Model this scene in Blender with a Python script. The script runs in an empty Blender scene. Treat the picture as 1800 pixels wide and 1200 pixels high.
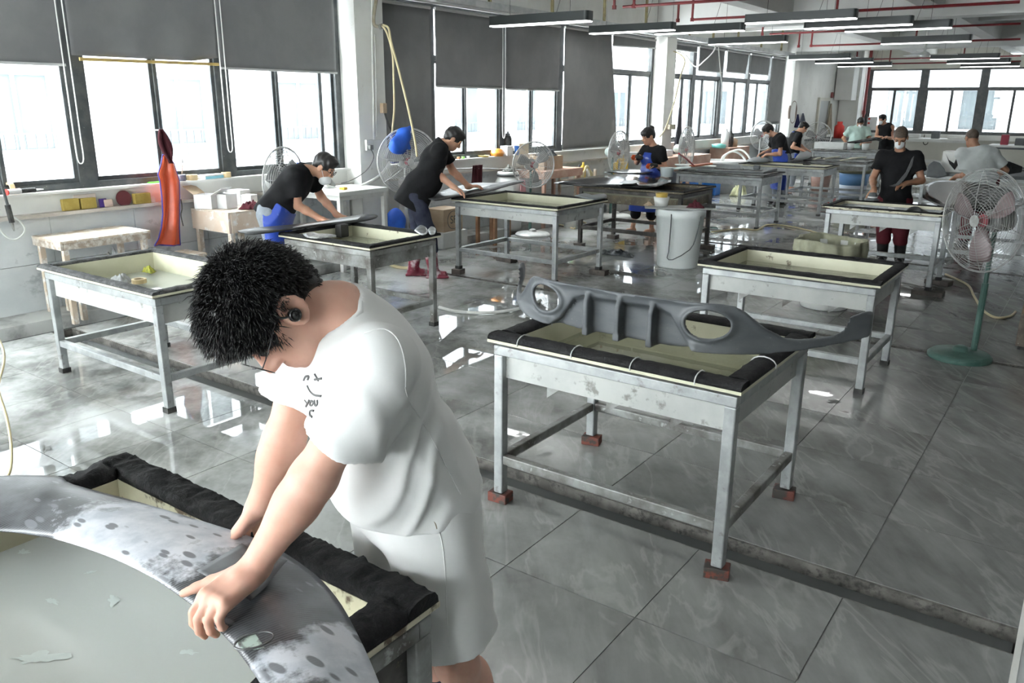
import bpy, math, random
import numpy as np
from mathutils import Vector, Matrix, noise as mnoise
random.seed(7); rng=np.random.default_rng(7)
SC=bpy.context.scene; COL=SC.collection
PI=math.pi
# ------------------------------------------------------------------ camera
FPX=1420.0; CH=1.9
_p,_y,_r=math.radians(16.47),math.radians(35.58),math.radians(.427)
FW=np.array([-math.sin(_y)*math.cos(_p),math.cos(_y)*math.cos(_p),-math.sin(_p)])
_R=np.array([math.cos(_y),math.sin(_y),0.]); _U=np.cross(_R,FW)
RT=math.cos(_r)*_R+math.sin(_r)*_U; UP=-math.sin(_r)*_R+math.cos(_r)*_U
cd=bpy.data.cameras.new('camera'); cam=bpy.data.objects.new('camera',cd); COL.objects.link(cam)
cd.sensor_width=36; cd.lens=FPX/1800*36; cd.clip_start=.05; cd.clip_end=200
m=Matrix(((RT[0],UP[0],-FW[0],0),(RT[1],UP[1],-FW[1],0),(RT[2],UP[2],-FW[2],CH),(0,0,0,1)))
cam.matrix_world=m; SC.camera=cam
# ------------------------------------------------------------------ world, exposure
w=bpy.data.worlds.new('overcast'); SC.world=w; w.use_nodes=True
bg=w.node_tree.nodes['Background']; bg.inputs[0].default_value=(.93,.97,1,1); bg.inputs[1].default_value=17.0
vs=SC.view_settings; vs.view_transform='Standard'; vs.look='None'; vs.gamma=1; vs.use_curve_mapping=False; vs.exposure=0.9
try:
    SC.cycles.max_bounces=8; SC.cycles.diffuse_bounces=5; SC.cycles.glossy_bounces=4; SC.cycles.transparent_max_bounces=24
    SC.cycles.sample_clamp_indirect=8; SC.cycles.caustics_reflective=False; SC.cycles.caustics_refractive=False; SC.cycles.use_denoising=True
except Exception: pass
# ------------------------------------------------------------------ rays through photo points, used to read real positions
def _d(q): return FW*FPX+(q[0]-900)*RT-(q[1]-600)*UP
def aZ(x,y,z=0.):
    d=_d((x,y)); s=(z-CH)/d[2]; return Vector((d[0]*s,d[1]*s,z))
def aX(x,y,X):
    d=_d((x,y)); s=X/d[0]; return Vector((X,d[1]*s,CH+d[2]*s))
def aY(x,y,Y):
    d=_d((x,y)); s=Y/d[1]; return Vector((d[0]*s,Y,CH+d[2]*s))
def pix(v):
    p=np.array([v[0],v[1],v[2]-CH]); z=p@FW; return (900+FPX*(p@RT)/z,600-FPX*(p@UP)/z,z)
# ------------------------------------------------------------------ materials
MATS={}
def C(r,g=None,b=None):
    if isinstance(r,(tuple,list)): r,g,b=r
    elif g is None: g=b=r
    return (r,g,b,1)
def base(name):
    m=bpy.data.materials.new(name); m.use_nodes=True; nt=m.node_tree
    return m,nt,nt.nodes['Principled BSDF']
def node(nt,t,**k):
    n=nt.nodes.new(t)
    for a,b in k.items():
        if a.startswith('i_'):
            key=a[2:]; key=int(key) if key.isdigit() else key.replace('_',' ')
            n.inputs[key].default_value=b
        else: setattr(n,a,b)
    return n
def ramp(nt,src,a,b,ca=(0,0,0,1),cb=(1,1,1,1)):
    r=nt.nodes.new('ShaderNodeValToRGB'); r.color_ramp.elements[0].position=a; r.color_ramp.elements[1].position=b
    r.color_ramp.elements[0].color=ca; r.color_ramp.elements[1].color=cb
    nt.links.new(src,r.inputs[0]); return r.outputs[0]
def mixc(nt,f,a,b):
    n=nt.nodes.new('ShaderNodeMix'); n.data_type='RGBA'
    for s,v in ((0,f),(6,a),(7,b)):
        if isinstance(v,(tuple,float,int)): n.inputs[s].default_value=v
        else: nt.links.new(v,n.inputs[s])
    return n.outputs[2]
def noise(nt,scale,detail=4,rough=.55,vec=None,dist=0):
    n=node(nt,'ShaderNodeTexNoise'); n.inputs['Scale'].default_value=scale; n.inputs['Detail'].default_value=detail
    n.inputs['Roughness'].default_value=rough; n.inputs['Distortion'].default_value=dist
    if vec is not None: nt.links.new(vec,n.inputs['Vector'])
    return n.outputs['Fac']
def coord(nt,kind='Object',scale=None,rot=None):
    if kind=='World': o=node(nt,'ShaderNodeNewGeometry').outputs['Position']
    else: o=node(nt,'ShaderNodeTexCoord').outputs[kind]
    if scale or rot:
        mp=node(nt,'ShaderNodeMapping')
        if scale: mp.inputs['Scale'].default_value=scale
        if rot: mp.inputs['Rotation'].default_value=rot
        nt.links.new(o,mp.inputs[0]); o=mp.outputs[0]
    return o
def bump(nt,b,h,strength,dist=.01):
    n=node(nt,'ShaderNodeBump'); n.inputs['Strength'].default_value=strength; n.inputs['Distance'].default_value=dist
    nt.links.new(h,n.inputs['Height']); nt.links.new(n.outputs[0],b.inputs['Normal'])
def M(name,c,c2=None,sc=6,lo=.42,hi=.62,rough=.5,metal=0,bmp=0,bsc=None,bd=.005,spec=.5,coat=0,sss=0,crd='World',strch=None,c3=None,sc3=30,lo3=.55,hi3=.65,rough2=None,sheen=0,alpha=None):
    if name in MATS: return MATS[name]
    m,nt,b=base(name); v=coord(nt,crd,strch)
    b.inputs['Roughness'].default_value=rough; b.inputs['Metallic'].default_value=metal
    b.inputs['Specular IOR Level'].default_value=spec; b.inputs['Coat Weight'].default_value=coat; b.inputs['Coat Roughness'].default_value=.08
    col=C(c)
    if c2 is not None:
        f=ramp(nt,noise(nt,sc,5,.6,v),lo,hi); col=mixc(nt,f,C(c),C(c2))
        if rough2 is not None:
            mr=node(nt,'ShaderNodeMapRange'); nt.links.new(f,mr.inputs[0]); mr.inputs[3].default_value=rough; mr.inputs[4].default_value=rough2
            nt.links.new(mr.outputs[0],b.inputs['Roughness'])
        if c3 is not None:
            f3=ramp(nt,noise(nt,sc3,4,.65,v),lo3,hi3); col=mixc(nt,f3,col,C(c3))
        nt.links.new(col,b.inputs['Base Color'])
    else: b.inputs['Base Color'].default_value=col
    if sss:
        b.inputs['Subsurface Weight'].default_value=sss; b.inputs['Subsurface Radius'].default_value=(.012,.005,.003); b.inputs['Subsurface Scale'].default_value=1.0
    if sheen: b.inputs['Sheen Weight'].default_value=sheen
    if bmp: bump(nt,b,noise(nt,bsc or sc*4,5,.6,v),bmp,bd)
    if alpha is not None: b.inputs['Alpha'].default_value=alpha
    MATS[name]=m; return m
def emit(name,c,s):
    if name in MATS: return MATS[name]
    m,nt,b=base(name); b.inputs['Base Color'].default_value=C(c); b.inputs['Emission Color'].default_value=C(c); b.inputs['Emission Strength'].default_value=s
    MATS[name]=m; return m
def clear(name,tint=(1,1,1),gl=.08,rough=0.0,murk=None,mf=0,bmp=0,bsc=8):
    if name in MATS: return MATS[name]
    m=bpy.data.materials.new(name); m.use_nodes=True; nt=m.node_tree; nt.nodes.clear()
    out=node(nt,'ShaderNodeOutputMaterial'); t=node(nt,'ShaderNodeBsdfTransparent'); t.inputs[0].default_value=C(tint)
    s=t.outputs[0]
    if murk is not None:
        d=node(nt,'ShaderNodeBsdfDiffuse'); d.inputs[0].default_value=C(murk); mx=node(nt,'ShaderNodeMixShader'); mx.inputs[0].default_value=mf
        nt.links.new(s,mx.inputs[1]); nt.links.new(d.outputs[0],mx.inputs[2]); s=mx.outputs[0]
    g=node(nt,'ShaderNodeBsdfGlossy'); g.inputs['Roughness'].default_value=rough
    lw=node(nt,'ShaderNodeLayerWeight'); pw=node(nt,'ShaderNodeMath',operation='POWER'); nt.links.new(lw.outputs['Facing'],pw.inputs[0]); pw.inputs[1].default_value=5; fr=node(nt,'ShaderNodeMath',operation='MULTIPLY_ADD'); nt.links.new(pw.outputs[0],fr.inputs[0]); fr.inputs[1].default_value=.9; fr.inputs[2].default_value=.025
    if bmp:
        bn=node(nt,'ShaderNodeBump'); bn.inputs['Strength'].default_value=bmp; bn.inputs['Distance'].default_value=.01
        nt.links.new(noise(nt,bsc,3,.5,coord(nt,'World')),bn.inputs['Height']); nt.links.new(bn.outputs[0],g.inputs['Normal']); nt.links.new(bn.outputs[0],lw.inputs['Normal'])
    mx=node(nt,'ShaderNodeMixShader'); nt.links.new(fr.outputs[0],mx.inputs[0]); nt.links.new(s,mx.inputs[1]); nt.links.new(g.outputs[0],mx.inputs[2])
    nt.links.new(mx.outputs[0],out.inputs[0]); MATS[name]=m; return m
# ------------------------------------------------------------------ mesh helper
class MB:
    def __init__(s): s.v=[]; s.f=[]
    def raw(s,v,f):
        o=len(s.v); s.v+=[tuple(map(float,p)) for p in v]; s.f+=[tuple(i+o for i in q) for q in f]; return s
    def box(s,x0,x1,y0,y1,z0,z1,mt=None):
        v=[(x,y,z) for z in (z0,z1) for y in (y0,y1) for x in (x0,x1)]
        if mt is not None: v=[tuple(mt@Vector(p)) for p in v]
        return s.raw(v,[(0,2,3,1),(4,5,7,6),(0,1,5,4),(2,6,7,3),(0,4,6,2),(1,3,7,5)])
    def bar(s,a,b,w,h,up=(0,0,1)):
        a=Vector(a);b=Vector(b);d=(b-a); L=d.length; d.normalize(); up=Vector(up)
        if abs(d.dot(up))>.98: up=Vector((0,1,0))
        x=d.cross(up).normalized(); z=x.cross(d)
        mt=Matrix.Translation(a)@Matrix(((x[0],d[0],z[0]),(x[1],d[1],z[1]),(x[2],d[2],z[2]))).to_4x4()
        return s.box(-w/2,w/2,0,L,-h/2,h/2,mt)
    def tube(s,pts,r,n=8,closed=False,cap=True):
        P=[Vector(p) for p in pts]; N=len(P); R=r if isinstance(r,(list,tuple,np.ndarray)) else [r]*N
        o=len(s.v); pn=None
        for i,p in enumerate(P):
            if closed: t=P[(i+1)%N]-P[i-1]
            else: t=P[min(i+1,N-1)]-P[max(i-1,0)]
            t.normalize()
            if pn is None:
                pn=t.cross(Vector((0,0,1)))
                if pn.length<.05: pn=t.cross(Vector((0,1,0)))
            pn=(pn-t*pn.dot(t)).normalized(); bn=t.cross(pn)
            for k in range(n):
                a=2*PI*k/n; s.v.append(tuple(p+(pn*math.cos(a)+bn*math.sin(a))*R[i]))
        for i in range(N if closed else N-1):
            for k in range(n):
                a=o+i*n+k; b=o+i*n+(k+1)%n; j=(i+1)%N
                s.f.append((a,b,o+j*n+(k+1)%n,o+j*n+k))
        if cap and not closed:
            s.f.append(tuple(o+k for k in range(n))[::-1]); s.f.append(tuple(o+(N-1)*n+k for k in range(n)))
        return s
    def ring(s,c,R,r,ax=(0,0,1),n=32,m=6,ry=None):
        ax=Vector(ax).normalized(); u=ax.orthogonal().normalized(); w=ax.cross(u); c=Vector(c)
        return s.tube([c+u*R*math.cos(2*PI*i/n)+w*(ry or R)*math.sin(2*PI*i/n) for i in range(n)],r,m,True)
    def lathe(s,prof,n=24,mt=None,sx=1,sy=1):
        o=len(s.v); K=len(prof)
        for (r,z) in prof:
            for k in range(n):
                a=2*PI*k/n; p=Vector((r*math.cos(a)*sx,r*math.sin(a)*sy,z)); s.v.append(tuple(mt@p if mt is not None else p))
        for i in range(K-1):
            for k in range(n): s.f.append((o+i*n+k,o+i*n+(k+1)%n,o+(i+1)*n+(k+1)%n,o+(i+1)*n+k))
        if prof[0][0]>1e-6: s.f.append(tuple(o+k for k in range(n))[::-1])
        if prof[-1][0]>1e-6: s.f.append(tuple(o+(K-1)*n+k for k in range(n)))
        return s
    def prism(s,poly,h0,h1,mt=None,plane='xy'):
        n=len(poly)
        def T(a,b,h):
            p={'xy':(a,b,h),'xz':(a,h,b),'yz':(h,a,b)}[plane]; p=Vector(p); return tuple(mt@p if mt is not None else p)
        v=[T(a,b,h0) for a,b in poly]+[T(a,b,h1) for a,b in poly]
        f=[tuple(range(n))[::-1],tuple(range(n,2*n))]+[(i,(i+1)%n,n+(i+1)%n,n+i) for i in range(n)]
        return s.raw(v,f)
    def grid(s,fn,nu,nv,th=0):
        P=[fn(i/nu,j/nv) for j in range(nv+1) for i in range(nu+1)]
        f=[(j*(nu+1)+i,j*(nu+1)+i+1,(j+1)*(nu+1)+i+1,(j+1)*(nu+1)+i) for j in range(nv) for i in range(nu)]
        return s.raw(P,f)
    def obj(s,name,mat,parent=None,loc=None,smooth=False,bev=0,solid=0,sub=0,me=None):
        if me is None:
            me=bpy.data.meshes.new(name); me.from_pydata(s.v,[],s.f); me.update()
            me.materials.append(mat)
            if smooth: me.polygons.foreach_set('use_smooth',[True]*len(me.polygons))
        o=bpy.data.objects.new(name,me); COL.objects.link(o)
        if parent is not None: o.parent=parent
        if loc is not None: o.location=loc
        if solid:
            q=o.modifiers.new('solid','SOLIDIFY'); q.thickness=solid; q.offset=0
        if sub:
            q=o.modifiers.new('sub','SUBSURF'); q.levels=sub; q.render_levels=sub
        if bev:
            q=o.modifiers.new('bevel','BEVEL'); q.width=bev; q.segments=2; q.limit_method='ANGLE'
        return o
def mobj(name,v,f,mat,parent=None,smooth=True):
    me=bpy.data.meshes.new(name); f=np.asarray(f,np.int32); v=np.asarray(v,np.float32); k=f.shape[1]
    me.vertices.add(len(v)); me.vertices.foreach_set('co',v.ravel()); me.loops.add(f.size); me.loops.foreach_set('vertex_index',f.ravel())
    me.polygons.add(len(f)); me.polygons.foreach_set('loop_start',np.arange(0,f.size,k,dtype=np.int32))
    if smooth: me.polygons.foreach_set('use_smooth',np.ones(len(f),bool))
    me.update(calc_edges=True); me.validate(); me.materials.append(mat)
    o=bpy.data.objects.new(name,me); COL.objects.link(o)
    if parent is not None: o.parent=parent
    return o
def tag(o,label=None,cat=None,group=None,kind=None):
    if label: o['label']=label
    if cat: o['category']=cat
    if group: o['group']=group
    if kind: o['kind']=kind
    return o
def thing(name,label,cat,loc=(0,0,0),rz=0,group=None):
    o=bpy.data.objects.new(name,None); COL.objects.link(o); o.location=loc; o.rotation_euler=(0,0,rz); o.empty_display_size=.1
    return tag(o,label,cat,group)
def struct(name,mb,mat,parent=None,**k):
    o=mb.obj(name,mat,parent,**k)
    if parent is None: o['kind']='structure'
    return o
def copytree(o,parent=None):
    c=o.copy(); COL.objects.link(c)
    if parent is not None:
        c.parent=parent; c.matrix_parent_inverse=o.matrix_parent_inverse.copy()
    for ch in list(o.children): copytree(ch,c)
    return c
def smooth_path(pts,k=6):
    P=[Vector(p) for p in pts]; out=[]
    for i in range(len(P)-1):
        p0=P[max(i-1,0)];p1=P[i];p2=P[i+1];p3=P[min(i+2,len(P)-1)]
        for j in range(k):
            t=j/k; out.append(.5*((2*p1)+(p2-p0)*t+(2*p0-5*p1+4*p2-p3)*t*t+(3*p1-p0-3*p2+p3)*t**3))
    out.append(P[-1]); return out
# ------------------------------------------------------------------ implicit-surface modeller (smooth unions on a grid, meshed by surface nets)
def V3(p): return np.array([p[0],p[1],p[2]],np.float32)
class SDF:
    def __init__(s,lo,hi,h):
        s.lo=V3(lo); s.h=h; s.n=np.ceil((V3(hi)-s.lo)/h).astype(int)+1
        s.d=np.full(s.n,.5,np.float32)
    def blk(s,lo,hi,pad):
        a=np.maximum(np.floor((lo-pad-s.lo)/s.h).astype(int),0); b=np.minimum(np.ceil((hi+pad-s.lo)/s.h).astype(int)+1,s.n)
        if np.any(b<=a): return None,None
        sl=tuple(slice(a[i],b[i]) for i in range(3))
        ax=[s.lo[i]+s.h*np.arange(a[i],b[i],dtype=np.float32) for i in range(3)]
        return sl,(ax[0][:,None,None],ax[1][None,:,None],ax[2][None,None,:])
    def put(s,sl,d,k,op):
        a=s.d[sl]
        if op=='+':
            if k>0:
                h=np.clip(.5+.5*(a-d)/k,0,1); s.d[sl]=a+(d-a)*h-k*h*(1-h)
            else: s.d[sl]=np.minimum(a,d)
        else:
            if k>0:
                h=np.clip(.5-.5*(a+d)/k,0,1); s.d[sl]=a+(-d-a)*h+k*h*(1-h)
            else: s.d[sl]=np.maximum(a,-d)
    def cap(s,a,b,ra,rb=None,k=.02,op='+',grow=0):
        rb=ra if rb is None else rb; ra+=grow; rb+=grow; a=V3(a); b=V3(b); R=max(ra,rb)
        sl,q=s.blk(np.minimum(a,b)-R,np.maximum(a,b)+R,k*1.5+3*s.h)
        if sl is None: return s
        ba=b-a; L=float(ba@ba)+1e-9
        x,y,z=q[0]-a[0],q[1]-a[1],q[2]-a[2]
        t=np.clip((x*ba[0]+y*ba[1]+z*ba[2])/L,0,1)
        d=np.sqrt((x-t*ba[0])**2+(y-t*ba[1])**2+(z-t*ba[2])**2)-(ra+(rb-ra)*t)
        s.put(sl,d,k,op); return s
    def chain(s,pts,rs,k=.02,op='+',grow=0):
        for i in range(len(pts)-1): s.cap(pts[i],pts[i+1],rs[i],rs[i+1],k,op,grow)
        return s
    def _loc(s,q,c,R):
        x,y,z=q[0]-c[0],q[1]-c[1],q[2]-c[2]
        if R is None: return x,y,z
        R=np.asarray(R,np.float32)   # columns = local axes in world
        return tuple(x*R[0,i]+y*R[1,i]+z*R[2,i] for i in range(3))
    def ell(s,c,r,R=None,k=.02,op='+',grow=0):
        c=V3(c); r=V3(r)+grow; m=float(r.max())
        sl,q=s.blk(c-m,c+m,k*1.5+3*s.h)
        if sl is None: return s
        x,y,z=s._loc(q,c,R)
        k0=np.sqrt((x/r[0])**2+(y/r[1])**2+(z/r[2])**2); k1=np.sqrt((x/r[0]**2)**2+(y/r[1]**2)**2+(z/r[2]**2)**2)+1e-6
        s.put(sl,k0*(k0-1)/k1,k,op); return s
    def box(s,c,hs,R=None,rd=.01,k=.01,op='+',grow=0):
        c=V3(c); hs=V3(hs)+grow-rd; m=float(np.linalg.norm(hs))+rd
        sl,q=s.blk(c-m,c+m,k*1.5+3*s.h)
        if sl is None: return s
        x,y,z=s._loc(q,c,R); ax=[np.abs(x)-hs[0],np.abs(y)-hs[1],np.abs(z)-hs[2]]
        d=np.sqrt(sum(np.maximum(t,0)**2 for t in ax))+np.minimum(np.maximum(np.maximum(ax[0],ax[1]),ax[2]),0)-rd
        s.put(sl,d,k,op); return s
    def axes(s):
        ax=[s.lo[i]+s.h*np.arange(s.n[i],dtype=np.float32) for i in range(3)]
        return ax[0][:,None,None],ax[1][None,:,None],ax[2][None,None,:]
    def cut(s,n,p,k=0):           # keep the side n.(x-p)<0
        x,y,z=s.axes(); d=n[0]*(x-p[0])+n[1]*(y-p[1])+n[2]*(z-p[2])
        if k>0:
            h=np.clip(.5-.5*(s.d-d)/k,0,1); s.d=s.d+(d-s.d)*h+k*h*(1-h)
        else: s.d=np.maximum(s.d,d)
        return s
    def wrinkle(s,amp,fs,seed=0,fn=None):
        x,y,z=s.axes(); r=np.random.default_rng(seed); w=0
        wx=.03*np.sin(9*y+5*z+seed)+.02*np.sin(17*z-7*x); wy=.03*np.sin(8*x-6*z+1.3*seed); 
        for f in fs:
            v=r.normal(size=3); v/=np.linalg.norm(v); w=w+np.sin(f*(v[0]*(x+wx)+v[1]*(y+wy)+v[2]*z)+r.uniform(0,6))/len(fs)
        if fn is not None: w=w*fn(x,y,z)
        s.d=s.d+(amp*w).astype(np.float32); return s
    def mesh(s,relax=1):
        d=s.d.copy(); e=.3
        for a in range(3):
            d[tuple(0 if i==a else slice(None) for i in range(3))]=e; d[tuple(-1 if i==a else slice(None) for i in range(3))]=e
        I=d<0; cnt=np.zeros(tuple(s.n-1),np.int8)
        cs=[(i,j,k) for i in (0,1) for j in (0,1) for k in (0,1)]
        def cv(A,c): return A[c[0]:A.shape[0]-1+c[0],c[1]:A.shape[1]-1+c[1],c[2]:A.shape[2]-1+c[2]]
        for c in cs: cnt+=cv(I,c)
        act=(cnt>0)&(cnt<8); ii=np.argwhere(act); idx=np.full(act.shape,-1,np.int32); idx[act]=np.arange(len(ii))
        D=np.stack([d[ii[:,0]+c[0],ii[:,1]+c[1],ii[:,2]+c[2]] for c in cs],1)
        P=np.zeros((len(ii),3),np.float32); Wt=np.zeros(len(ii),np.float32); ca=np.array(cs,np.float32)
        for a in range(8):
            for b in range(a+1,8):
                if np.abs(ca[a]-ca[b]).sum()!=1: continue
                da,db=D[:,a],D[:,b]; mk=(da<0)!=(db<0); t=np.where(mk,da/np.where(da==db,1,da-db),0)
                P+=np.where(mk[:,None],ca[a]+t[:,None]*(ca[b]-ca[a]),0); Wt+=mk
        P=P/Wt[:,None]; v=s.lo+(ii+P)*s.h
        F=[]
        for a in range(3):
            b,c=(a+1)%3,(a+2)%3
            S0=tuple(slice(0,-1) if i==a else slice(1,-1) for i in range(3)); S1=tuple(slice(1,None) if i==a else slice(1,-1) for i in range(3))
            for sgn in (0,1):
                mk=(I[S0]&~I[S1]) if sgn==0 else (~I[S0]&I[S1])
                e_=np.argwhere(mk); 
                if not len(e_): continue
                base_=e_.copy(); base_[:,b]+=1; base_[:,c]+=1
                def g(db,dc):
                    q=base_.copy(); q[:,b]-=db; q[:,c]-=dc; return idx[q[:,0],q[:,1],q[:,2]]
                quad=np.stack([g(1,1),g(0,1),g(0,0),g(1,0)],1)
                F.append(quad if sgn==0 else quad[:,::-1])
        F=np.concatenate(F); F=F[(F>=0).all(1)]
        for _ in range(relax):
            acc=np.zeros_like(v); n=np.zeros(len(v),np.float32)
            for k in range(4):
                a,b=F[:,k],F[:,(k+1)%4]
                n+=np.bincount(a,minlength=len(v))
                for c in range(3): acc[:,c]+=np.bincount(a,weights=v[b,c],minlength=len(v))
            v=np.where(n[:,None]>0,.4*v+.6*acc/np.maximum(n,1)[:,None],v)
        return v,F
    def obj(s,name,mat,parent=None,relax=1):
        v,f=s.mesh(relax); return mobj(name,v,f,mat,parent)
# ================================================================== SETTING
WX=-7.65; FX=-7.75; YE=30.5
m_paint=M('white_paint',(.74,.74,.71),(.62,.62,.58),1.3,.45,.75,.6,c3=(.45,.44,.40),sc3=7,lo3=.66,hi3=.75,bmp=.05)
m_ceil=M('ceiling_paint',(.60,.60,.58),(.52,.52,.5),.8,.4,.7,.75)
m_beam=M('beam_paint',(.72,.72,.70),(.62,.62,.6),.9,.4,.7,.7)
m_wtile=M('wall_marble_tile',(.50,.53,.54),(.62,.64,.64),1.6,.35,.7,.18,c3=(.36,.38,.39),sc3=5,lo3=.6,hi3=.72,strch=(1,1,1.6))
m_grout=M('grout',(.10,.10,.095),(.16,.16,.15),12)
m_trench=M('trench_concrete',(.085,.08,.072),(.17,.16,.145),9,.4,.65,.45,c3=(.04,.038,.034),sc3=22,lo3=.5,hi3=.65,bmp=.4,bd=.01)
m_tw=clear('drain_water',(.8,.82,.82),rough=.03,murk=(.16,.17,.17),mf=.75)
m_ledge=M('ledge_stone',(.40,.37,.33),(.52,.49,.45),4,rough=.6)
m_plinth=M('plinth_mortar',(.55,.56,.54),(.30,.30,.29),3,.45,.6,.5,bmp=.3)
m_frame=M('window_frame_grey',(.055,.062,.065),(.09,.095,.095),8,rough=.45,c3=(.30,.30,.28),sc3=45,lo3=.68,hi3=.72)
m_glass=clear('window_glass',(.97,.985,.98))
m_steel=M('galvanised_tray',(.40,.41,.41),(.52,.53,.52),6,rough=.45,metal=.6)
m_strut=M('yellow_zinc_strut',(.36,.32,.16),(.26,.22,.12),9,rough=.5,metal=.4)
m_red=M('red_fire_pipe',(.23,.018,.022),(.16,.02,.02),5,rough=.4)
m_lampb=M('lamp_body_dark',(.028,.034,.034),rough=.4)
m_lampd=emit('lamp_diffuser',(1,1,.98),5)
m_wire=M('dark_wire',(.07,.07,.07),rough=.5)
m_chain=M('bead_chain_white',(.75,.75,.72),rough=.4)
def floor_mat():
    m,nt,b=base('wet_marble_tile'); oi=node(nt,'ShaderNodeObjectInfo'); P=coord(nt,'World')
    add=node(nt,'ShaderNodeVectorMath',operation='MULTIPLY_ADD'); nt.links.new(P,add.inputs[0]); add.inputs[1].default_value=(1,1,1)
    cmb=node(nt,'ShaderNodeCombineXYZ'); ml=node(nt,'ShaderNodeMath',operation='MULTIPLY'); nt.links.new(oi.outputs['Random'],ml.inputs[0]); ml.inputs[1].default_value=37
    nt.links.new(ml.outputs[0],cmb.inputs[0]); nt.links.new(ml.outputs[0],cmb.inputs[1]); nt.links.new(cmb.outputs[0],add.inputs[2])
    mp=node(nt,'ShaderNodeMapping'); mp.vector_type='TEXTURE'; mp.inputs['Rotation'].default_value=(0,0,math.radians(-52)); mp.inputs['Scale'].default_value=(1,.3,1); nt.links.new(add.outputs[0],mp.inputs[0])
    f1=ramp(nt,noise(nt,1.7,7,.6,mp.outputs[0],.4),.32,.72)
    c=mixc(nt,f1,C(.125,.127,.12),C(.235,.24,.232))
    v=noise(nt,1.1,5,.55,mp.outputs[0],.5); d=node(nt,'ShaderNodeMath',operation='SUBTRACT'); nt.links.new(v,d.inputs[0]); d.inputs[1].default_value=.5
    ab=node(nt,'ShaderNodeMath',operation='ABSOLUTE'); nt.links.new(d.outputs[0],ab.inputs[0])
    vein=ramp(nt,ab.outputs[0],.0,.028,(1,1,1,1),(0,0,0,1)); vm=node(nt,'ShaderNodeMath',operation='MULTIPLY'); nt.links.new(vein,vm.inputs[0]); vm.inputs[1].default_value=.34
    c=mixc(nt,vm.outputs[0],c,C(.36,.36,.345))
    # dried white slurry, widened towards the windows to paint in their floor glare
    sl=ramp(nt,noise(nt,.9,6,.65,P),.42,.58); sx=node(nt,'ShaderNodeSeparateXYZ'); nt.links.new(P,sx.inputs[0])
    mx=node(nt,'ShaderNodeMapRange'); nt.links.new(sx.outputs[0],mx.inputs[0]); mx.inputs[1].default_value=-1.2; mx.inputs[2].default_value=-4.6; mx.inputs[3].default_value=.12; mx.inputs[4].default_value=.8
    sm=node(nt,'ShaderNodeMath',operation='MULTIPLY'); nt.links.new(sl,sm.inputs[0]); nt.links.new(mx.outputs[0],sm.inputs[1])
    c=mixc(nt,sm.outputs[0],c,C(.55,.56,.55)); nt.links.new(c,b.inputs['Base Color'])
    # water film: standing water where the noise says, semi-gloss tile elsewhere
    wn=noise(nt,1.05,5,.6,P,.4); off=node(nt,'ShaderNodeMapRange'); nt.links.new(sx.outputs[0],off.inputs[0]); off.inputs[1].default_value=-.5; off.inputs[2].default_value=-3.2; off.inputs[3].default_value=-.13; off.inputs[4].default_value=.085
    ad=node(nt,'ShaderNodeMath',operation='ADD'); nt.links.new(wn,ad.inputs[0]); nt.links.new(off.outputs[0],ad.inputs[1])
    wet=ramp(nt,ad.outputs[0],.515,.53)
    rr=node(nt,'ShaderNodeMapRange'); nt.links.new(wet,rr.inputs[0]); rr.inputs[3].default_value=.17; rr.inputs[4].default_value=.02; nt.links.new(rr.outputs[0],b.inputs['Roughness'])
    b.inputs['Specular IOR Level'].default_value=.5
    cw=node(nt,'ShaderNodeMath',operation='MULTIPLY'); nt.links.new(wet,cw.inputs[0]); cw.inputs[1].default_value=1.0; pass; b.inputs['Coat Roughness'].default_value=.01; b.inputs['Coat IOR'].default_value=1.45
    return m
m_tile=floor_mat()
# ---- floor, trenches, tiles
TS=.6148; TX0=-.556; GX=(-7.25,-7.02)
TR=[(3.08,3.27),(6.97,7.06),(10.96,11.06)]
rows=[]; y=3.08
for k in range(9): rows.append((3.08-TS*(k+1),3.08-TS*k))
yy=[(3.27,6.97),(7.06,10.96),(11.06,30.4)]
for a,b in yy:
    n=round((b-a)/TS); t=(b-a)/n
    rows+= [(a+t*k,a+t*(k+1)) for k in range(n)]
mb=MB()
for a,b in [(-4.5,3.08)]+yy: mb.box(GX[1],8.2,a,b,-.16,-.004)
floor=struct('floor',mb,m_grout)
mb=MB(); mb.box(-7.7,8.2,-4.5,YE+.2,-.3,-.11); struct('trench_bed',mb,m_trench,floor)
mb=MB()
for a,b in TR:
    mb.box(GX[1],8.2,b-.012,b,-.11,-.003).box(GX[1],8.2,a,a+.008,-.11,-.003)
mb.box(GX[1]-.01,GX[1],-4,30,-.11,-.003); struct('trench_wall',mb,m_trench,floor)
mb=MB(); mb.box(-7,.03,TR[0][0],TR[0][1]-.012,-.09,-.062)
for a,b in TR[1:]: mb.box(-7,8,a+.008,b-.012,-.09,-.05)
mb.box(GX[0],GX[1]-.01,-4,30,-.09,-.055); struct('drain_water',mb,m_tw,floor)
cand=[]
i=-11
while TX0+i*TS<1.5:
    for (a,b) in rows:
        x0,x1=TX0+i*TS,TX0+(i+1)*TS; x0=max(x0,GX[1])
        if x1-x0<.05: continue
        cx,cy=(x0+x1)/2,(a+b)/2
        try: u,v,z=pix((cx,cy,0))
        except ZeroDivisionError: continue
        vis=z>.3 and -150<u<1950 and 100<v<1320
        cand.append(((1/z**3 if vis else 0),x0,x1,a,b))
    i+=1
cand.sort(reverse=True); fld=MB(); meshes={}
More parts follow.
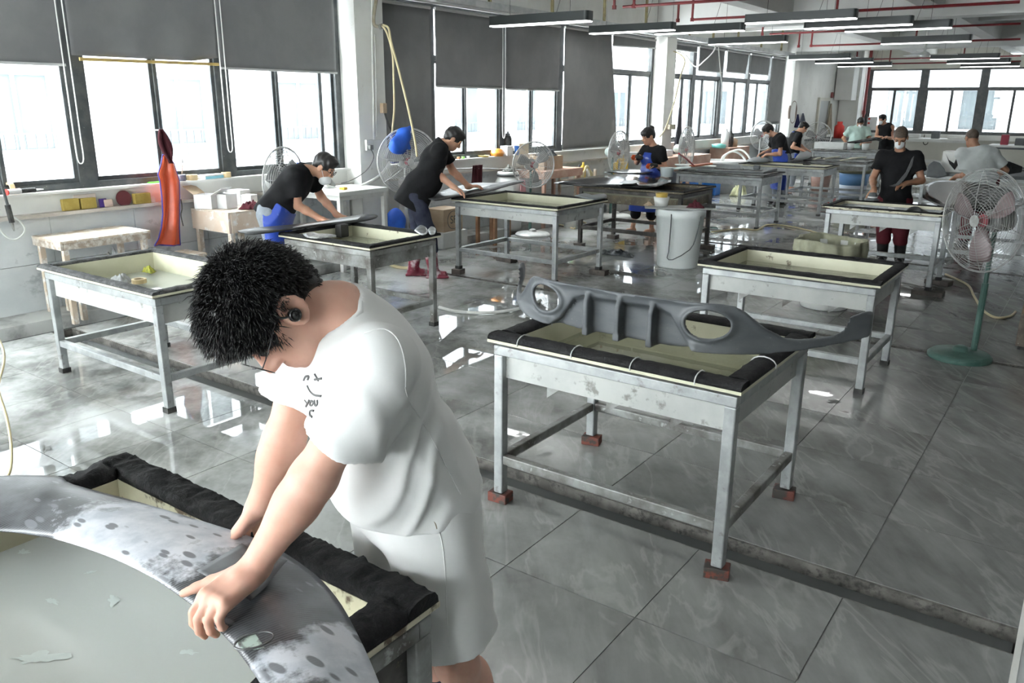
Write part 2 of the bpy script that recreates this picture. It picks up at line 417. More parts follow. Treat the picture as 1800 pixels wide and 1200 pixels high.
for n,(s,x0,x1,a,b) in enumerate(cand):
    g=.0024; w,h=x1-x0-2*g,b-a-2*g
    if n<290 and s>0:
        key=(round(w,3),round(h,3))
        if key not in meshes:
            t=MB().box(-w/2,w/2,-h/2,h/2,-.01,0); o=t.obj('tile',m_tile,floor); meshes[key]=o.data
        else: o=MB().obj('tile',None,floor,me=meshes[key])
        o.location=((x0+x1)/2,(a+b)/2,rng.normal()*.0004)
    else: fld.box(x0+g,x1-g,a+g,b-g,-.01,0)
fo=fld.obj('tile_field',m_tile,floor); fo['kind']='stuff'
# ---- left wall
ywall=(-4.5,YE)
PIL=[(-1.0,-.55),(7.15,7.62),(15.58,16.02),(23.75,24.2)]
mb=MB(); mb.box(-7.95,WX-.02,ywall[0],ywall[1],-.2,1.09)          # sill wall
mb.box(-7.95,WX-.02,ywall[0],ywall[1],3.16,4.4)                   # lintel
mb.box(-7.95,WX-.02,24.0,ywall[1],1.09,3.16)
wl=struct('wall_left',mb,m_paint)
n=0; y=-.5; wt={}
while y<24.5:
    for z0,z1 in ((.05,.475),(.478,.90)):
        if 'm' not in wt:
            o=MB().box(0,.02,-.398,.398,-.211,.211).obj('wall_tile',m_wtile,wl); wt['m']=o.data
        else: o=MB().obj('wall_tile',None,wl,me=wt['m'])
        o.location=(WX-.02,y+.4,(z0+z1)/2)
    y+=.8
mb=MB(); mb.box(WX-.01,-7.55,-.5,7.15,.895,.925).box(WX-.01,-7.58,7.62,24,.895,.92); struct('trim_1',mb,m_ledge)
mb=MB(); mb.box(WX-.02,-7.27,-.5,24,-.15,.05); struct('baseboard_left',mb,m_plinth)
mb=MB(); mb.box(-7.86,-7.60,-.55,24,1.085,1.105); struct('trim_2',mb,m_paint)
for k,(a,b) in enumerate(PIL):
    p=struct('trim_%d'%(k+3),MB().box(-7.97,-7.42,a,b,0,3.3),m_paint)
# ---- windows: one unit per pair of posts
def window(n,y0,y1,sashes,z0=1.1,zt=2.48,z1=3.16,x=FX,axis='y',post=.085):
    """aluminium unit: outer frame, transom, sash stiles, panes"""
    def bx(mb,a,b,c,d,t=.035):
        if axis=='y': mb.box(x-t,x+t,a,b,c,d)
        else: mb.box(a,b,x-t,x+t,c,d)
        return mb
    fr=MB(); bx(fr,y0,y0+post,z0,z1,.05); bx(fr,y1-post,y1,z0,z1,.05); bx(fr,y0+post,y1-post,z0,z0+.06,.045); bx(fr,y0+post,y1-post,z1-.05,z1,.045); bx(fr,y0+post,y1-post,zt-.035,zt+.035,.04)
    root=struct('window_%d'%n,fr,m_frame); root['kind']='structure'
    ed=[y0+post]+list(sashes)+[y1-post]
    for i in range(len(ed)-1):
        a,b=ed[i],ed[i+1]; off=.012*(1 if i%2 else -1)
        s=MB()
        for c,d,e,f in ((a,a+.035,z0+.06,zt-.035),(b-.035,b,z0+.06,zt-.035),(a+.035,b-.035,z0+.06,z0+.10),(a+.035,b-.035,zt-.07,zt-.035)): 
            if axis=='y': s.box(x+off-.014,x+off+.014,c,d,e,f)
            else: s.box(c,d,x+off-.014,x+off+.014,e,f)
        so=s.obj('sash',m_frame,root)
        g=MB()
        if axis=='y': g.box(x+off-.003,x+off+.003,a+.035,b-.035,z0+.10,zt-.07)
        else: g.box(a+.035,b-.035,x+off-.003,x+off+.003,z0+.10,zt-.07)
        g.obj('pane',m_glass,so)
    g=MB()
    if axis=='y': g.box(x-.003,x+.003,y0+post,y1-post,zt+.035,z1-.05)
    else: g.box(y0+post,y1-post,x-.003,x+.003,zt+.035,z1-.05)
    g.obj('pane',m_glass,root)
def YP(px,py=200): return aX(px,py,FX)[1]
WN=1
units=[(-.55,.95,[.2]),(.95,2.45,[1.7]),(2.45,YP(136),[3.2]),(YP(136),YP(391),[YP(275)]),(YP(391),7.15,[YP(486),YP(564)])]
units+=[(7.62,YP(753),[8.2]),(YP(753),YP(879),[YP(815)]),(YP(879),YP(979),[YP(932)]),(YP(979),YP(1062),[12.8]),(YP(1062),15.58,[YP(1104)])]
units+=[(16.02,YP(1212),[YP(1190)+.15]),(YP(1212),YP(1260),[YP(1230),YP(1252)]),(YP(1260),YP(1308),[YP(1287)]),(YP(1308),YP(1347),[YP(1326)]),(YP(1347),23.75,[])]
for (a,b,s) in units: window(WN,a,b,s); WN+=1
# ---- end wall with its windows
mb=MB(); mb.box(-7.7,8.2,YE,YE+.25,-.2,1.0).box(-7.7,8.2,YE,YE+.25,3.06,4.4).box(-7.7,-7.0,YE,YE+.25,1.0,3.06)
struct('wall_back',mb,M('end_wall_paint',(.62,.61,.55),(.55,.54,.48),1.2,.4,.7,.6))
mb=MB(); mb.box(-7.0,8.2,YE-.12,YE,.84,1.0); struct('trim_8',mb,m_paint)
xs=[-7.0,-5.27,-3.53,-1.79,-.05,1.69,3.43,5.17,6.9,8.2]
for k in range(len(xs)-1):
    window(WN,xs[k],xs[k+1],[(xs[k]+xs[k+1])/2],1.0,2.44,3.06,YE+.1,'x',.12); WN+=1
# corner: white pier, boxed duct and a doorway
struct('trim_9',MB().box(-7.65,-7.02,29.6,YE,0,4.2),m_paint)
struct('trim_10',MB().box(-7.64,-7.1,28.9,29.55,2.05,3.4),m_beam,bev=.01)
dr=MB(); dr.box(WX-.02,WX+.05,27.15,27.27,0,2.12).box(WX-.02,WX+.05,28.3,28.42,0,2.12).box(WX-.02,WX+.05,27.27,28.3,2.02,2.12); d1=struct('door_1',dr,M('door_frame_beige',(.50,.49,.42),rough=.5))
MB().box(WX-.02,WX+.02,27.28,28.29,.01,2.02).obj('door_leaf',M('door_grey',(.36,.37,.36),rough=.5),d1)
MB().tube([(WX+.02,27.4,1.0),(WX+.07,27.4,1.0),(WX+.07,27.55,1.0)],.01).obj('door_handle',m_steel,d1)
# other walls of the hall (outside the frame, close the room)
struct('wall_right',MB().box(8.0,8.2,-4.5,YE,-.2,4.4),m_paint)
struct('wall_front',MB().box(-7.95,8.2,-4.7,-4.5,-.2,1.0).box(-7.95,8.2,-4.7,-4.5,3.06,4.4).box(-7.95,-7.0,-4.7,-4.5,1.0,3.06).box(-.05,8.2,-4.7,-4.5,1.0,3.06),m_paint)
for k in range(4):  # unseen windows, added to throw more light on the near side
    window(WN,xs[k],xs[k+1],[(xs[k]+xs[k+1])/2],1.0,2.44,3.06,-4.6,'x',.12); WN+=1
# ---- ceiling, beams
struct('ceiling',MB().box(-7.95,8.2,-4.7,YE+.25,4.15,4.4),m_ceil)
k=11
for x in (-5.3,-2.85,-.4,2.05,4.5): struct('trim_%d'%k,MB().box(x,x+.3,-4.5,YE,3.42,4.15),m_beam); k+=1
for a,b,z in ((-1,-.55,3.3),(3.0,3.3,3.55),(7.15,7.6,3.3),(11.2,11.5,3.55),(15.58,16.02,3.3),(19.6,19.9,3.55),(23.75,24.2,3.3),(27.2,27.5,3.55)):
    struct('trim_%d'%k,MB().box(-7.67,8,a,b,z,4.15),m_beam); k+=1
# ---- low tiled plinth at the right foreground
mb=MB(); mb.box(.05,1.4,.6,3.5,0,.085); pl=struct('trim_%d'%k,mb,m_wtile)
MB().box(.035,.055,.6,3.5,.07,.09).obj('edge_strip',m_paint,pl)
# ---- cable tray with strut hangers
t=thing('cable_tray','long galvanised cable tray running above the window blinds','cable tray',(-7.47,15.5,3.21))
MB().box(-.07,.07,-7.85,8.1,-.045,-.035).box(-.07,-.06,-7.85,8.1,-.035,.045).box(.06,.07,-7.85,8.1,-.035,.045).obj('tray',m_steel,t)
for px in (750,858,968,1060,1132,1210,1252,1296,1338,1374):
    y=aX(px,20 if px<1100 else 60,-7.5)[1]-15.5
    if y>8: continue
    MB().box(-.02,.02,y-.02,y+.02,-.034,.94).obj('hanger',m_strut,t)
# ---- roller blinds
m_blind=M('blind_grey_fabric',(.165,.166,.168),(.19,.19,.19),2,.4,.6,.75,c3=(.28,.28,.275),sc3=6,lo3=.735,hi3=.75)
m_bar=M('blind_bar',(.45,.45,.44),rough=.4)
m_ywood=M('yellow_wood_strip',(.50,.36,.12),(.40,.28,.1),10,rough=.5)
BX=-7.64
def blind(label,y0,y1,zb,zt=3.09,chain=None,wav=.0,torn=False,slant=0,stain=0,flare=0):
    t=thing('roller_blind',label,'blind',(BX,(y0+y1)/2,zt)); L=(y1-y0)/2
    def fn(u,v):
        z=-(zt-zb)*v+(slant*(u-.5) if v>0 else 0)*v; yy=-L+2*L*u+flare*v*u
        if torn and v>.93 and u>.78: z+=.045*(u-.78)/.22
        x=wav*math.sin(u*19)*v*v+.01*math.sin(u*7+v*4)*v+.03*v*wav*10*math.sin(u*3)
        return (x,yy,z)
    MB().grid(fn,40,16).obj('fabric',m_blind,t,smooth=True,solid=.002)
    MB().tube([(0,-L,.01),(0,L,.01)],.022,10).obj('roller',m_bar,t)
    if torn:
        zb_=zb-zt-.02
        MB().bar((.005,-L+.06,zb_-.01),(.005,L-.02,zb_),.02,.028).obj('wooden_strip',m_ywood,t)['label']='yellow wooden strip under the torn fabric'
    else: MB().bar((.004,-L,zb-zt-slant*.5),(.004,L+flare,zb-zt+slant*.5),.016,.022).obj('bottom_bar',m_bar,t)
    if chain:
        yc,zc=chain; yc-=(y0+y1)/2; zc-=zt
        pts=[(.03,yc-.035,0)]+[(.03,yc-.03,zc*q/8) for q in range(1,8)]+[(.03,yc-.025,zc+.04),(.03,yc,zc),(.03,yc+.03,zc+.04)]+[(.03,yc+.03,zc*q/8) for q in range(7,0,-1)]+[(.03,yc+.035,0)]
        MB().tube(smooth_path(pts,3),.006,5).obj('bead_chain',m_chain,t)
def bY(px,py): return aX(px,py,BX)
blind('grey roller blind at the left edge, bottom level with the window top sash',2.4,bY(115,115)[1],bY(60,112)[2],chain=None)
blind('torn grey roller blind hanging on a yellow wooden strip',bY(127,100)[1],bY(385,97)[1],bY(250,103)[2],torn=True,wav=.012,chain=(bY(127,200)[1],bY(143,287)[2]))
blind('grey roller blind right of the torn one, beside the white pillar',bY(388,122)[1],bY(592,124)[1],bY(490,124)[2],chain=(bY(396,200)[1],bY(404,267)[2]))
blind('full-length grey blind behind the blue cloth and standing fan',7.66,bY(757,100)[1],1.16,wav=.03)
blind('wide half-drawn grey blind above the flask on the sill',bY(765,80)[1],bY(884,80)[1],bY(825,154)[2],chain=None)
blind('narrower half-drawn grey blind left of the long slanted one',bY(889,80)[1],bY(984,80)[1],bY(935,158)[2],chain=(bY(883,200)[1],bY(880,243)[2]),wav=.006)
blind('long grey blind reaching the sill with one edge flared outward',bY(992,100)[1],bY(1073,100)[1],bY(1035,260)[2],chain=None,flare=.4)
blind('rolled-up grey blind with a slanting edge left of the second pillar',bY(1078,60)[1],15.5,2.93,slant=.05)
blind('rolled-up grey blind right after the second pillar',16.06,bY(1224,100)[1],2.98)
blind('first of three short grey blinds beyond the second pillar',bY(1229,100)[1],bY(1273,110)[1],bY(1250,126)[2],flare=-.1)
blind('middle of three short grey blinds beyond the second pillar',bY(1278,110)[1],bY(1315,110)[1],bY(1296,128)[2],flare=-.1)
blind('last of three short grey blinds beyond the second pillar',bY(1319,110)[1],bY(1353,110)[1],bY(1336,131)[2])
blind('long grey blind at the far end of the window row',bY(1357,120)[1],bY(1379,120)[1],bY(1365,218)[2])
# ---- pendant lamps (all alike, placed along the hall)
def lamp(px0,py0,px1,py1,label,Z=3.0):
    c=(aZ(px0,py0,Z)+aZ(px1,py1,Z))/2; L=.76
    t=thing('pendant_lamp',label,'lamp',(c[0],c[1],Z),0,'linear pendant lamps under the beams')
    def rr(hx,hy,r):
        p=[]
        for sx,sy,a0 in ((1,-1,-90),(1,1,0),(-1,1,90),(-1,-1,180)):
            for q in range(5):
                a=math.radians(a0+22.5*q); p.append((sx*(hx-r)+r*math.cos(a),sy*(hy-r)+r*math.sin(a)))
        return p
    MB().prism(rr(L,.09,.045),.012,.125).obj('housing',m_lampb,t)
    MB().prism(rr(L-.008,.082,.038),0,.0125).obj('diffuser',m_lampd,t)
    for pts in ([(-L+.3,0,.125),(-L+.3,0,4.15-Z)],[(L-.3,0,.125),(L-.3,0,4.15-Z)],smooth_path([(L-.5,0,.125),(L-.42,.05,.5),(L-.3,.08,4.15-Z)],4)):
        MB().tube(pts,.003,4).obj('suspension_cable',m_wire,t)
    return t
for q in [(1030,60,1193,54,'dark linear pendant lamp nearest the second pillar, in front of the tray'),(1158,60,1300,56,'dark linear pendant lamp overlapping the one nearest the second pillar'),
 (1249,78,1379,76,'dark linear pendant lamp below the upper pipe, right of the second pillar'),(1283,42,1535,34,'largest and nearest dark linear pendant lamp, top right'),
 (1402,50,1614,46,'second dark linear pendant lamp of the nearer right row'),(1487,57,1671,50,'third dark linear pendant lamp of the nearer right row'),(1546,77,1708,75,'fourth dark linear pendant lamp of the nearer right row'),
 (1387,105,1494,104,'first of three far dark pendant lamps near the long end blind'),(1434,112,1534,110,'second of three far dark pendant lamps near the long end blind'),(1474,118,1566,116,'last of three far dark pendant lamps near the long end blind'),
 (1632,105,1760,103,'first of three far dark pendant lamps before the end windows'),(1662,112,1778,111,'second of three far dark pendant lamps before the end windows'),(1688,118,1792,117,'last of three far dark pendant lamps before the end windows'),
 (862,46,1038,40,'unlit-looking dark pendant lamp hung against the half-drawn blinds',2.86)]: LAMP0=lamp(*q)
for xx_,yy_,lb in ((-3.2,2.3,'overhead pendant lamp mirrored in the milky water of the nearest tank'),(-.8,2.3,'overhead pendant lamp right above the camera side of the hall'),(-3.2,4.9,'overhead pendant lamp above the trench, out of the picture'),(-.8,4.9,'overhead pendant lamp above the bumper table, out of the picture')):
    if 1:
        q=thing('pendant_lamp',lb,'lamp',(xx_,yy_,3.0),0,'linear pendant lamps under the beams')
        for ch in LAMP0.children:
            c=ch.copy(); COL.objects.link(c); c.parent=q
# ---- red sprinkler pipes
def pipe(label,pts,z=3.34,r=.02,drops=()):
    t=thing('sprinkler_pipe',label,'pipe',(0,0,0)); P=[aZ(x,y,z) for x,y in pts]; Y=sum(p[1] for p in P)/len(P)
    P=[Vector((p[0],Y,z)) for p in P]; t.location=(P[0][0],Y,z); o=P[0]
    MB().tube([p-o for p in P],r,8).obj('pipe_run',m_red,t)
    for (x,up) in drops:
        q=aY(x,60,Y); MB().tube([(q[0]-o[0],0,0),(q[0]-o[0],0,up)],r,8).obj('riser',m_red,t)
        MB().tube([(q[0]-o[0],0,-.03),(q[0]-o[0],0,.03)],r*1.6,8).obj('coupling',m_red,t)
pipe('red sprinkler pipe nearest the camera, over the cable tray',[(1075,8),(1345,1)],3.34,.022,((1078,.6),(1112,.6)))
pipe('red sprinkler pipe behind the nearest large lamp',[(1189,29),(1800,11)],3.34,.022,((1190,.3),(1215,.6),(1466,.5)))
pipe('red sprinkler pipe at the height of the middle lamps',[(1405,77),(1800,73)],3.3,.022,((1406,.35),(1428,.6),(1611,.4)))
pipe('red sprinkler pipe over the lamps beyond the second beam',[(1340,57),(1460,54),(1800,46)],3.4,.02,((1340,.2),))
pipe('far red sprinkler pipe in front of the end windows, upper',[(1511,102),(1800,101)],3.34,.022,((1511,.25),(1534,.5)))
pipe('far red sprinkler pipe in front of the end windows, lower',[(1535,110),(1800,110)],3.1,.02,((1570,.9),(1700,.9)))
t=thing('riser_pipe','dark red vertical riser pipe at the corner before the end windows','pipe',(-6.95,30.2,0)); MB().tube([(0,0,0),(0,0,3.9)],.045,10).obj('pipe_run',m_red,t); MB().tube([(0,0,1.6),(0,0,1.72)],.06,10).obj('coupling',m_red,t)
# ---- outside: pale facades beyond the glass
m_fac=M('facade_render',(.34,.345,.35),(.30,.305,.31),.5,rough=.7); m_fgl=M('facade_glass',(.045,.055,.06),(.06,.07,.075),1,rough=.25); m_frl=M('facade_rail',(.03,.035,.04),rough=.5)
m_fac2=M('facade_grey_render',(.24,.25,.26),(.20,.21,.22),.5,rough=.7)
struct('trim_60',MB().box(-7.95,8.2,25.5,YE+.25,4.4,13),m_fac)  # unseen storey block, added to cut sky light at the end windows
def facade(label,axis,pos,a0,a1,ht,pit,z0s,m_fac=m_fac):
    t=thing('neighbouring_building',label,'building',(pos,(a0+a1)/2,0) if axis=='x' else ((a0+a1)/2,pos,0)); L=(a1-a0)/2
    def bx(mb,u0,u1,w0,w1,z0,z1):
        return mb.box(w0,w1,u0,u1,z0,z1) if axis=='x' else mb.box(u0,u1,w0,w1,z0,z1)
    s=-1 if axis=='x' else 1
    bx(MB(),-L,L,min(0,s*3),max(0,s*3),-6,ht).obj('wall',m_fac,t)
    u=-L+1.2
    while u<L-1.5:
        for z in z0s:
            f=MB(); w0,w1=(-.02,.06) if axis=='x' else (-.06,.02)
            bx(f,u,u+.06,w0,w1,z,z+1.5);bx(f,u+1.3,u+1.36,w0,w1,z,z+1.5);bx(f,u+.06,u+1.3,w0,w1,z,z+.06);bx(f,u+.06,u+1.3,w0,w1,z+1.44,z+1.5);bx(f,u+.65,u+.71,w0,w1,z+.06,z+1.44)
            fo=f.obj('window',m_fac,t); g=(-.0,.01) if axis=='x' else (-.01,.0)
            bx(MB(),u+.06,u+1.3,g[0],g[1],z+.06,z+1.44).obj('pane',m_fgl,fo)
            r=MB(); q=(.25,.27) if axis=='x' else (-.27,-.25)
            bx(r,u-.1,u+1.46,q[0],q[1],z-.25,z-.22);bx(r,u-.1,u+1.46,q[0],q[1],z+.35,z+.38)
            for k in range(9): bx(r,u-.1+k*.19,u-.08+k*.19,q[0],q[1],z-.22,z+.35)
            r.obj('railing',m_frl,t)
        u+=pit
    b=MB(); w=(0,.12) if axis=='x' else (-.12,0)
    for z in z0s: bx(b,-L,L,w[0],w[1],z-.55,z-.4)
    b.obj('floor_band',m_fac,t)
facade('white building with barred windows seen through the left windows','x',-17,-8,36,10,3.4,(-2.6,.9,4.4))
facade('pale building with railings seen through the end windows','y',35.5,-16.4,13,24,2.6,(-2.4,1.0,4.2,7.3),m_fac2)
# ================================================================== TANK TABLES
m_galv=M('galvanised_steel',(.29,.305,.305),(.41,.425,.425),9,.4,.65,.42,metal=.35,c3=(.20,.20,.19),sc3=14,lo3=.60,hi3=.70,bmp=.06)
m_galvd=M('dirty_shaded_steel',(.30,.31,.30),(.11,.10,.09),5,.40,.62,.5,metal=.3,c3=(.42,.43,.42),sc3=20,lo3=.6,hi3=.7,bmp=.2)
m_galvk=M('blackened_steel',(.055,.052,.048),(.13,.12,.11),7,.42,.66,.55,metal=.3,c3=(.18,.15,.1),sc3=18,lo3=.62,hi3=.7,bmp=.3)
m_panel=M('painted_trough_side',(.44,.45,.43),(.33,.34,.33),3,.42,.7,.5,c3=(.20,.20,.18),sc3=9,lo3=.6,hi3=.68,bmp=.12)
m_panelk=M('stained_trough_side',(.10,.085,.06),(.20,.16,.10),6,.35,.65,.6,c3=(.30,.28,.22),sc3=25,lo3=.58,hi3=.66,bmp=.3)
m_cream=M('cream_trough_plastic',(.58,.57,.43),(.50,.49,.36),3,.4,.65,.35,c3=(.14,.11,.07),sc3=8,lo3=.66,hi3=.72)
m_creamd=M('cream_trough_dirty',(.56,.53,.39),(.46,.43,.3),4,.4,.65,.4,c3=(.09,.06,.035),sc3=11,lo3=.56,hi3=.64)
m_foam=M('black_foam',(.009,.009,.010),(.022,.022,.022),14,.4,.7,.8,spec=.25,c3=(.06,.06,.06),sc3=60,lo3=.68,hi3=.76,bmp=1,bsc=55,bd=.01)
m_foamg=M('grey_dusty_foam',(.035,.036,.037),(.10,.10,.10),18,.4,.65,.85,c3=(.22,.22,.22),sc3=70,lo3=.6,hi3=.72,bmp=1,bsc=70,bd=.008)
m_water=clear('tank_water',(.86,.87,.80),rough=.01,murk=(.44,.45,.34),mf=.55,bmp=.12,bsc=9)
m_waterg=clear('milky_tank_water',(.7,.72,.7),rough=.02,murk=(.78,.81,.78),mf=.94,bmp=.10,bsc=7)
m_rubber=M('black_rubber_foot',(.02,.02,.02),(.05,.05,.045),20,rough=.7)
m_brick=M('red_brick',(.20,.05,.03),(.11,.035,.027),16,.35,.65,.7,c3=(.045,.04,.035),sc3=14,lo3=.46,hi3=.56,bmp=.4)
m_brickk=M('wet_dark_brick',(.06,.05,.045),(.12,.10,.085),12,.4,.65,.6,bmp=.3)
m_tie=M('cable_tie',(.55,.56,.56),rough=.4)
def foam_strip(root,a,b,wd,ht,z,mat,step=.03,amp=.006,seed=0):
    a=Vector((a[0],a[1],0));b=Vector((b[0],b[1],0)); d=(b-a);L=d.length;d.normalize();n=Vector((-d[1],d[0],0)); K=max(4,int(L/step)); W=8
    sec=[(-.5,0),(-.52,.45),(-.42,.9),(-.2,1.02),(.1,1.0),(.38,.92),(.51,.5),(.5,0)]
    v=[];f=[]
    for i in range(K+1):
        for k,(u,h) in enumerate(sec):
            p=a+d*(L*i/K)+n*(u*wd)
            q=Vector((p[0]*14+seed,p[1]*14,h*2+seed)); e=.7*mnoise.noise(q)+.6*mnoise.noise(q*3.1)+(.55*mnoise.noise(q*7.3)+.4*mnoise.noise(q*13) if step<.015 else 0)
            e2=mnoise.noise(q*1.7+Vector((5,5,5)))
            v.append((p[0]+n[0]*e2*amp*(k in(1,6)),p[1]+n[1]*e2*amp*(k in (1,6)),z+h*ht+(e*amp if 1<=k<=6 else 0)))
    for i in range(K):
        for k in range(W): f.append((i*W+k,i*W+(k+1)%W,(i+1)*W+(k+1)%W,(i+1)*W+k))
    f.append(tuple(range(W))); f.append(tuple(K*W+k for k in range(W))[::-1])
    return MB().raw(v,f).obj('foam_strip',mat,root,smooth=True)
def tank(label,x0,x1,y0,y1,h,steel=None,panel=None,foam=None,tubm=None,water=None,wl=.09,dep=.17,fw=.1,fh=.03,foot=0,cap=True,railz=.2,seed=0,step=.03,amp=.005,lw=.05,name='tank_table',gus=True,overh=.03,rw=None,tie=False,railm=None):
    steel=steel or m_galv; panel=panel or m_panel; foam=foam or m_foam; tubm=tubm or m_cream
    cx,cy=(x0+x1)/2,(y0+y1)/2; a,b=(x1-x0)/2,(y1-y0)/2
    t=thing(name,label,'table',(cx,cy,0)); e=lw/2; A,B=a-overh,b-overh
    for sx in (-1,1):
        for sy in (-1,1):
            x,y=sx*(A-e),sy*(B-e)
            lg=MB().box(x-e,x+e,y-e,y+e,foot+.002,h-.0755).obj('leg',steel,t,bev=.006)
            if cap: MB().box(x-e-.005,x+e+.005,y-e-.005,y+e+.005,foot,foot+.035).obj('foot_cap',m_rubber,lg)
    for sy in (-1,1):
        y=sy*(B-e*.8)
        MB().box(-A,A,y-e*.8,y+e*.8,h-.075,h-.03).obj('top_rail',steel,t,bev=.004)
        yy=sy*(B-e); MB().box(-A+lw,A-lw,yy-e*.8,yy+e*.8,railz+foot,railz+foot+lw*.9).obj('lower_rail',railm or steel,t,bev=.005)
        yp=sy*(B-lw*.75); MB().box(-A+lw,A-lw,yp-.005,yp+.005,h-.03-dep,h-.075).obj('side_panel',panel,t)
    for sx in (-1,1):
        x=sx*(A-e*.8)
        MB().box(x-e*.8,x+e*.8,-B+lw*.8,B-lw*.8,h-.075,h-.03).obj('top_rail',steel,t,bev=.004)
        xx=sx*(A-e); MB().box(xx-e*.8,xx+e*.8,-B+lw,B-lw,railz+foot,railz+foot+lw*.9).obj('lower_rail',railm or steel,t,bev=.005)
        xp=sx*(A-lw*.75); MB().box(xp-.005,xp+.005,-B+lw,B-lw,h-.03-dep,h-.075).obj('side_panel',panel,t)
    # trough: flange, inner walls, floor
    ia,ib=a-fw,b-fw; zb=h-.03-dep
    v=[(sx*p,sy*q,z) for (p,q,z) in ((a,b,h-.012),(a,b,h),(ia,ib,h),(ia-.012,ib-.012,zb)) for sx,sy in ((-1,-1),(1,-1),(1,1),(-1,1))]
    f=[(i*4+k,i*4+(k+1)%4,(i+1)*4+(k+1)%4,(i+1)*4+k) for i in range(3) for k in range(4)]+[(12,13,14,15)]
    MB().raw(v,f).obj('trough',tubm,t,solid=.004)
    if water is not False:
        MB().box(-ia-.001,ia+.001,-ib-.001,ib+.001,h-wl-.02,h-wl).obj('water',water or m_water,t)
    k=fw*.5
    for n,(p,q) in enumerate((((-a,-b+k),(a,-b+k)),((-a,b-k),(a,b-k)),((-a+k,-b+fw),(-a+k,b-fw)),((a-k,-b+fw),(a-k,b-fw)))):
        foam_strip(t,p,q,fw*.98,fh,h,foam,step,amp,seed*7+n*3)
    if gus:
        for u in (-.55,-.02,.5): MB().prism([(0,0),(.075,0),(0,-.06)],-.003,.003,Matrix.Translation((u*A,-B+lw*1.2,zb-.001)),'xz').obj('gusset',m_galvd,t)  # gussets take the darker steel, shade under the rim put into the colour
    if tie:
        for n in range(8):
            if n<4: c=(-.72*a+n*.47*a,-b+fw*.5,0); ax=(0,1,0)
            elif n<6: c=(-.5*a+(n-4)*a,b-fw*.5,0); ax=(0,1,0)
            else: c=((1 if n==7 else -1)*(a-fw*.5),-.2*b,0); ax=(1,0,0)
            pts=[]
            for q in range(9):
                g=-PI*.08+PI*1.16*q/8; u=math.cos(g)*fw*.56; z=h+.004+math.sin(g)*(fh+.006); z=max(z,h-.035)
                pts.append((c[0]+ax[0]*u,c[1]+ax[1]*u,z))
            MB().tube(pts,.003,5).obj('cable_tie',m_tie,t)
    return t
def brick(label,c,rz,mat,s=(.105,.075,.05),group=None):
    o=MB().box(-s[0]/2,s[0]/2,-s[1]/2,s[1]/2,0,s[2]).obj('brick',mat,loc=(c[0],c[1],0),bev=.004); o.rotation_euler=(0,0,rz); return tag(o,label,'brick',group)
# the nearest table (hands of the man in white)
T0=tank('nearest wash tank with a thick ragged black foam rim, under the curved grey panel',-2.27,-1.03,.28,1.17,.84,m_galvd,m_galvk,m_foam,m_creamd,m_waterg,.075,.17,.098,.034,0,seed=1,step=.010,amp=.011,overh=.012,gus=False)
T1=tank('wash tank with dusty grey foam rim standing by the left wall, holding a tape roll',-5.93,-4.5,2.58,3.48,.77,m_galv,m_panel,m_foamg,m_cream,clear('shallow_milky_water',(.85,.87,.83),rough=.02,murk=(.60,.62,.56),mf=.8,bmp=.05,bsc=6),.13,.17,.075,.022,0,seed=2,gus=False,step=.025)
T2=tank('wash tank where the bending man in the blue apron works',-5.62,-4.53,4.42,5.27,.80,m_galvd,m_galvd,m_foam,m_cream,m_water,.09,.15,.075,.025,0,seed=3,gus=False)
T3=tank('wash tank where the man in red boots works',-5.90,-4.48,7.05,8.1,.85,m_galv,m_panel,m_foam,m_cream,m_water,.08,.14,.07,.02,.06,seed=4,gus=False)
T4=tank('dark-stained wash tank under the big black bonnet, beside the white barrel',-5.72,-4.17,9.45,10.5,.84,m_galvk,m_panelk,m_foam,m_panelk,m_water,.08,.18,.06,.015,.06,seed=5,gus=False,cap=False)
T5=tank('pale steel table behind the white barrel with a black strip and red squeegee on it',-5.75,-4.25,12.6,13.65,.83,m_galv,m_galv,m_foam,m_galvd,False,.08,.13,.06,.01,0,seed=6,gus=False)
T6=tank('wash tank where the masked man in the blue apron works',-5.5,-3.93,14.85,15.75,.84,m_galv,m_galv,m_foam,m_cream,m_water,.05,.13,.06,.015,0,seed=7,gus=False)
T7=tank('steel table covered with thin pale strips, behind the masked man',-5.2,-3.66,16.7,17.8,.84,m_galv,m_galvd,m_foam,m_galvd,False,.05,.13,.06,.012,0,seed=8,gus=False)
T8=tank('farthest steel table with a white tray and cups on it',-5.95,-4.25,20.9,21.9,.84,m_galv,m_galv,m_galvd,m_galvd,False,.05,.13,.06,.012,0,seed=9,gus=False)
T9=tank('wash tank at which the masked man in black stands, right side',-2.42,-1.22,9.2,9.95,.84,m_galv,m_panel,m_foam,m_creamd,False,.12,.15,.06,.015,.05,seed=10)
T10=tank('wash tank with clear water standing behind the grey bumper piece',-2.32,-1.05,5.6,6.5,.765,m_galv,m_panel,m_foam,m_cream,m_water,.085,.16,.078,.025,0,seed=11)
T11=tank('wash tank with cable-tied black foam rim carrying the grey bumper piece',-2.2,-.98,2.88,3.86,.84,m_galv,m_panel,m_foam,m_cream,clear('clear_cream_water',(.90,.91,.85),rough=.01,murk=(.5,.51,.38),mf=.35,bmp=.05,bsc=5),.1,.16,.098,.028,.05,seed=12,cap=False,step=.02,tie=True,railm=m_galvd,railz=.16,overh=.02)
for (x,y,l) in ((-2.16,2.93,'red brick under the front left leg of the bumper table'),(-1.03,2.93,'brightest red brick, under the front right leg of the bumper table'),(-2.15,3.81,'mossy brick under the rear left leg of the bumper table'),(-1.03,3.81,'dark mossy brick under the rear right leg of the bumper table')):
    brick(l,(x,y),rng.uniform(-.5,.3),m_brick)
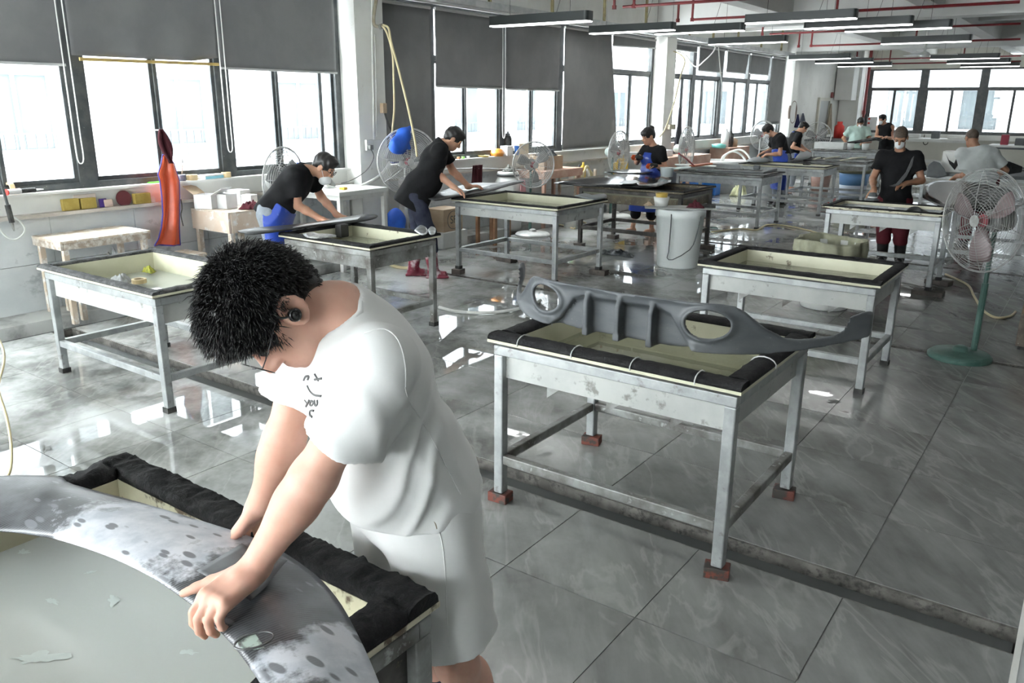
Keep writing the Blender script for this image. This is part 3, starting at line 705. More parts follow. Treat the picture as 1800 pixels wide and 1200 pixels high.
for (x,y,l,s) in ((-5.85,7.10,'dark block under the front left leg of the red-boots table',(.12,.11,.06)),(-4.53,7.10,'grey slab under the front right leg of the red-boots table',(.2,.12,.06)),(-4.53,8.05,'dark block under the rear right leg of the red-boots table',(.2,.12,.06)),(-5.85,8.05,'wide dark block under the rear left leg of the red-boots table',(.26,.12,.06)),
                 (-5.67,9.5,'black block under the front left leg of the dark-stained table',(.13,.12,.06)),(-4.22,9.5,'black block under the front right leg of the dark-stained table',(.13,.12,.06)),(-4.22,10.45,'dark block under the rear right leg of the dark-stained table',(.2,.13,.06)),(-5.67,10.45,'dark block under the rear left leg of the dark-stained table',(.14,.12,.06)),
                 (-2.37,9.25,'block under the front left leg of the table of the man in black',(.13,.11,.05)),(-1.27,9.25,'wide grey slab under the front right leg of the table of the man in black',(.3,.14,.05)),(-1.27,9.9,'dark slab under the rear right leg of the table of the man in black',(.26,.13,.05)),(-2.37,9.9,'block under the rear left leg of the table of the man in black',(.13,.11,.05))):
    brick(l,(x,y),rng.uniform(-.25,.25),m_brickk,s)

for n,(px,py,sx,sy,rz) in enumerate(((65,1155,.055,.018,.7),(200,1055,.03,.012,-.4),(40,970,.018,.01,.3),(90,1055,.022,.01,.2),(330,1145,.022,.008,.4),(160,1005,.016,.006,.9))):  # flat white patches painting broken ceiling-lamp reflections on the milky water
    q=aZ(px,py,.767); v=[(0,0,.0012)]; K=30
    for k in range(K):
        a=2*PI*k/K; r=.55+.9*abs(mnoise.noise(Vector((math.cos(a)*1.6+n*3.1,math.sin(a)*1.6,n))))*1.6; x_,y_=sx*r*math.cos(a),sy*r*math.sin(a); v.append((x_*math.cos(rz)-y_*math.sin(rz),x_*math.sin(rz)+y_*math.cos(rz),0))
    c=T0.location; MB().raw([(a+q[0]-c[0],b+q[1]-c[1],.7665+z) for a,b,z in v],[(0,1+k,1+(k+1)%K) for k in range(K)]).obj('lamp_glint',M('glint_white',(.80,.86,.83),rough=.6),T0,smooth=True)
# ================================================================== PEOPLE
def skin(name,c,c2): return M(name,c,c2,14,.3,.7,.48,sss=.12,spec=.35,crd='Object')
m_skin=skin('skin_tan',(.47,.25,.16),(.55,.31,.21)); m_skind=skin('skin_brown',(.34,.17,.10),(.42,.22,.14)); m_skinl=skin('skin_light',(.54,.30,.225),(.62,.37,.285))
m_hair=M('hair_black',(.008,.007,.007),(.02,.018,.017),30,.4,.7,.45,crd='Object'); m_buzz=M('hair_buzzed',(.05,.035,.025),(.10,.07,.05),80,.4,.6,.6,crd='Object')
def cloth(name,c,c2=None,rough=.85): return M(name,c,c2 or tuple(x*1.25+.003 for x in c),9,.35,.7,rough,bmp=.15,bsc=220,bd=.001,spec=.2,crd='Object')
m_black=cloth('black_cotton',(.008,.008,.009)); m_navy=cloth('navy_trousers',(.022,.026,.05),(.05,.055,.08)); m_maroon=cloth('maroon_trousers',(.10,.018,.025)); m_mint=cloth('mint_scrubs',(.40,.52,.47)); m_greyt=cloth('grey_trousers',(.20,.22,.24)); m_whitet=cloth('white_work_shirt',(.60,.63,.62),(.5,.53,.52)); m_denim=cloth('washed_grey_jeans',(.18,.20,.23),(.30,.33,.36))
m_apron=M('blue_rubber_apron',(.022,.06,.36),(.03,.075,.42),4,.35,.7,.32,c3=(.16,.22,.5),sc3=6,lo3=.60,hi3=.75,bmp=.25,bsc=7,bd=.02,crd='Object')
m_mask=M('white_mask',(.80,.82,.82),rough=.8); m_eye=M('eye_dark',(.012,.01,.01),rough=.2); m_glove=M('orange_grip',(.62,.09,.02),rough=.6); m_glovek=M('black_glove',(.02,.02,.02),rough=.7)
m_bootred=M('maroon_rubber_boot',(.15,.012,.03),(.22,.03,.05),5,.4,.6,.3,c3=(.55,.45,.47),sc3=9,lo3=.5,hi3=.64,crd='Object'); m_bootk=M('black_rubber_boot',(.012,.012,.012),(.03,.03,.03),9,rough=.35)
m_specs=M('spectacle_frame',(.01,.01,.01),rough=.3)
RH=np.array([math.cos(_y),math.sin(_y),0.])
def nrm(v): v=np.asarray(v,float); return v/np.linalg.norm(v)
def aP(q,b):
    """point on the upright plane through b that faces the hall's viewpoint, q=(x,y,depth offset)"""
    n=nrm((b[0],b[1],0)); D=math.hypot(b[0],b[1])+(q[2] if len(q)>2 else 0); d=_d(q); s=D/(d@n); p=d*s; p[2]+=CH; return p
def ik(a,c,l1,l2,pole):
    a,c,pole=map(lambda t:np.asarray(t,float),(a,c,pole)); v=c-a; L=np.linalg.norm(v)
    if L>(l1+l2)*.995: k=L/((l1+l2)*.995); l1*=k;l2*=k
    u=v/L; x=(l1*l1-l2*l2+L*L)/(2*L); h=math.sqrt(max(l1*l1-x*x,1e-6)); w=pole-a; w=w-u*(w@u)
    n=np.linalg.norm(w); w=w/n if n>1e-4 else np.array([0,0,-1.])
    return a+u*x+w*h
def frame(fwd,up):
    f=nrm(fwd); r=nrm(np.cross(f,up)); u=np.cross(r,f); return np.stack([r,f,u],1)
def head_sdf(S,c,R,g=0,k=.02):
    P=lambda x,y,z:c+R@np.array([x,y,z])
    S.ell(P(0,-.012,.03),(.076,.095,.085),R,k,grow=g).ell(P(0,.022,-.05),(.06,.068,.07),R,.03,grow=g).ell(P(0,.05,-.088),(.034,.034,.03),R,.03,grow=g)
    if g==0:
        S.cap(P(0,.082,.012),P(0,.104,-.028),.010,.015,.015).ell(P(.014,.094,-.033),(.011,.012,.009),R,.008).ell(P(-.014,.094,-.033),(.011,.012,.009),R,.008)
        S.cap(P(-.045,.073,.024),P(.045,.073,.024),.011,.011,.02)
        for s in (-1,1):
            S.ell(P(s*.034,.086,.004),(.018,.012,.011),R,.012,'-'); S.ell(P(s*.034,.074,.003),(.014,.012,.011),R,.004)
            S.ell(P(s*.079,-.005,-.012),(.010,.026,.034),R,.008)
        S.ell(P(0,.084,-.062),(.024,.011,.007),R,.008).ell(P(0,.083,-.074),(.022,.011,.007),R,.006)
def hand_sdf(S,w,d,pn,side,curl=(.5,.5,.4),sc=1.,k=.008,spread=.1,thumb=.6,tcurl=.3,r=.0085):
    """w wrist, d pointing, pn palm normal, side: vector towards the thumb"""
    w=np.asarray(w,float); d=nrm(d); pn=nrm(np.asarray(pn,float)-d*(np.asarray(pn,float)@d)); s=nrm(side-d*(side@d)-pn*(side@pn)); R=np.stack([s,d,pn],1)
    S.box(w+d*.05*sc,(.040*sc,.046*sc,.0135*sc),R,.0125*sc,.015)
    S.cap(w-d*.02,w+d*.02*sc,.027*sc,.026*sc,.02)
    S.ell(w+d*.035*sc+s*.024*sc+pn*.009*sc,(.018*sc,.034*sc,.015*sc),R,.01)
    tips=[]
    for i,(o,L) in enumerate(((.030,.072),(.0105,.080),(-.0095,.075),(-.0285,.060))):
        p=w+d*(.092-.004*abs(i-1))*sc+s*o*sc; dd=nrm(d+s*spread*(1.5-i)*.35); seg=(L*.45,L*.32,L*.26); pts=[w+d*.045*sc+s*o*.8*sc,p]; ang=0
        for q in range(3):
            ang+=curl[q]*(1+.08*i); v=dd*math.cos(ang)+pn*math.sin(ang); p=p+v*seg[q]*sc; pts.append(p)
        rr=np.array([r*1.05,r*1.12,r*1.02,r*.93,r*.82])*sc*(.92 if i==3 else 1)
        S.chain(pts[1:],rr[1:],.003); S.cap(pts[0],pts[1],r*1.1*sc,r*1.12*sc,.012); tips.append((pts,rr))
    p=w+d*.022*sc+s*.028*sc; v=nrm(d*math.cos(thumb)+s*math.sin(thumb)+pn*.25); q=p+v*.044*sc; v2=nrm(v+(-s*.5+pn*.3)*tcurl+d*.2); e=q+v2*.032*sc; v3=nrm(v2+(-s*.4+pn*.2)*tcurl); f=e+v3*.027*sc
    S.chain([p,q,e,f],np.array([.0155,.0125,.0105,.0088])*sc,.006); tips.append(([p,q,e,f],None)); return tips
def human(label,b,J,face,look,top=None,legs=None,skinm=None,h=.0065,lean=None,apron=None,mask=False,hairm=None,hair='short',boots=None,gloves=False,sleeve=.62,hem=.02,sc=1.,glasses=False,group=None,trouser=True,belly=0,feet=None,curl=(.35,.4,.3),shin_cut=None,sex='m'):
    skinm=skinm or m_skin; hairm=hairm or m_hair; b=np.array([b[0],b[1],0.]); A=nrm(b)
    def W(q): return aP(q,b)-b if not isinstance(q,np.ndarray) else q-b
    dirv=lambda f: nrm(RH*f[0]+A*f[1]+np.array([0,0,f[2] if len(f)>2 else 0]))
    F=dirv(face); F[2]=0; F=nrm(F); Rt=np.array([F[1],-F[0],0.])
    hip=W(J['hip']); neck=W(J['neck']); head=W(J['head']); spine=nrm(neck-hip); sh={}
    Fc=nrm(F-spine*(F@spine)); TR_=np.stack([Rt,Fc,spine],1)
    L=np.linalg.norm(neck-hip); bw=.178*sc if sex=='m' else .158*sc
    for s,n in ((1,'R'),(-1,'L')): sh[n]=neck-spine*.055*sc+Rt*s*bw+Fc*.01
    if 'shR' in J: sh['R']=W(J['shR'])
    if 'shL' in J: sh['L']=W(J['shL'])
    arms={}
    for n in 'RL':
        wr=W(J['w'+n]); el=ik(sh[n],wr,.285*sc,.25*sc,W(J['e'+n])); arms[n]=(sh[n],el,wr,W(J['h'+n]))
    ft={}
    for s,n in ((1,'R'),(-1,'L')):
        f=feet[n] if feet and n in feet else None
        ft[n]=(W(f) if f is not None else np.array([hip[0],hip[1],0])*.85+Rt*s*.11+np.array([0,0,0.])); ft[n][2]=.075
    hp={n:hip+Rt*s*.09*sc for s,n in ((1,'R'),(-1,'L'))}
    kn={n:ik(hp[n],ft[n],.503*np.linalg.norm(hp[n]-ft[n]),.503*np.linalg.norm(hp[n]-ft[n]),(hp[n]+ft[n])/2+F*.5) for n in 'RL'}
    pts=np.array([hip,neck,head]+[p for a in arms.values() for p in a]+list(ft.values())+list(kn.values())); lo=pts.min(0)-.24; hi=pts.max(0)+.24; lo[2]=-.03
    root=thing('person',label,'person',tuple(b),0,group)
    HR=frame(dirv(look),np.array([0,0,1.])); chest=hip+(neck-hip)*.66; wa=hip+(neck-hip)*.33
    def torso(S,g,k=.05):
        S.ell(hip+spine*.02,(.165*sc,.112*sc,.115*sc),TR_,k,grow=g).ell(wa+Fc*(.01+belly),(.15*sc,.112*sc+belly,.15*sc),TR_,k,grow=g).ell(chest,(.168*sc if sex=='m' else .15*sc,.115*sc,.17*sc),TR_,k,grow=g)
        S.cap(sh['R']-spine*.012,sh['L']-spine*.012,.055*sc,.055*sc,.05,grow=g).cap(chest+spine*.05,neck-spine*.01,.08*sc,.06*sc,.04,grow=g)
        if sex=='f': S.ell(chest+Fc*.085-spine*.02+Rt*.06,(.06,.05,.06),TR_,.03,grow=g).ell(chest+Fc*.085-spine*.02-Rt*.06,(.06,.05,.06),TR_,.03,grow=g)
    def legp(S,g,end=1.,k=.03,flare=0):
        for n in 'RL':
            e=kn[n]+(ft[n]-kn[n])*end
            S.cap(hp[n],kn[n],.082*sc,.056*sc,k,grow=g).cap(kn[n],e,.054*sc+flare*.5,.040*sc+flare,k,grow=g)
    S=SDF(lo,hi,h); torso(S,-.004); legp(S,-.004)
    S.cap(neck-spine*.03,head-HR[:,2]*.045-HR[:,1]*.02,.056*sc,.052*sc,.03); head_sdf(S,head,HR)
    for n in 'RL':
        s_,e_,w_,h_=arms[n]; sg=1 if n=='R' else -1
        S.cap(s_,e_,.047*sc,.039*sc,.03).cap(e_,e_+(w_-e_)*.35,.040*sc,.039*sc,.02).cap(e_+(w_-e_)*.35,w_,.038*sc,.026*sc,.02)
        d=nrm(h_-w_); pn=np.array([0,0,-1.]) if abs(d[2])<.85 else F*1.
        if 'pn'+n in J: pn=dirv(J['pn'+n])
        side=np.cross(d,pn)*(-sg); hand_sdf(S,w_,d,pn,side,curl,sc*(.95 if sex=='m' else .88),spread=.2)
        if boots is None: 
            f=ft[n]; S.cap(f-F*.03-np.array([0,0,.04]),f+F*.11-np.array([0,0,.045]),.034,.03,.03).cap(f+F*.10-np.array([0,0,.05]),f+F*.16-np.array([0,0,.055]),.034,.022,.02)
    S.cut((0,0,-1),(0,0,.001)); bo=S.obj('body',skinm,root)
    if top is not None:
        S=SDF(lo,hi,h*1.25)
        if sleeve>0:
            for n in 'RL':
                s_,e_,w_,h_=arms[n]; d=nrm(e_-s_); l=np.linalg.norm(e_-s_); en=s_+d*l*sleeve
                S.cap(s_,en+d*.05,.064*sc,.080*sc,.04)
                S.box(en+d*.11,(.12,.11,.12),frame(d,np.array([.3,.2,1.])),.004,.004,'-'); S.cap(en-d*.04,en+d*.05,.060*sc,.068*sc,.006,'-')
        torso(S,.022); S.cap(hip-spine*(.02+hem),hip+spine*.1,.155*sc+belly,.14*sc+belly,.05)
        S.wrinkle(.006,(28,41,55,70),int(abs(b[0]*97))%50)
        if sleeve==0:
            for n in 'RL': S.cap(sh[n]+nrm(sh[n]-neck)*.02,sh[n]+nrm(sh[n]-neck)*.2,.075,.1,.01,'-')
        S.cut(-spine,hip-spine*(.05+hem),.01); S.ell(neck+spine*.05+Fc*.03,(.075,.09,.07),TR_,.01,'-')
        S.obj('shirt',top,root)
    if legs is not None:
        S=SDF(lo,hi,h*1.25); S.ell(hip,(.168*sc,.118*sc,.11*sc),TR_,.05,grow=.008); legp(S,.022,.93 if shin_cut is None else shin_cut,.04,.018); S.wrinkle(.006,(22,35,50,60),3); S.cut(spine,hip+spine*.09)
        S.obj('trousers',legs,root)
    if apron:
        zt,zb=apron; S=SDF(lo,hi,h*1.25); torso(S,.03); legp(S,.04,.9,.12,.03); S.cap((hp['R']+hp['L'])/2,(kn['R']+kn['L'])/2,.10,.10,.08); S.cap((kn['R']+kn['L'])/2,(ft['R']+ft['L'])/2,.10,.12,.08); S.wrinkle(.006,(14,25,33),9)
        S.cut(-F,hip-F*.01,.01); S.cut(-Fc,hip-Fc*.01,.01); S.cut((0,0,-1),(0,0,zb)); S.cut(spine,hip+spine*zt)
        # bib narrows towards the chest
        for s in (1,-1): S.cut(nrm(Rt*s+spine*.35),hip+spine*.16+Rt*s*(.175*sc))
        S.obj('apron',m_apron,root)
        q=[neck+Fc*.06+Rt*.07-spine*.02,neck-Fc*.075+Rt*.05+spine*.012,neck-Fc*.085,neck-Fc*.075-Rt*.05+spine*.012,neck+Fc*.06-Rt*.07-spine*.02]
        MB().tube(smooth_path(q,5),.008,6).obj('apron_strap',m_apron,root)
    if boots is not None:
        for n in 'RL':
            f=ft[n]; S=SDF(f-.24,f+.24+np.array([0,0,.2]),.007); S.cap(f+np.array([0,0,-.01]),f+(kn[n]-f)*.72,.060,.078,.02).cap(f-F*.02-np.array([0,0,.035]),f+F*.12-np.array([0,0,.035]),.042,.042,.04)
            S.box(f+F*.045-np.array([0,0,.062]),(.05,.13,.012),np.stack([Rt,F,np.array([0,0,1.])],1),.01,.006)
            S.cut(nrm(kn[n]-f),f+(kn[n]-f)*.68); S.cap(f+(kn[n]-f)*.6,f+(kn[n]-f)*.8,.066,.068,.003,'-'); S.cut((0,0,-1),(0,0,.001))
            S.obj('boot',boots,root)
    P=lambda x,y,z:head+HR@np.array([x,y,z])
    if hair:
        S=SDF(head-.19,head+.19,.006 if h>.006 else .005)
        S.ell(P(0,-.016,.036),(.076,.095,.086),HR,.02,grow=.010 if hair!='buzz' else .003)
        if hair=='short': S.ell(P(0,.045,.092),(.06,.05,.03),HR,.03); S.ell(P(0,-.07,-.02),(.06,.035,.06),HR,.03)
        if hair=='bun': S.ell(P(0,-.085,.085),(.05,.048,.045),HR,.012); S.ell(P(0,.065,.062),(.07,.032,.045),HR,.03); S.ell(P(0,-.07,-.02),(.062,.04,.06),HR,.03)
        if hair!='buzz': S.wrinkle(.004,(90,120,150),4)
        S.ell(P(0,.115,-.045),(.075,.085,.085 if hair!='bun' else .078),HR,.012,'-'); S.cut(-HR[:,2],P(0,0,-.062)); S.ell(P(.09,.02,-.07),(.03,.05,.065),HR,.01,'-'); S.ell(P(-.09,.02,-.07),(.03,.05,.065),HR,.01,'-')
        S.obj('hair',hairm,root)
    for s in (-1,1):
        MB().lathe([(0,-.006),(.006,-.004),(.008,0),(.006,.004),(0,.006)],8,Matrix.Translation(Vector(P(s*.034,.083,.003)))).obj('eye',m_eye,bo,smooth=True)
        MB().tube([P(s*.016,.087,.02),P(s*.034,.086,.026),P(s*.052,.074,.021)],.004,5).obj('eyebrow',m_hair,bo)
    if mask:
        dz=mask if isinstance(mask,float) else 0.; S=SDF(head-.2,head+.2,.006); S.ell(P(0,.062,-.058+dz),(.056,.052,.058),HR,.01).cap(P(0,.095,-.03+dz),P(0,.112,-.055+dz),.012,.016,.03); S.cut(-HR[:,1],P(0,.03,0)); S.obj('face_mask',m_mask,root)
        for s in (-1,1):
            MB().tube([P(s*.05,.06,-.035+dz),P(s*.075,.02,-.02),P(s*.082,-.02,-.005)],.0025,5).obj('mask_strap',m_mask,root)
            if not isinstance(mask,float): pass
    if glasses:
        g=thing('glasses_tmp','x y z w','x'); bpy.data.objects.remove(g)
        mb=MB()
        for s in (-1,1): mb.ring(P(s*.034,.108,.0),.023,.0025,HR[:,1],16,5); mb.tube([P(s*.056,.106,.005),P(s*.08,.06,.008),P(s*.084,-.02,0)],.0025,5)
        mb.tube([P(-.012,.11,.004),P(.012,.11,.004)],.0025,5); mb.obj('glasses',m_specs,root)['kind']='stuff'
    if gloves:
        for n in 'RL':
            s_,e_,w_,h_=arms[n]; S=SDF(w_-.2,w_+.2,.006); d=nrm(h_-w_); S.ell(w_+d*.045,(.046,.05,.04),frame(d,np.array([0,0,1.])),.01).cap(w_-d*.03,w_+d*.03,.032,.036,.02); S.obj('glove',m_glovek,root)
            mb=MB()
            for q in range(4): 
                c=w_+d*(.045+.016*q)-np.cross(d,F)*.01; mb.tube([c+np.array([0,0,.034])+F*.02,c+F*.05,c-np.array([0,0,.03])+F*.03],.0105,6)
            mb.obj('finger_grip',m_glove,root)['kind']='stuff'
    return root
def bdir(px,py,D):
    d=_d((px,py)); return nrm((d[0],d[1],0))*D
human('man with glasses, lowered mask and blue apron bending over a wash tank',(-6.06,4.9),
  dict(hip=(478,374),neck=(537,298),head=(570,293,.0),eR=(538,366,-.1),wR=(566,386,-.12),hR=(584,389,-.14),eL=(570,352,.25),wL=(593,378,.14),hL=(612,383,.12)),(1,-.1),(.78,-.12,-.62),m_black,m_denim,mask=-.035,glasses=True,apron=(.12,.32),h=.0055,boots=m_bootk)
b2=aZ(742,487,0)
human('man in a black polo shirt and maroon rubber boots sanding a black panel',(b2[0],b2[1]),
  dict(hip=(730,342),neck=(777,252),head=(797,244,.0),eR=(781,304,-.12),wR=(798,329,-.15),hR=(812,336,-.16),eL=(803,305,.22),wL=(824,328,.15),hL=(840,326,.14)),(1,.05),(.75,.1,-.65),m_black,m_navy,boots=m_bootred,h=.0055,sc=1.06,hem=.1,feet=dict(R=(762,484,-.05),L=(726,478,.1)),belly=.03,shin_cut=.42)
b3=aZ(1122,408,0)
human('woman with hair bun in blue apron and orange-gripped gloves',(b3[0],b3[1]),
  dict(hip=(1143,318),neck=(1150,257),head=(1139,239,-.02),eR=(1119,285,-.15),wR=(1124,277,-.28),hR=(1113,276,-.34),eL=(1174,293,-.05),wL=(1150,291,-.26),hL=(1136,292,-.33)),(-.75,-.65),(-.8,-.45,-.35),m_black,m_black,apron=(.42,.33),sex='f',hair='bun',gloves=True,h=.006,sc=.95,feet=dict(R=(1112,404,0),L=(1145,408,0)),shin_cut=.45,curl=(.8,.9,.6))
b4=aZ(1566,461,0)
human('masked man with buzzed hair in black shirt and maroon trousers holding a black part',(b4[0],b4[1]),
  dict(hip=(1573,352),neck=(1582,266,0),head=(1583,241,-.06),eR=(1534,310,.0),wR=(1536,333,-.3),hR=(1533,347,-.36),eL=(1622,314,-.05),wL=(1594,322,-.28),hL=(1578,326,-.34)),(-.05,-1),(-.03,-.8,-.6),m_black,m_maroon,skinm=m_skind,mask=True,hair='buzz',hairm=m_buzz,boots=m_bootk,h=.0055,sc=1.04,hem=.1,feet=dict(R=(1549,459,0),L=(1580,461,0)),shin_cut=.42)
b5=bdir(1722,330,13.3)
human('shaven-headed man in a pale shirt seen from behind, beyond the big fan',(b5[0],b5[1]),
  dict(hip=(1727,322),neck=(1717,262),head=(1708,243,.05),eR=(1752,296,.2),wR=(1742,312,.35),hR=(1734,318,.4),eL=(1690,298,.05),wL=(1681,310,.2),hL=(1674,316,.25)),(-.25,1),(-.45,.85,-.3),m_whitet,m_maroon,skinm=m_skind,hair='buzz',hairm=m_buzz,boots=m_bootk,h=.007,sc=1.1,hem=.06,sleeve=.72)
b6=bdir(1376,300,17.0)
human('young masked man in black shirt and blue apron leaning to the left over a tank',(b6[0],b6[1]),
  dict(hip=(1376,276),neck=(1366,238),head=(1350,230,-.02),eL=(1368,262,-.2),wL=(1347,272,-.22),hL=(1338,276,-.22),eR=(1353,258,.2),wR=(1342,268,.1),hR=(1334,271,.1)),(-1,-.15),(-.72,-.25,-.62),m_black,m_denim,mask=True,apron=(.2,.3),h=.007,boots=m_bootk)
b7=aZ(1388,333,0)
human('man with blue apron leaning to the right, back to back with the masked one',(b7[0],b7[1]),
  dict(hip=(1392,272),neck=(1400,233),head=(1412,224,.0),eR=(1398,254,-.2),wR=(1412,264,-.22),hR=(1421,268,-.22),eL=(1406,252,.2),wL=(1416,262,.12),hL=(1424,265,.1)),(1,0),(.78,.0,-.6),m_black,m_greyt,apron=(.05,.35),h=.007,shin_cut=.8)
b8=bdir(1505,260,23.7)
human('masked man in mint green scrubs at the far end',(b8[0],b8[1]),
  dict(hip=(1505,255),neck=(1510,223,0),head=(1513,215,-.05),eR=(1487,240,0),wR=(1486,249,-.15),hR=(1486,254,-.2),eL=(1524,241,-.1),wL=(1519,250,-.3),hL=(1514,252,-.4)),(.2,-1),(.1,-.85,-.5),m_mint,m_mint,skinm=m_skind,mask=True,h=.008,sc=1.14,belly=.04)
b9=bdir(1556,260,23.3)
human('masked young man in a black sleeveless top at the far end',(b9[0],b9[1]),
  dict(hip=(1559,252),neck=(1556,219,0),head=(1551,210,-.03),eR=(1544,235,-.1),wR=(1549,241,-.3),hR=(1541,243,-.35),eL=(1567,235,-.1),wL=(1558,241,-.3),hL=(1550,242,-.4)),(-.5,-.85),(-.8,-.5,-.25),m_black,m_black,mask=True,h=.008,sleeve=0)
# ================================================================== THE MAN IN WHITE AT THE NEAREST TANK
def aD(x,y,t):
    p=_d((x,y))/FPX*t; return np.array([p[0],p[1],p[2]+CH])
def cv(x,y,z): return nrm(x*RT+y*UP-z*FW)
m_wtee=M('white_cotton_tee',(.64,.64,.63),(.68,.68,.67),5,rough=.9,bmp=.12,bsc=420,bd=.0008,sheen=.2,crd='Object')
m_wshort=M('white_sweat_shorts',(.62,.62,.61),(.66,.66,.65),5,rough=.9,bmp=.12,bsc=380,bd=.0008,sheen=.2,crd='Object')
m_print=M('shirt_print_grey',(.10,.10,.10),rough=.9); m_bud=M('earbud_black',(.012,.012,.012),rough=.25); m_sock=M('navy_sock',(.02,.022,.035),rough=.9); m_shoe=M('black_rubber_shoe',(.02,.02,.02),rough=.5)
fg=np.array([-1.24,1.50,0.])
FGR=thing('person','man in white T-shirt and shorts with glasses and earbud leaning over the nearest tank','person',tuple(fg))
hf=cv(-.26,-.95,.12); hu0=cv(-.80,.22,.54); HR=frame(hf,hu0)
hd=aD(480,548,1.60); P=lambda x,y,z:hd+HR@np.array([x,y,z])
neck=aD(596,540,1.66); hip=aD(716,862,1.98); shL=aD(668,632,1.56); shR=aD(545,592,1.83)
elL=aD(556,832,1.61); wrL=np.array(aZ(440,1006,.985)); kL=np.array(aZ(364,1066,.965))
elR=aD(502,765,1.86); wrR=aD(457,886,1.905); kR=aD(424,932,1.945)
spine=nrm(neck-hip); rt=nrm((shR-shL)-spine*((shR-shL)@spine)); fw=np.cross(spine,rt); TRm=np.stack([rt,fw,spine],1)
LT=neck-hip; chest=hip+LT*.68; wa=hip+LT*.34
hpL=hip-rt*.095; hpR=hip+rt*.095
anL=np.array([-1.10,1.50,.09]); anR=np.array([-1.38,1.62,.09]); knL=ik(hpL,anL,.44,.43,np.array([-1.2,.9,.5])); knR=ik(hpR,anR,.44,.43,np.array([-1.5,.9,.5]))
Z=np.array([0,0,1.])
S=SDF((-1.80,.60,-.01),(-.84,1.74,1.72),.004)
S.ell(hip,(.155,.10,.11),TRm,.05).ell(wa,(.135,.095,.14),TRm,.05).ell(chest,(.155,.10,.165),TRm,.05).cap(shR-spine*.01,shL-spine*.01,.045,.045,.05).cap(chest+spine*.05,neck,.07,.052,.04)
S.cap(neck-spine*.02,P(0,-.028,-.05),.057,.054,.03).cap(neck-spine*.05+rt*.08,P(.025,-.05,-.02),.03,.022,.03).cap(neck-spine*.05-rt*.08,P(-.025,-.05,-.02),.03,.022,.03)
head_sdf(S,hd,HR)
# ear on the visible side: helix, hollow, lobe
S.ell(P(-.083,-.010,-.010),(.008,.024,.032),HR,.006).ell(P(-.091,-.006,-.010),(.007,.014,.020),HR,.005,'-')
for k in range(9):
    a0=-.9+k*.5; a1=a0+.5
    if k<8: S.cap(P(-.088,-.010-.022*math.cos(a0),-.008+.030*math.sin(a0)),P(-.088,-.010-.022*math.cos(a1),-.008+.030*math.sin(a1)),.0042,.0042,.004)
S.cap(P(-.086,.006,-.034),P(-.086,.0,-.040),.007,.006,.006)
for (s_,e_,w_) in ((shL,elL,wrL),(shR,elR,wrR)):
    f=w_-e_; S.cap(s_,e_,.048,.043,.03).cap(e_,e_+f*.3,.043,.043,.02).cap(e_+f*.3,w_,.042,.0275,.02).cap(e_+f*.1,e_+f*.45,.040,.030,.03)
thL=np.array(aZ(322,1040,.955))-np.array(aZ(364,1066,.955))
dL=nrm(kL-wrL); tipsL=hand_sdf(S,wrL,dL,-Z+.05*thL,nrm(thL+.1*Z),(.55,.72,.5),1.03,.006,.14,.95,.05,.0092)
for i,o in enumerate((.028,.0095,-.0095,-.027)):      # knuckles
    sd=nrm(thL-dL*(thL@dL)); S.ell(wrL+dL*.088+sd*o+Z*.010,(.009,.009,.007),None,.008)
dR=nrm(kR-wrR); sdR=np.cross(dR,-Z)*-1; hand_sdf(S,wrR,dR,-Z,-nrm(np.cross(dR,Z))*-1,(.15,.3,.25),1.0,.006,.2,.25,.15,.0088)
for (h_,k_,a_) in ((hpL,knL,anL),(hpR,knR,anR)):
    S.cap(h_,k_,.08,.055,.03).cap(k_,a_,.05,.036,.03).ell(k_+(a_-k_)*.3-np.array([0,-.02,0]),(.048,.05,.11),None,.03).cap(a_-Z*.05,a_+np.array([-.05,-.15,-.055]),.035,.028,.03)
S.cut((0,0,-1),(0,0,.002)); S.lo=S.lo-V3(fg)
BODY=S.obj('body',m_skinl,FGR,1)
def sd(lo,hi,h): return SDF(lo,hi,h)
# ---- T-shirt
S=SDF((-1.72,.70,.70),(-.84,1.80,1.72),.0058)
def sleeve(S,s_,e_,fr,r0,r1):
    d=nrm(e_-s_); en=s_+(e_-s_)*fr; S.cap(s_,en+d*.06,r0,r1,.03); L=np.linalg.norm(en-s_)+.06; ra=r0+(r1-r0)*(L-.14)/L
    S.box(en+d*.16,(.17,.16,.17),frame(d,Z),.004,.003,'-'); S.cap(en-d*.08,en+d*.06,ra-.012,r1-.012,.004,'-')
sleeve(S,shL,aD(602,772,1.62),1.0,  .068,.088); sleeve(S,shR,elR,.62,.068,.090); SL=S; S=SDF((-1.72,.70,.70),(-.84,1.80,1.72),.0058)
drop=np.array([0,0,-1.])
S.ell(hip+spine*.02,(.195,.145,.14),TRm,.05).ell(wa,(.180,.132,.19),TRm,.06).ell(chest,(.182,.138,.19),TRm,.05).cap(shR-spine*.012,shL-spine*.012,.071,.071,.05).cap(chest+spine*.06,neck-spine*.012,.092,.066,.05)
S.cap(hip-spine*.12,hip+spine*.10,.185,.168,.06)
S.ell(wa+fw*.012+drop*.03,(.15,.10,.15),TRm,.07)
hh=np.clip(.5+.5*(SL.d-S.d)/.035,0,1); S.d=SL.d+(S.d-SL.d)*hh-.035*hh*(1-hh)
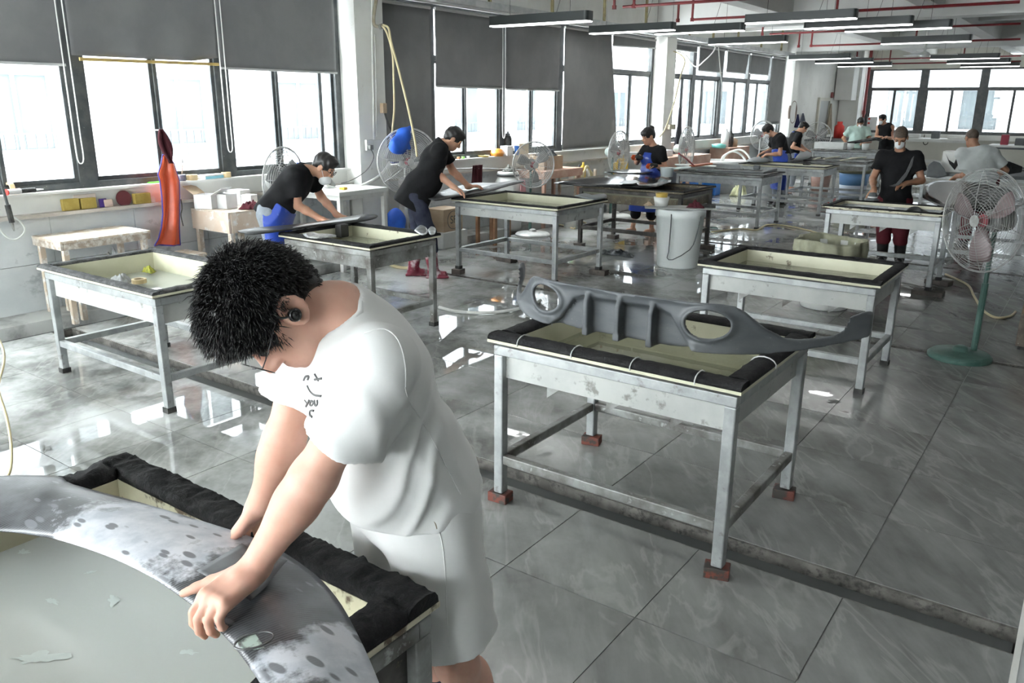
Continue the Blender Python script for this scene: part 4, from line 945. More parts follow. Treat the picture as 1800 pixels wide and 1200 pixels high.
# folds: soft diagonal drags from armpit to waist, and pull lines on the sleeve
x,y,z=S.axes(); qx,qy,qz=x-chest[0],y-chest[1],z-chest[2]
def pr(v): return qx*v[0]+qy*v[1]+qz*v[2]
a=pr(spine);b_=pr(fw);c_=pr(rt)
ph=a*.8+b_*.55+.05*np.sin(b_*22+a*6); fold=(.5+.5*np.sin(ph*62+.8*np.sin(a*15)))**2.2
wgt=np.clip(1.15-np.abs(a+.17)/.26,0,1)*np.clip(-c_/.12,0,1)
S.d=S.d-(.010*fold*wgt).astype(np.float32)
dl=nrm(elL-shL); t=(x-shL[0])*dl[0]+(y-shL[1])*dl[1]+(z-shL[2])*dl[2]; lat=(x-shL[0])*fw[0]+(y-shL[1])*fw[1]+(z-shL[2])*fw[2]
near=np.clip(1-np.abs(t-.13)/.16,0,1)*np.clip(-(c_+.12)/.06,0,1)
S.d=S.d-(.007*(.5+.5*np.sin(lat*75+t*16+1.2*np.sin(t*24)))**2*near).astype(np.float32)
S.wrinkle(.0035,(18,27,36,48),11)
# hem and neckline
hemn=nrm(-spine+.30*fw); S.cut(hemn,hip+spine*.012,.008)
S.cap(hip-spine*.16,hip+spine*.03,.168,.166,.006,'-')
S_PRE=S.d.copy(); S.cap(neck+spine*.01+fw*.02,P(0,-.03,-.05),.068,.085,.012,'-')
S.lo=S.lo-V3(fg); S_TEE=S; TEE=S.obj('t_shirt',m_wtee,FGR,1)
# ---- shorts
S=SDF((-1.75,.95,.34),(-.84,1.92,1.10),.0062)
S.ell(hip-spine*.02,(.180,.14,.13),TRm,.05).ell(hip-spine*.05-fw*.045,(.165,.09,.12),TRm,.05)
for (h_,k_) in ((hpL,knL),(hpR,knR)):
    d=nrm(k_-h_); e=h_+d*.40; S.cap(h_-d*.02,e,.112,.115,.035)
S.wrinkle(.006,(16,24,33,41),5); x,y,z=S.axes(); S.d=S.d-(.006*np.sin((x*rt[0]+y*rt[1])*50+2.5*np.sin(z*9))**2*np.clip((.9-z)/.15,0,1)).astype(np.float32)
S.cut(spine,hip+spine*.10); 
for (h_,k_) in ((hpL,knL),(hpR,knR)):
    d=nrm(k_-h_); S.box(h_+d*(.365+.15),(.16,.15,.16),frame(d,np.array([1.,0,0])),.004,.004,'-'); S.cap(h_+d*.27,h_+d*.42,.095,.104,.004,'-')
S.lo=S.lo-V3(fg); SHO=S.obj('shorts',m_wshort,FGR,1)
# ---- socks and shoes (below the frame)
for k_,a_ in ((knL,anL),(knR,anR)):
    S=SDF(a_-.26-V3(fg)*0,a_+.26,.007); S.cap(a_-Z*.03,a_+(k_-a_)*.4,.043,.049,.01); S.cut(nrm(k_-a_),a_+(k_-a_)*.38); S.lo=S.lo-V3(fg); S.obj('sock',m_sock,FGR)
    S=SDF(a_-.3,a_+.3,.007); u=nrm(np.array([-.05,-.15,0])); S.cap(a_-Z*.04-u*.03,a_-Z*.05+u*.16,.046,.042,.03); S.cut((0,0,-1),(0,0,.001)); S.cut(Z,a_+Z*.015); S.lo=S.lo-V3(fg); S.obj('shoe',m_shoe,FGR)
# ---- hair: scalp volume plus individual locks
S=SDF(P(0,0,0)-.2,P(0,0,0)+.2,.0045)
S.ell(P(0,-.014,.036),(.080,.100,.090),HR,.02,grow=.010).ell(P(0,.05,.08),(.062,.046,.040),HR,.03).ell(P(0,-.075,-.01),(.062,.034,.062),HR,.03).ell(P(0,-.02,.10),(.06,.07,.03),HR,.03)
S.ell(P(0,.112,-.032),(.080,.072,.092),HR,.012,'-'); S.cut(-HR[:,2],P(0,0,-.068)); S.ell(P(.092,.014,-.075),(.03,.052,.072),HR,.01,'-'); S.ell(P(-.092,.012,-.068),(.032,.040,.068),HR,.01,'-'); S.ell(P(-.085,.075,-.03),(.045,.06,.058),HR,.01,'-'); S.ell(P(-.088,.03,-.02),(.03,.04,.035),HR,.008,'-')
hv,hq=S.mesh(1)
nrmv=np.zeros_like(hv); e1=hv[hq[:,1]]-hv[hq[:,0]]; e2=hv[hq[:,2]]-hv[hq[:,0]]; fn=np.cross(e1,e2)
for k in range(4): np.add.at(nrmv,hq[:,k],fn)
nrmv/=np.linalg.norm(nrmv,axis=1)[:,None]+1e-9
loc=(hv-hd)@HR; outer=np.where((nrmv*(hv-P(0,-.01,.02))).sum(1)>0)[0]
rs=np.random.default_rng(5); pick=rs.choice(outer,15000); V=[];Q=[]
whorl=np.array([.01,-.055,.10])
for i in pick:
    p=hv[i]+rs.normal(size=3)*.002; n=nrmv[i]; l=loc[i]
    fl=l-whorl; fl=fl/(np.linalg.norm(fl)+1e-6); fl=HR@fl; fl=fl-n*(fl@n)
    front=max(0,min(1,(l[1]-.01)/.08)); low=max(0,min(1,(.01-l[2])/.07))
    if l[0]<-.055 and l[2]<.0 and -.04<l[1]<.04: continue
    if l[2]<-.03 and abs(l[0])>.045: continue
    back=max(0,min(1,(-l[1]-.01)/.06)); L=(.021+.003*front-.012*back+.010*rs.random())*(1-.55*low)*(.7+.6*rs.random())
    if l[0]<-.06 and l[2]<.04 and -.05<l[1]<.035: L*=.4
    d=nrm(n*(.36-.2*low)+fl*(.8)+HR[:,1]*.12*front+rs.normal(size=3)*.25); d2=nrm(d+fl*.35-Z*.30+rs.normal(size=3)*.15)
    w=.0006+.0007*rs.random(); s1=nrm(np.cross(d,n+.01)); s2=np.cross(d,s1); o=len(V); pm=p+d*L*.55; pe=pm+d2*L*.45; p0=p-n*.006
    for c,r in ((p0,w*1.2),(pm,w)):
        for a in (0,2.094,4.189): V.append(c+s1*math.cos(a)*r+s2*math.sin(a)*r)
    V.append(pe)
    for a in range(3):
        b=(a+1)%3; Q.append((o+a,o+b,o+3+b,o+3+a)); Q.append((o+3+a,o+3+b,o+6,o+6))
V=np.array(V); allv=np.concatenate([hv,V])-fg; faces=[tuple(map(int,q)) for q in hq]+[tuple(int(t)+len(hv) for t in (q if q[2]!=q[3] else q[:3])) for q in Q]
mb=MB(); mb.v=[tuple(map(float,p)) for p in allv]; mb.f=faces; mb.obj('hair',M('glossy_black_hair',(.006,.006,.006),(.014,.013,.012),60,.4,.7,.38,crd='Object'),FGR,smooth=True)
# ---- spectacles, earbud, brow
loc_=lambda *a:P(*a)-fg
mb=MB()
for s in (-1,1): mb.ring(loc_(s*.034,.115,-.004),.024,.0011,HR[:,1],28,6,ry=.021)
mb.tube([loc_(-.011,.117,.002),loc_(0,.119,.005),loc_(.011,.117,.002)],.0011,6)
sp=mb.obj('glasses',m_specs,FGR); sp['kind']='stuff'
for s in (-1,1):
    MB().tube(smooth_path([loc_(s*.058,.113,.004),loc_(s*.080,.08,.010),loc_(s*.086,.01,.016),loc_(s*.088,-.012,.014),loc_(s*.087,-.028,-.006)],5),.0013,6).obj('temple',m_specs,sp)
    MB().lathe([(0,0),(.0235,0),(.0235,.0008),(0,.0008)],24,Matrix.Translation(Vector(loc_(s*.034,.115,-.004)))@Matrix(np.array([HR[:,0],HR[:,2],HR[:,1]]).T.tolist()).to_4x4()).obj('lens',m_glass,sp)
    MB().tube([loc_(s*.016,.090,.020),loc_(s*.034,.089,.026),loc_(s*.054,.076,.021)],.0038,6).obj('eyebrow',m_hair,BODY)
    MB().lathe([(0,-.007),(.009,-.005),(.011,0),(.009,.005),(0,.007)],12,Matrix.Translation(Vector(loc_(s*.034,.083,.003)))).obj('eye',m_eye,BODY,smooth=True)
mt=Matrix.Translation(Vector(loc_(-.088,.0,-.014)))@Matrix(np.array([HR[:,1],HR[:,2],-HR[:,0]]).T.tolist()).to_4x4()
eb=MB().lathe([(0,-.006),(.011,-.006),(.0135,0),(.0135,.006),(.011,.011),(.0095,.0115),(.009,.010),(.0055,.010),(.005,.0118),(0,.012)],20,mt).obj('earbud',m_bud,FGR,smooth=True)
MB().tube(smooth_path([loc_(-.094,.006,-.006),loc_(-.092,.014,.014),loc_(-.090,-.002,.034),loc_(-.088,-.026,.026),loc_(-.088,-.033,.006)],6),.0024,6).obj('ear_hook',m_bud,eb)
MB().lathe([(0,0),(.002,.001),(.0025,.003),(0,.004)],8,Matrix.Translation(Vector(loc_(-.095,.009,-.024)))).obj('metal_contact',m_steel,eb)
# ---- collar rib, print, seams: laid on the cloth surface
from mathutils.bvhtree import BVHTree
dg=TEE.data; bv=BVHTree.FromPolygons([v.co+Vector(fg) for v in dg.vertices],[tuple(p.vertices) for p in dg.polygons])
def onshirt(px,py,off=.0015,bvh=bv):
    d=Vector(_d((px,py))).normalized(); h=bvh.ray_cast(Vector((0,0,CH)),d)
    return None if h[0] is None else h[0]-d*off-Vector(fg)
def stroke(pts,r,name,mat,par,k=4,bvh=bv):
    P_=[onshirt(q[0],q[1],r*.4,bvh) for q in smooth_path([(a,b,0) for a,b in pts],k)]; P_=[p for p in P_ if p is not None]
    if len(P_)<2: return
    MB().tube(P_,r,5).obj(name,mat,par)
for pts in ([(534,668),(537,662),(543,661),(541,667)],[(553,657),(560,669)],[(566,665),(553,667)],[(540,677),(545,687),(553,694),(565,696)],[(536,703),(540,708)],[(544,703),(538,714)],[(547,704),(545,711),(550,712),(551,706),(547,704)],[(553,704),(554,712),(558,711),(558,704)],[(552,722),(546,722),(545,729),(549,733)]):
    stroke(pts,.0026,'chest_print',m_print,TEE)
m_seam=M('white_seam',(.68,.68,.67),rough=.9)
stroke([(712,680),(720,705),(745,745),(775,800),(800,850),(810,868)],.0012,'side_seam',m_seam,TEE)
stroke([(640,585),(675,578),(700,598),(712,640),(713,680)],.0014,'sleeve_seam',m_seam,TEE)
u=nrm(np.cross(spine,fw)); ctr=neck+spine*.018+fw*.016; ax=nrm(P(0,-.03,-.05)-neck); e1=nrm(np.cross(ax,fw)); e2=np.cross(ax,e1)
c0=neck+spine*.01+fw*.02; sax=nrm(P(0,-.03,-.05)-c0); e1=nrm(np.cross(sax,fw)); e2=np.cross(sax,e1)
tv=np.array([v.co for v in TEE.data.vertices]); ix=np.clip(np.round((tv-S_TEE.lo)/S_TEE.h).astype(int),0,S_TEE.n-1); pre=S_PRE[ix[:,0],ix[:,1],ix[:,2]]
q=tv+fg-c0; tq=q@sax; rr=np.linalg.norm(q-tq[:,None]*sax,axis=1); sel=(np.abs(rr-.074)<.022)&(pre>-.014)&(tq>-.09)&(tq<.14); ang=np.arctan2(q@e2,q@e1); CP=[None]*36
for k in range(36):
    m_=sel&(np.abs((ang-(k*2*PI/36)+PI)%(2*PI)-PI)<.14)
    if m_.sum(): 
        j=np.where(m_)[0]; j=j[np.argsort(rr[j])[:max(2,len(j)//3)]]; CP[k]=tv[j].mean(0)
CP=[p for p in CP if p is not None]
for _ in range(2): CP=[(CP[i-1]+2*CP[i]+CP[(i+1)%len(CP)])/4 for i in range(len(CP))]
MB().tube(CP,.0065,8,True).obj('collar',m_wtee,TEE,smooth=True)
dg=SHO.data; bv2=BVHTree.FromPolygons([v.co+Vector(fg) for v in dg.vertices],[tuple(p.vertices) for p in dg.polygons])
stroke([(757,905),(765,918),(768,928)],.004,'pocket_edge',M('pocket_shadow_lining',(.30,.26,.2),rough=.9),SHO,4,bv2)
stroke([(770,925),(778,960),(783,1010),(785,1080),(790,1140)],.0015,'side_seam',m_seam,SHO,4,bv2)

# ================================================================== BODY PANELS AND WORK PIECES
def carbon():
    m,nt,b=base('wet_sanded_carbon'); P=coord(nt,'World')
    wv=node(nt,'ShaderNodeTexWave'); wv.wave_type='BANDS'; wv.bands_direction='X'; wv.inputs['Scale'].default_value=46; wv.inputs['Distortion'].default_value=.4; wv.inputs['Detail'].default_value=1
    mp=node(nt,'ShaderNodeMapping'); mp.inputs['Rotation'].default_value=(0,0,.35); nt.links.new(P,mp.inputs[0]); nt.links.new(mp.outputs[0],wv.inputs['Vector'])
    c=mixc(nt,wv.outputs['Fac'],C(.02,.021,.023),C(.095,.098,.105))
    c=mixc(nt,ramp(nt,noise(nt,6,5,.6,P),.45,.6),c,C(.11,.115,.125))
    tot=None
    for q,r in (((300,935),.36),((240,915),.30),((600,1170),.20)):
        d=node(nt,'ShaderNodeVectorMath',operation='DISTANCE'); nt.links.new(P,d.inputs[0]); d.inputs[1].default_value=aZ(q[0],q[1],.91)
        f=node(nt,'ShaderNodeMapRange'); nt.links.new(d.outputs['Value'],f.inputs[0]); f.inputs[1].default_value=0; f.inputs[2].default_value=r; f.inputs[3].default_value=.62; f.inputs[4].default_value=0
        if tot is None: tot=f.outputs[0]
        else:
            a=node(nt,'ShaderNodeMath',operation='MAXIMUM'); nt.links.new(tot,a.inputs[0]); nt.links.new(f.outputs[0],a.inputs[1]); tot=a.outputs[0]
    a=node(nt,'ShaderNodeMath',operation='ADD'); nt.links.new(tot,a.inputs[0]); nt.links.new(noise(nt,7,6,.68,P),a.inputs[1])
    w=ramp(nt,a.outputs[0],.72,.84); wc=mixc(nt,ramp(nt,noise(nt,16,5,.6,P),.4,.65),C(.60,.61,.65),C(.42,.45,.50))
    c=mixc(nt,w,c,wc)
    vo=node(nt,'ShaderNodeTexVoronoi'); vo.inputs['Scale'].default_value=13; st=node(nt,'ShaderNodeMapping'); st.inputs['Rotation'].default_value=(0,0,-.5); st.inputs['Scale'].default_value=(.9,2.4,1); nt.links.new(P,st.inputs[0]); nt.links.new(st.outputs[0],vo.inputs['Vector'])
    th=node(nt,'ShaderNodeMath',operation='ADD'); nt.links.new(vo.outputs['Distance'],th.inputs[0]); mm=node(nt,'ShaderNodeMath',operation='MULTIPLY'); nt.links.new(noise(nt,5,3,.5,P),mm.inputs[0]); mm.inputs[1].default_value=.5; nt.links.new(mm.outputs[0],th.inputs[1])
    dab=ramp(nt,th.outputs[0],.43,.50,(1,1,1,1),(0,0,0,1)); c=mixc(nt,dab,c,C(.16,.165,.18))
    nt.links.new(c,b.inputs['Base Color']); rr=node(nt,'ShaderNodeMapRange'); nt.links.new(w,rr.inputs[0]); rr.inputs[3].default_value=.3; rr.inputs[4].default_value=.5; nt.links.new(rr.outputs[0],b.inputs['Roughness'])
    bump(nt,b,wv.outputs['Fac'],.15,.001); return m
def interp_path(P,t):
    x=t*(len(P)-1); i=min(int(x),len(P)-2); return Vector(P[i]).lerp(Vector(P[i+1]),x-i)
OUT=smooth_path([aZ(x,y,z) for x,y,z in ((-120,850,.90),(0,837,.905),(100,838,.90),(128,852,.89),(250,885,.885),(350,915,.885),(460,952,.885),(540,1000,.885),(590,1050,.885),(630,1120,.885),(665,1200,.885),(685,1270,.885))],4)
INN=smooth_path([aZ(x,y,z) for x,y,z in ((-120,925,.885),(0,931,.885),(60,938,.89),(110,948,.90),(190,975,.915),(260,1008,.92),(330,1055,.92),(372,1092,.92),(410,1132,.92),(440,1172,.92),(468,1215,.92),(495,1270,.92))],4)
o0=Vector((-1.6,.9,.885))
def pf(u,v):
    a=interp_path(OUT,u); b=interp_path(INN,u); p=a.lerp(b,v); p[2]+=.022*math.sin(PI*v)*min(1,u*6)-.004*(v>.999); return p-o0
cp=thing('bonnet_lip','curved carbon panel smeared with white slurry, held down by the man in white','car part',tuple(o0))
MB().grid(pf,88,14).obj('panel',carbon(),cp,smooth=True,solid=.004)
oc=aZ(447,1128,.925); e=MB(); e.ring((0,0,0),.036,.0022,(0,0,1),28,6,ry=.022); ob=e.obj('recess_rim',M('recess_rim_grey',(.10,.10,.10),rough=.4),cp,loc=oc-o0+Vector((0,0,.003))); ob.rotation_euler=(0,0,.35)
ob=MB().lathe([(0,.0012),(.034,.0012),(.034,-.004)],28,sy=.62).obj('recess_plate',M('recess_green_grey',(.50,.62,.55),(.16,.16,.155),30,.45,.55,.4),cp,loc=oc-o0+Vector((0,0,.001))); ob.rotation_euler=(0,0,.35)
# sheet of wet abrasive paper under the left hand
mb=MB(); q=[aZ(x,y,.945) for x,y in ((345,1000),(425,952),(505,985),(440,1052))]; c=sum(q,Vector())/4
sp=thing('sandpaper','sheet of wet grey sandpaper under the hand of the man in white','sandpaper',tuple(c))
MB().grid(lambda u,v:(q[0].lerp(q[1],u)).lerp(q[3].lerp(q[2],u),v)-c+Vector((0,0,.006*math.sin(u*5)*math.sin(v*4)-.004)),10,10).obj('sheet',M('sandpaper_grey',(.055,.058,.062),(.10,.105,.11),8,rough=.45),sp,smooth=True,solid=.0012)
# ---- grey bumper piece on the cable-tied tank
m_prim=M('dark_grey_primer',(.062,.068,.074),(.085,.092,.098),5,.4,.65,.5,c3=(.17,.175,.18),sc3=38,lo3=.66,hi3=.74,strch=(1,1,3))
dx,dy,dz=-1.68,3.20,.874
S=SDF((dx-1.02,dy-.14,dz-.06),(dx+1.02,dy+.74,dz+.22),.0062)
x,y,z=S.axes(); U=x-dx; au=np.abs(U); k=np.clip((au-.34)/.61,0,1.2); yc=.58*k**1.8; ycp=1.8*.58*k**.8/.61; cc=1/np.sqrt(1+ycp**2)
v=z-dz; top=np.interp(au,[0,.46,.51,.55,.62,.69,.74,.80,.85,.872,.89,.935,.955],[.205,.215,.208,.182,.112,.062,.052,.052,.058,.075,.135,.15,.14]); bot=np.interp(au,[0,.24,.30,.34,.40,.62,.75,.9,.96],[-.012,-.012,-.006,.0,.0,.0,.006,.022,.03])
vs_=np.interp(au,[0,.20,.245,.28,.32,.36,.40],[.160,.160,.142,.095,.04,.0,-.05])
ins=1/(1+np.exp(-(vs_-v)/.006)); edge=np.exp(-((vs_-v)/.012)**2)
rel=.034*ins-.010*edge*(au<.4)-.034*np.exp(-(np.maximum(v,0)/.035)**2)*np.clip((au-.33)/.05,0,1)-.012*np.exp(-((top-v)/.016)**2)
hr=np.sqrt(((au-.415)/.092)**2+((v-.120)/.062)**2); rel=rel-.016*np.exp(-((hr-1.1)/.16)**2)
D=(y-dy-yc-rel)*cc
d=np.maximum(np.maximum(v-top,bot-v),au-.955); d3=np.maximum(d,np.abs(D)-.011)
d3=np.maximum(d3,-(hr-1)*.075)
for r0 in (-.165,.0,.165):
    rb=np.maximum(np.maximum(np.abs(U-r0)-.0125-.004*(v<.02),np.abs(v-.083)-.102),np.maximum(-(y-dy+.042-.02*np.clip((v-.14)/.04,0,1)),(y-dy)-.05)); h=np.clip(.5+.5*(d3-rb)/.012,0,1); d3=d3+(rb-d3)*h-.012*h*(1-h)
S.d=np.broadcast_to(d3,S.d.shape).astype(np.float32).copy(); S.lo=S.lo-V3((dx,dy,dz))
bp=thing('bumper_diffuser','dark grey rear bumper piece with two oval holes and three ribs','car part',(dx,dy,dz)); S.obj('moulding',m_prim,bp,2)
# ---- generic thin shells: outline read on a table plane, domed towards its middle
m_gblk=M('gloss_black_panel',(.012,.013,.014),(.02,.021,.022),3,rough=.14,coat=.2); m_mblk=M('satin_black_panel',(.018,.019,.02),(.035,.036,.037),9,rough=.38,c3=(.45,.46,.47),sc3=4,lo3=.63,hi3=.68)
m_gpr=M('grey_primer_panel',(.085,.095,.10),(.11,.12,.125),6,rough=.5); m_white=M('white_plastic',(.66,.67,.65),(.60,.61,.59),6,rough=.4); m_slur=M('white_slurry',(.72,.73,.75),rough=.4)
def shell(name,label,cat,px,z,bulge,mat,th=.012,rings=5,tilt=None,smooth=True,part='panel',kids=()):
    P_=[aZ(a[0],a[1],(a[2] if len(a)>2 else z)) for a in px]; P_=smooth_path(P_+[P_[0]],3)[:-1]; c=sum(P_,Vector())/len(P_); n=len(P_)
    v=[];f=[]
    for r in range(rings):
        s=1-r/rings
        for p in P_: q=c+(p-c)*s; v.append((q[0]-c[0],q[1]-c[1],q[2]-c[2]+bulge*(1-s*s)))
    v.append((0,0,bulge)); 
    for r in range(rings-1):
        for i in range(n): f.append((r*n+i,r*n+(i+1)%n,(r+1)*n+(i+1)%n,(r+1)*n+i))
    f+=[((rings-1)*n+i,(rings-1)*n+(i+1)%n,rings*n) for i in range(n)]
    t=thing(name,label,cat,tuple(c)); o=MB().raw(v,f).obj(part,mat,t,smooth=smooth,solid=th)
    for nm,kpx,km,dz_ in kids:
        K=[aZ(a,b,z+dz_)-c for a,b in kpx]; MB().prism([(k[0],k[1]) for k in K],dz_,dz_+.004).obj(nm,km,t)
    return t
shell('car_trim','long narrow black trim held flat by the man in glasses, whitened on top','car part',[(418,407),(440,402),(500,397),(560,390),(615,381),(645,377),(664,380),(640,388),(560,397),(500,405),(445,411)],.845,.004,m_mblk,.012,3,kids=[('slurry_patch',[(515,400),(540,394),(600,386),(634,381),(628,386),(560,394)],m_slur,.012)])
shell('car_trim','wide black panel held flat by the man in red boots, overhanging the tank','car part',[(745,345,.90),(765,352,.89),(800,346,.885),(850,338,.885),(895,326,.89),(921,319,.90),(905,318,.90),(870,322,.895),(835,322,.895),(800,329,.895),(772,338,.895)],.89,.012,m_mblk,.014,3,kids=[('slurry_patch',[(812,334),(835,329),(862,326),(850,330),(822,336)],m_slur,.03)])
shell('car_bonnet','big glossy black bonnet lying on the dark-stained tank','car part',[(973,322),(1000,316),(1050,309),(1100,305),(1150,308),(1180,317),(1166,324),(1142,329),(1080,328),(1030,327)],.89,.05,m_gblk,.012,6,kids=[('white_patch',[(1088,321),(1095,318),(1118,317),(1124,320),(1112,323),(1095,323)],m_slur,.05)])  # opaque white patch laid on the bonnet top
shell('car_trim','black frame-shaped panel behind the big bonnet, in front of the woman','car part',[(1062,303),(1088,298),(1120,298),(1148,301),(1132,305),(1095,305)],.93,.012,m_gblk,.01,4)
shell('car_trim','grey wavy offcut on the rear right corner of the red-boots tank','car part',[(1010,344),(1028,340),(1040,343),(1062,341),(1066,347),(1050,350),(1030,349)],.885,.008,m_gpr,.01,3)
shell('car_trim','small torn silver piece on the right tank corner near the bespectacled man','car part',[(728,405),(738,396),(748,399),(752,408),(742,413)],.835,.007,M('torn_silver',(.55,.56,.57),(.2,.2,.2),12,rough=.3,metal=.5),.004,3)
shell('car_trim','second torn silver piece beside the first on the same tank corner','car part',[(752,404),(758,398),(766,402),(764,411),(756,412)],.835,.006,M('torn_silver',(.5,.5,.5)),.004,3)
shell('car_trim','crumpled dark foil strip on the near rim of the tank of the man in glasses','car part',[(532,411),(548,408),(560,412),(585,412),(590,416),(560,419),(540,417)],.83,.012,M('foil_grey',(.14,.14,.14),(.4,.4,.38),22,rough=.35),.004,3)
b_=MB(); c=aZ(601,402,.80); tag(MB().box(-.04,.04,-.05,.05,-.06,.06).obj('sanding_block',M('black_rubber_block',(.015,.015,.015),rough=.6),loc=(c[0],c[1],.785),bev=.012),'black rubber block floating in the tank of the man in glasses','block')
# table behind the white barrel
def bar_thing(name,label,cat,a,b,w,h,mat):
    c=(a+b)/2; t=thing(name,label,cat,tuple(c)); MB().bar(a-c,b-c,w,h).obj('bar',mat,t,bev=min(w,h)*.2); return t
bar_thing('trim_strip','long dark grey strip lying along the pale table behind the barrel','car part',aZ(1222,299,.87),aZ(1338,303,.87),.12,.03,m_gpr)
bar_thing('trim_strip','shorter black strip at the right end of the pale table','car part',aZ(1338,304,.87),aZ(1362,298,.88),.08,.035,m_gpr)
tag(MB().box(-.05,.05,-.04,.04,0,.07).obj('sanding_block',m_gpr,loc=aZ(1330,298,.885),bev=.015),'grey block on the strip of the pale table','block')
t=thing('squeegee','red-handled squeegee with orange blade on the pale table','squeegee',tuple(aZ(1228,296,.9)+Vector((0,0,.04)))); o=aZ(1228,296,.9)
MB().bar(aZ(1216,296,.91)-o,aZ(1248,292,.91)-o,.10,.03).obj('blade',M('orange_blade',(.42,.12,.05),rough=.5),t,bev=.008); MB().tube([aZ(1218,294,.93)-o,aZ(1206,284,1.07)-o,aZ(1193,275,1.2)-o],.014,8).obj('handle',M('red_handle',(.45,.03,.04),rough=.4),t)
t=thing('basin','shallow round white basin at the left end of the pale table','basin',tuple(aZ(1222,297,.85))); MB().lathe([(.30,0),(.36,.06),(.37,.065),(.35,.06),(.29,.012),(0,.012)],28,sy=.6).obj('bowl',m_white,t,smooth=True)
t=thing('dipper','translucent white dipper with a long handle resting on the big bonnet','dipper',tuple(aZ(1172,310,.91))); m_tr=M('milky_plastic',(.62,.68,.68),rough=.3)
MB().lathe([(.085,0),(.10,.12),(.105,.125),(.095,.12),(.08,.008),(0,.008)],24).obj('cup',m_tr,t,smooth=True); MB().tube([(.09,.0,.11),(.2,.03,.125),(.33,.06,.14)],.016,8).obj('handle',m_tr,t)
# tank of the masked man, strips, far table
tag(MB().box(-.06,.06,-.05,.05,0,.05).obj('sanding_block',m_rubber,loc=aZ(1418,290,.86),bev=.012),'small black block on the rim of the masked man\'s tank','block')
shell('car_trim','dark panel under the hands of the young masked man','car part',[(1312,282),(1330,276),(1352,279),(1350,284),(1325,285)],.88,.02,m_gpr,.01,3)
shell('car_trim','grey crumpled panel under the hands of the man leaning right','car part',[(1394,283),(1405,270),(1420,266),(1428,272),(1418,279)],.90,.03,m_gpr,.01,3)
m_strip=M('pale_strip',(.55,.52,.40),rough=.5); m_stripk=M('dark_strip',(.05,.05,.05),rough=.5)
for k,(a,b,lab,mt) in enumerate((((1430,280),(1441,277),'short tan block among the pale strips',m_strip),((1448,279),(1475,275),'bent pale strip lying at the left of the strip table',m_strip),((1478,282),(1510,277),'long pale strip at the front of the strip table',m_strip),((1495,278),(1522,276),'pale strip crossing others at the right of the strip table',m_strip))):
    bar_thing('trim_strip',lab,'strip',aZ(a[0],a[1],.865),aZ(b[0],b[1],.875),.05,.02,mt)
t=thing('tray','white oblong tray on the far table in front of the man in scrubs','tray',(-5.6,21.35,.856)); MB().box(-.34,.34,-.15,.15,0,.012).box(-.34,.34,-.16,-.145,0,.16).box(-.34,.34,.145,.16,0,.16).box(-.35,-.335,-.16,.16,0,.16).box(.335,.35,-.16,.16,0,.16).obj('shell',m_white,t)
for k,(x_,l) in enumerate(((1498,'white cup on the far table, left one'),(1529,'white cup on the far table, right one'))):
    t=thing('cup',l,'cup',(aZ(x_,262,.86)[0],21.3,.856)); MB().lathe([(.07,0),(.085,.15),(.078,.15),(.065,.01),(0,.01)],16).obj('body',m_white,t,smooth=True)
pts=smooth_path([aY(1438,264,21.6),aY(1462,256,21.8),aY(1490,252,22.0),aY(1520,247,22.1),aY(1540,244,22.1),aY(1550,247,22.1)],4); c=pts[8]
t=thing('car_trim','long black curved bumper strip carried by the two men at the far end','car part',tuple(c)); MB().tube([p-c for p in pts],.04,8).obj('strip',m_gblk,t,smooth=True)
# right side: parts around the man in black
c=aP((1583,300,-.36),b4); t=thing('car_trim','black carbon blade in the left hand of the masked man in black','car part',tuple(c))
q=[aP((x_,y_,-.38),b4)-c for x_,y_ in ((1563,327),(1575,323),(1592,303),(1603,278),(1607,274),(1604,290),(1594,310),(1581,325),(1572,328))]
n3=nrm((b4[0],b4[1],0)); MB().raw([tuple(p) for p in q]+[tuple(p+n3*.02) for p in q],[tuple(range(9)),tuple(range(17,8,-1))]+[(i,9+i,9+(i+1)%9,(i+1)%9) for i in range(9)]).obj('blade',m_mblk,t,bev=.004)
t=thing('sander','palm sander with grey pad under the right hand of the man in black','sander',tuple(aZ(1533,352,.862))); MB().lathe([(0,0),(.075,0),(.075,.014),(.05,.02),(.045,.06),(.035,.085),(0,.09)],20).obj('body',m_gpr,t,smooth=True); MB().lathe([(0,.03),(.052,.03),(.052,.045),(0,.045)],20).obj('collar',m_white,t)
shell('car_trim','curved grey part lying in the tank of the man in black, right half','car part',[(1592,372),(1600,364),(1610,361),(1619,366),(1621,373),(1610,371)],.80,.03,m_gpr,.012,3)
tag(MB().box(-.03,.03,-.02,.02,0,.01).obj('paper_scrap',m_white,loc=aZ(1567,366,.845)),'white scrap of paper on the rim before the man in black','scrap')
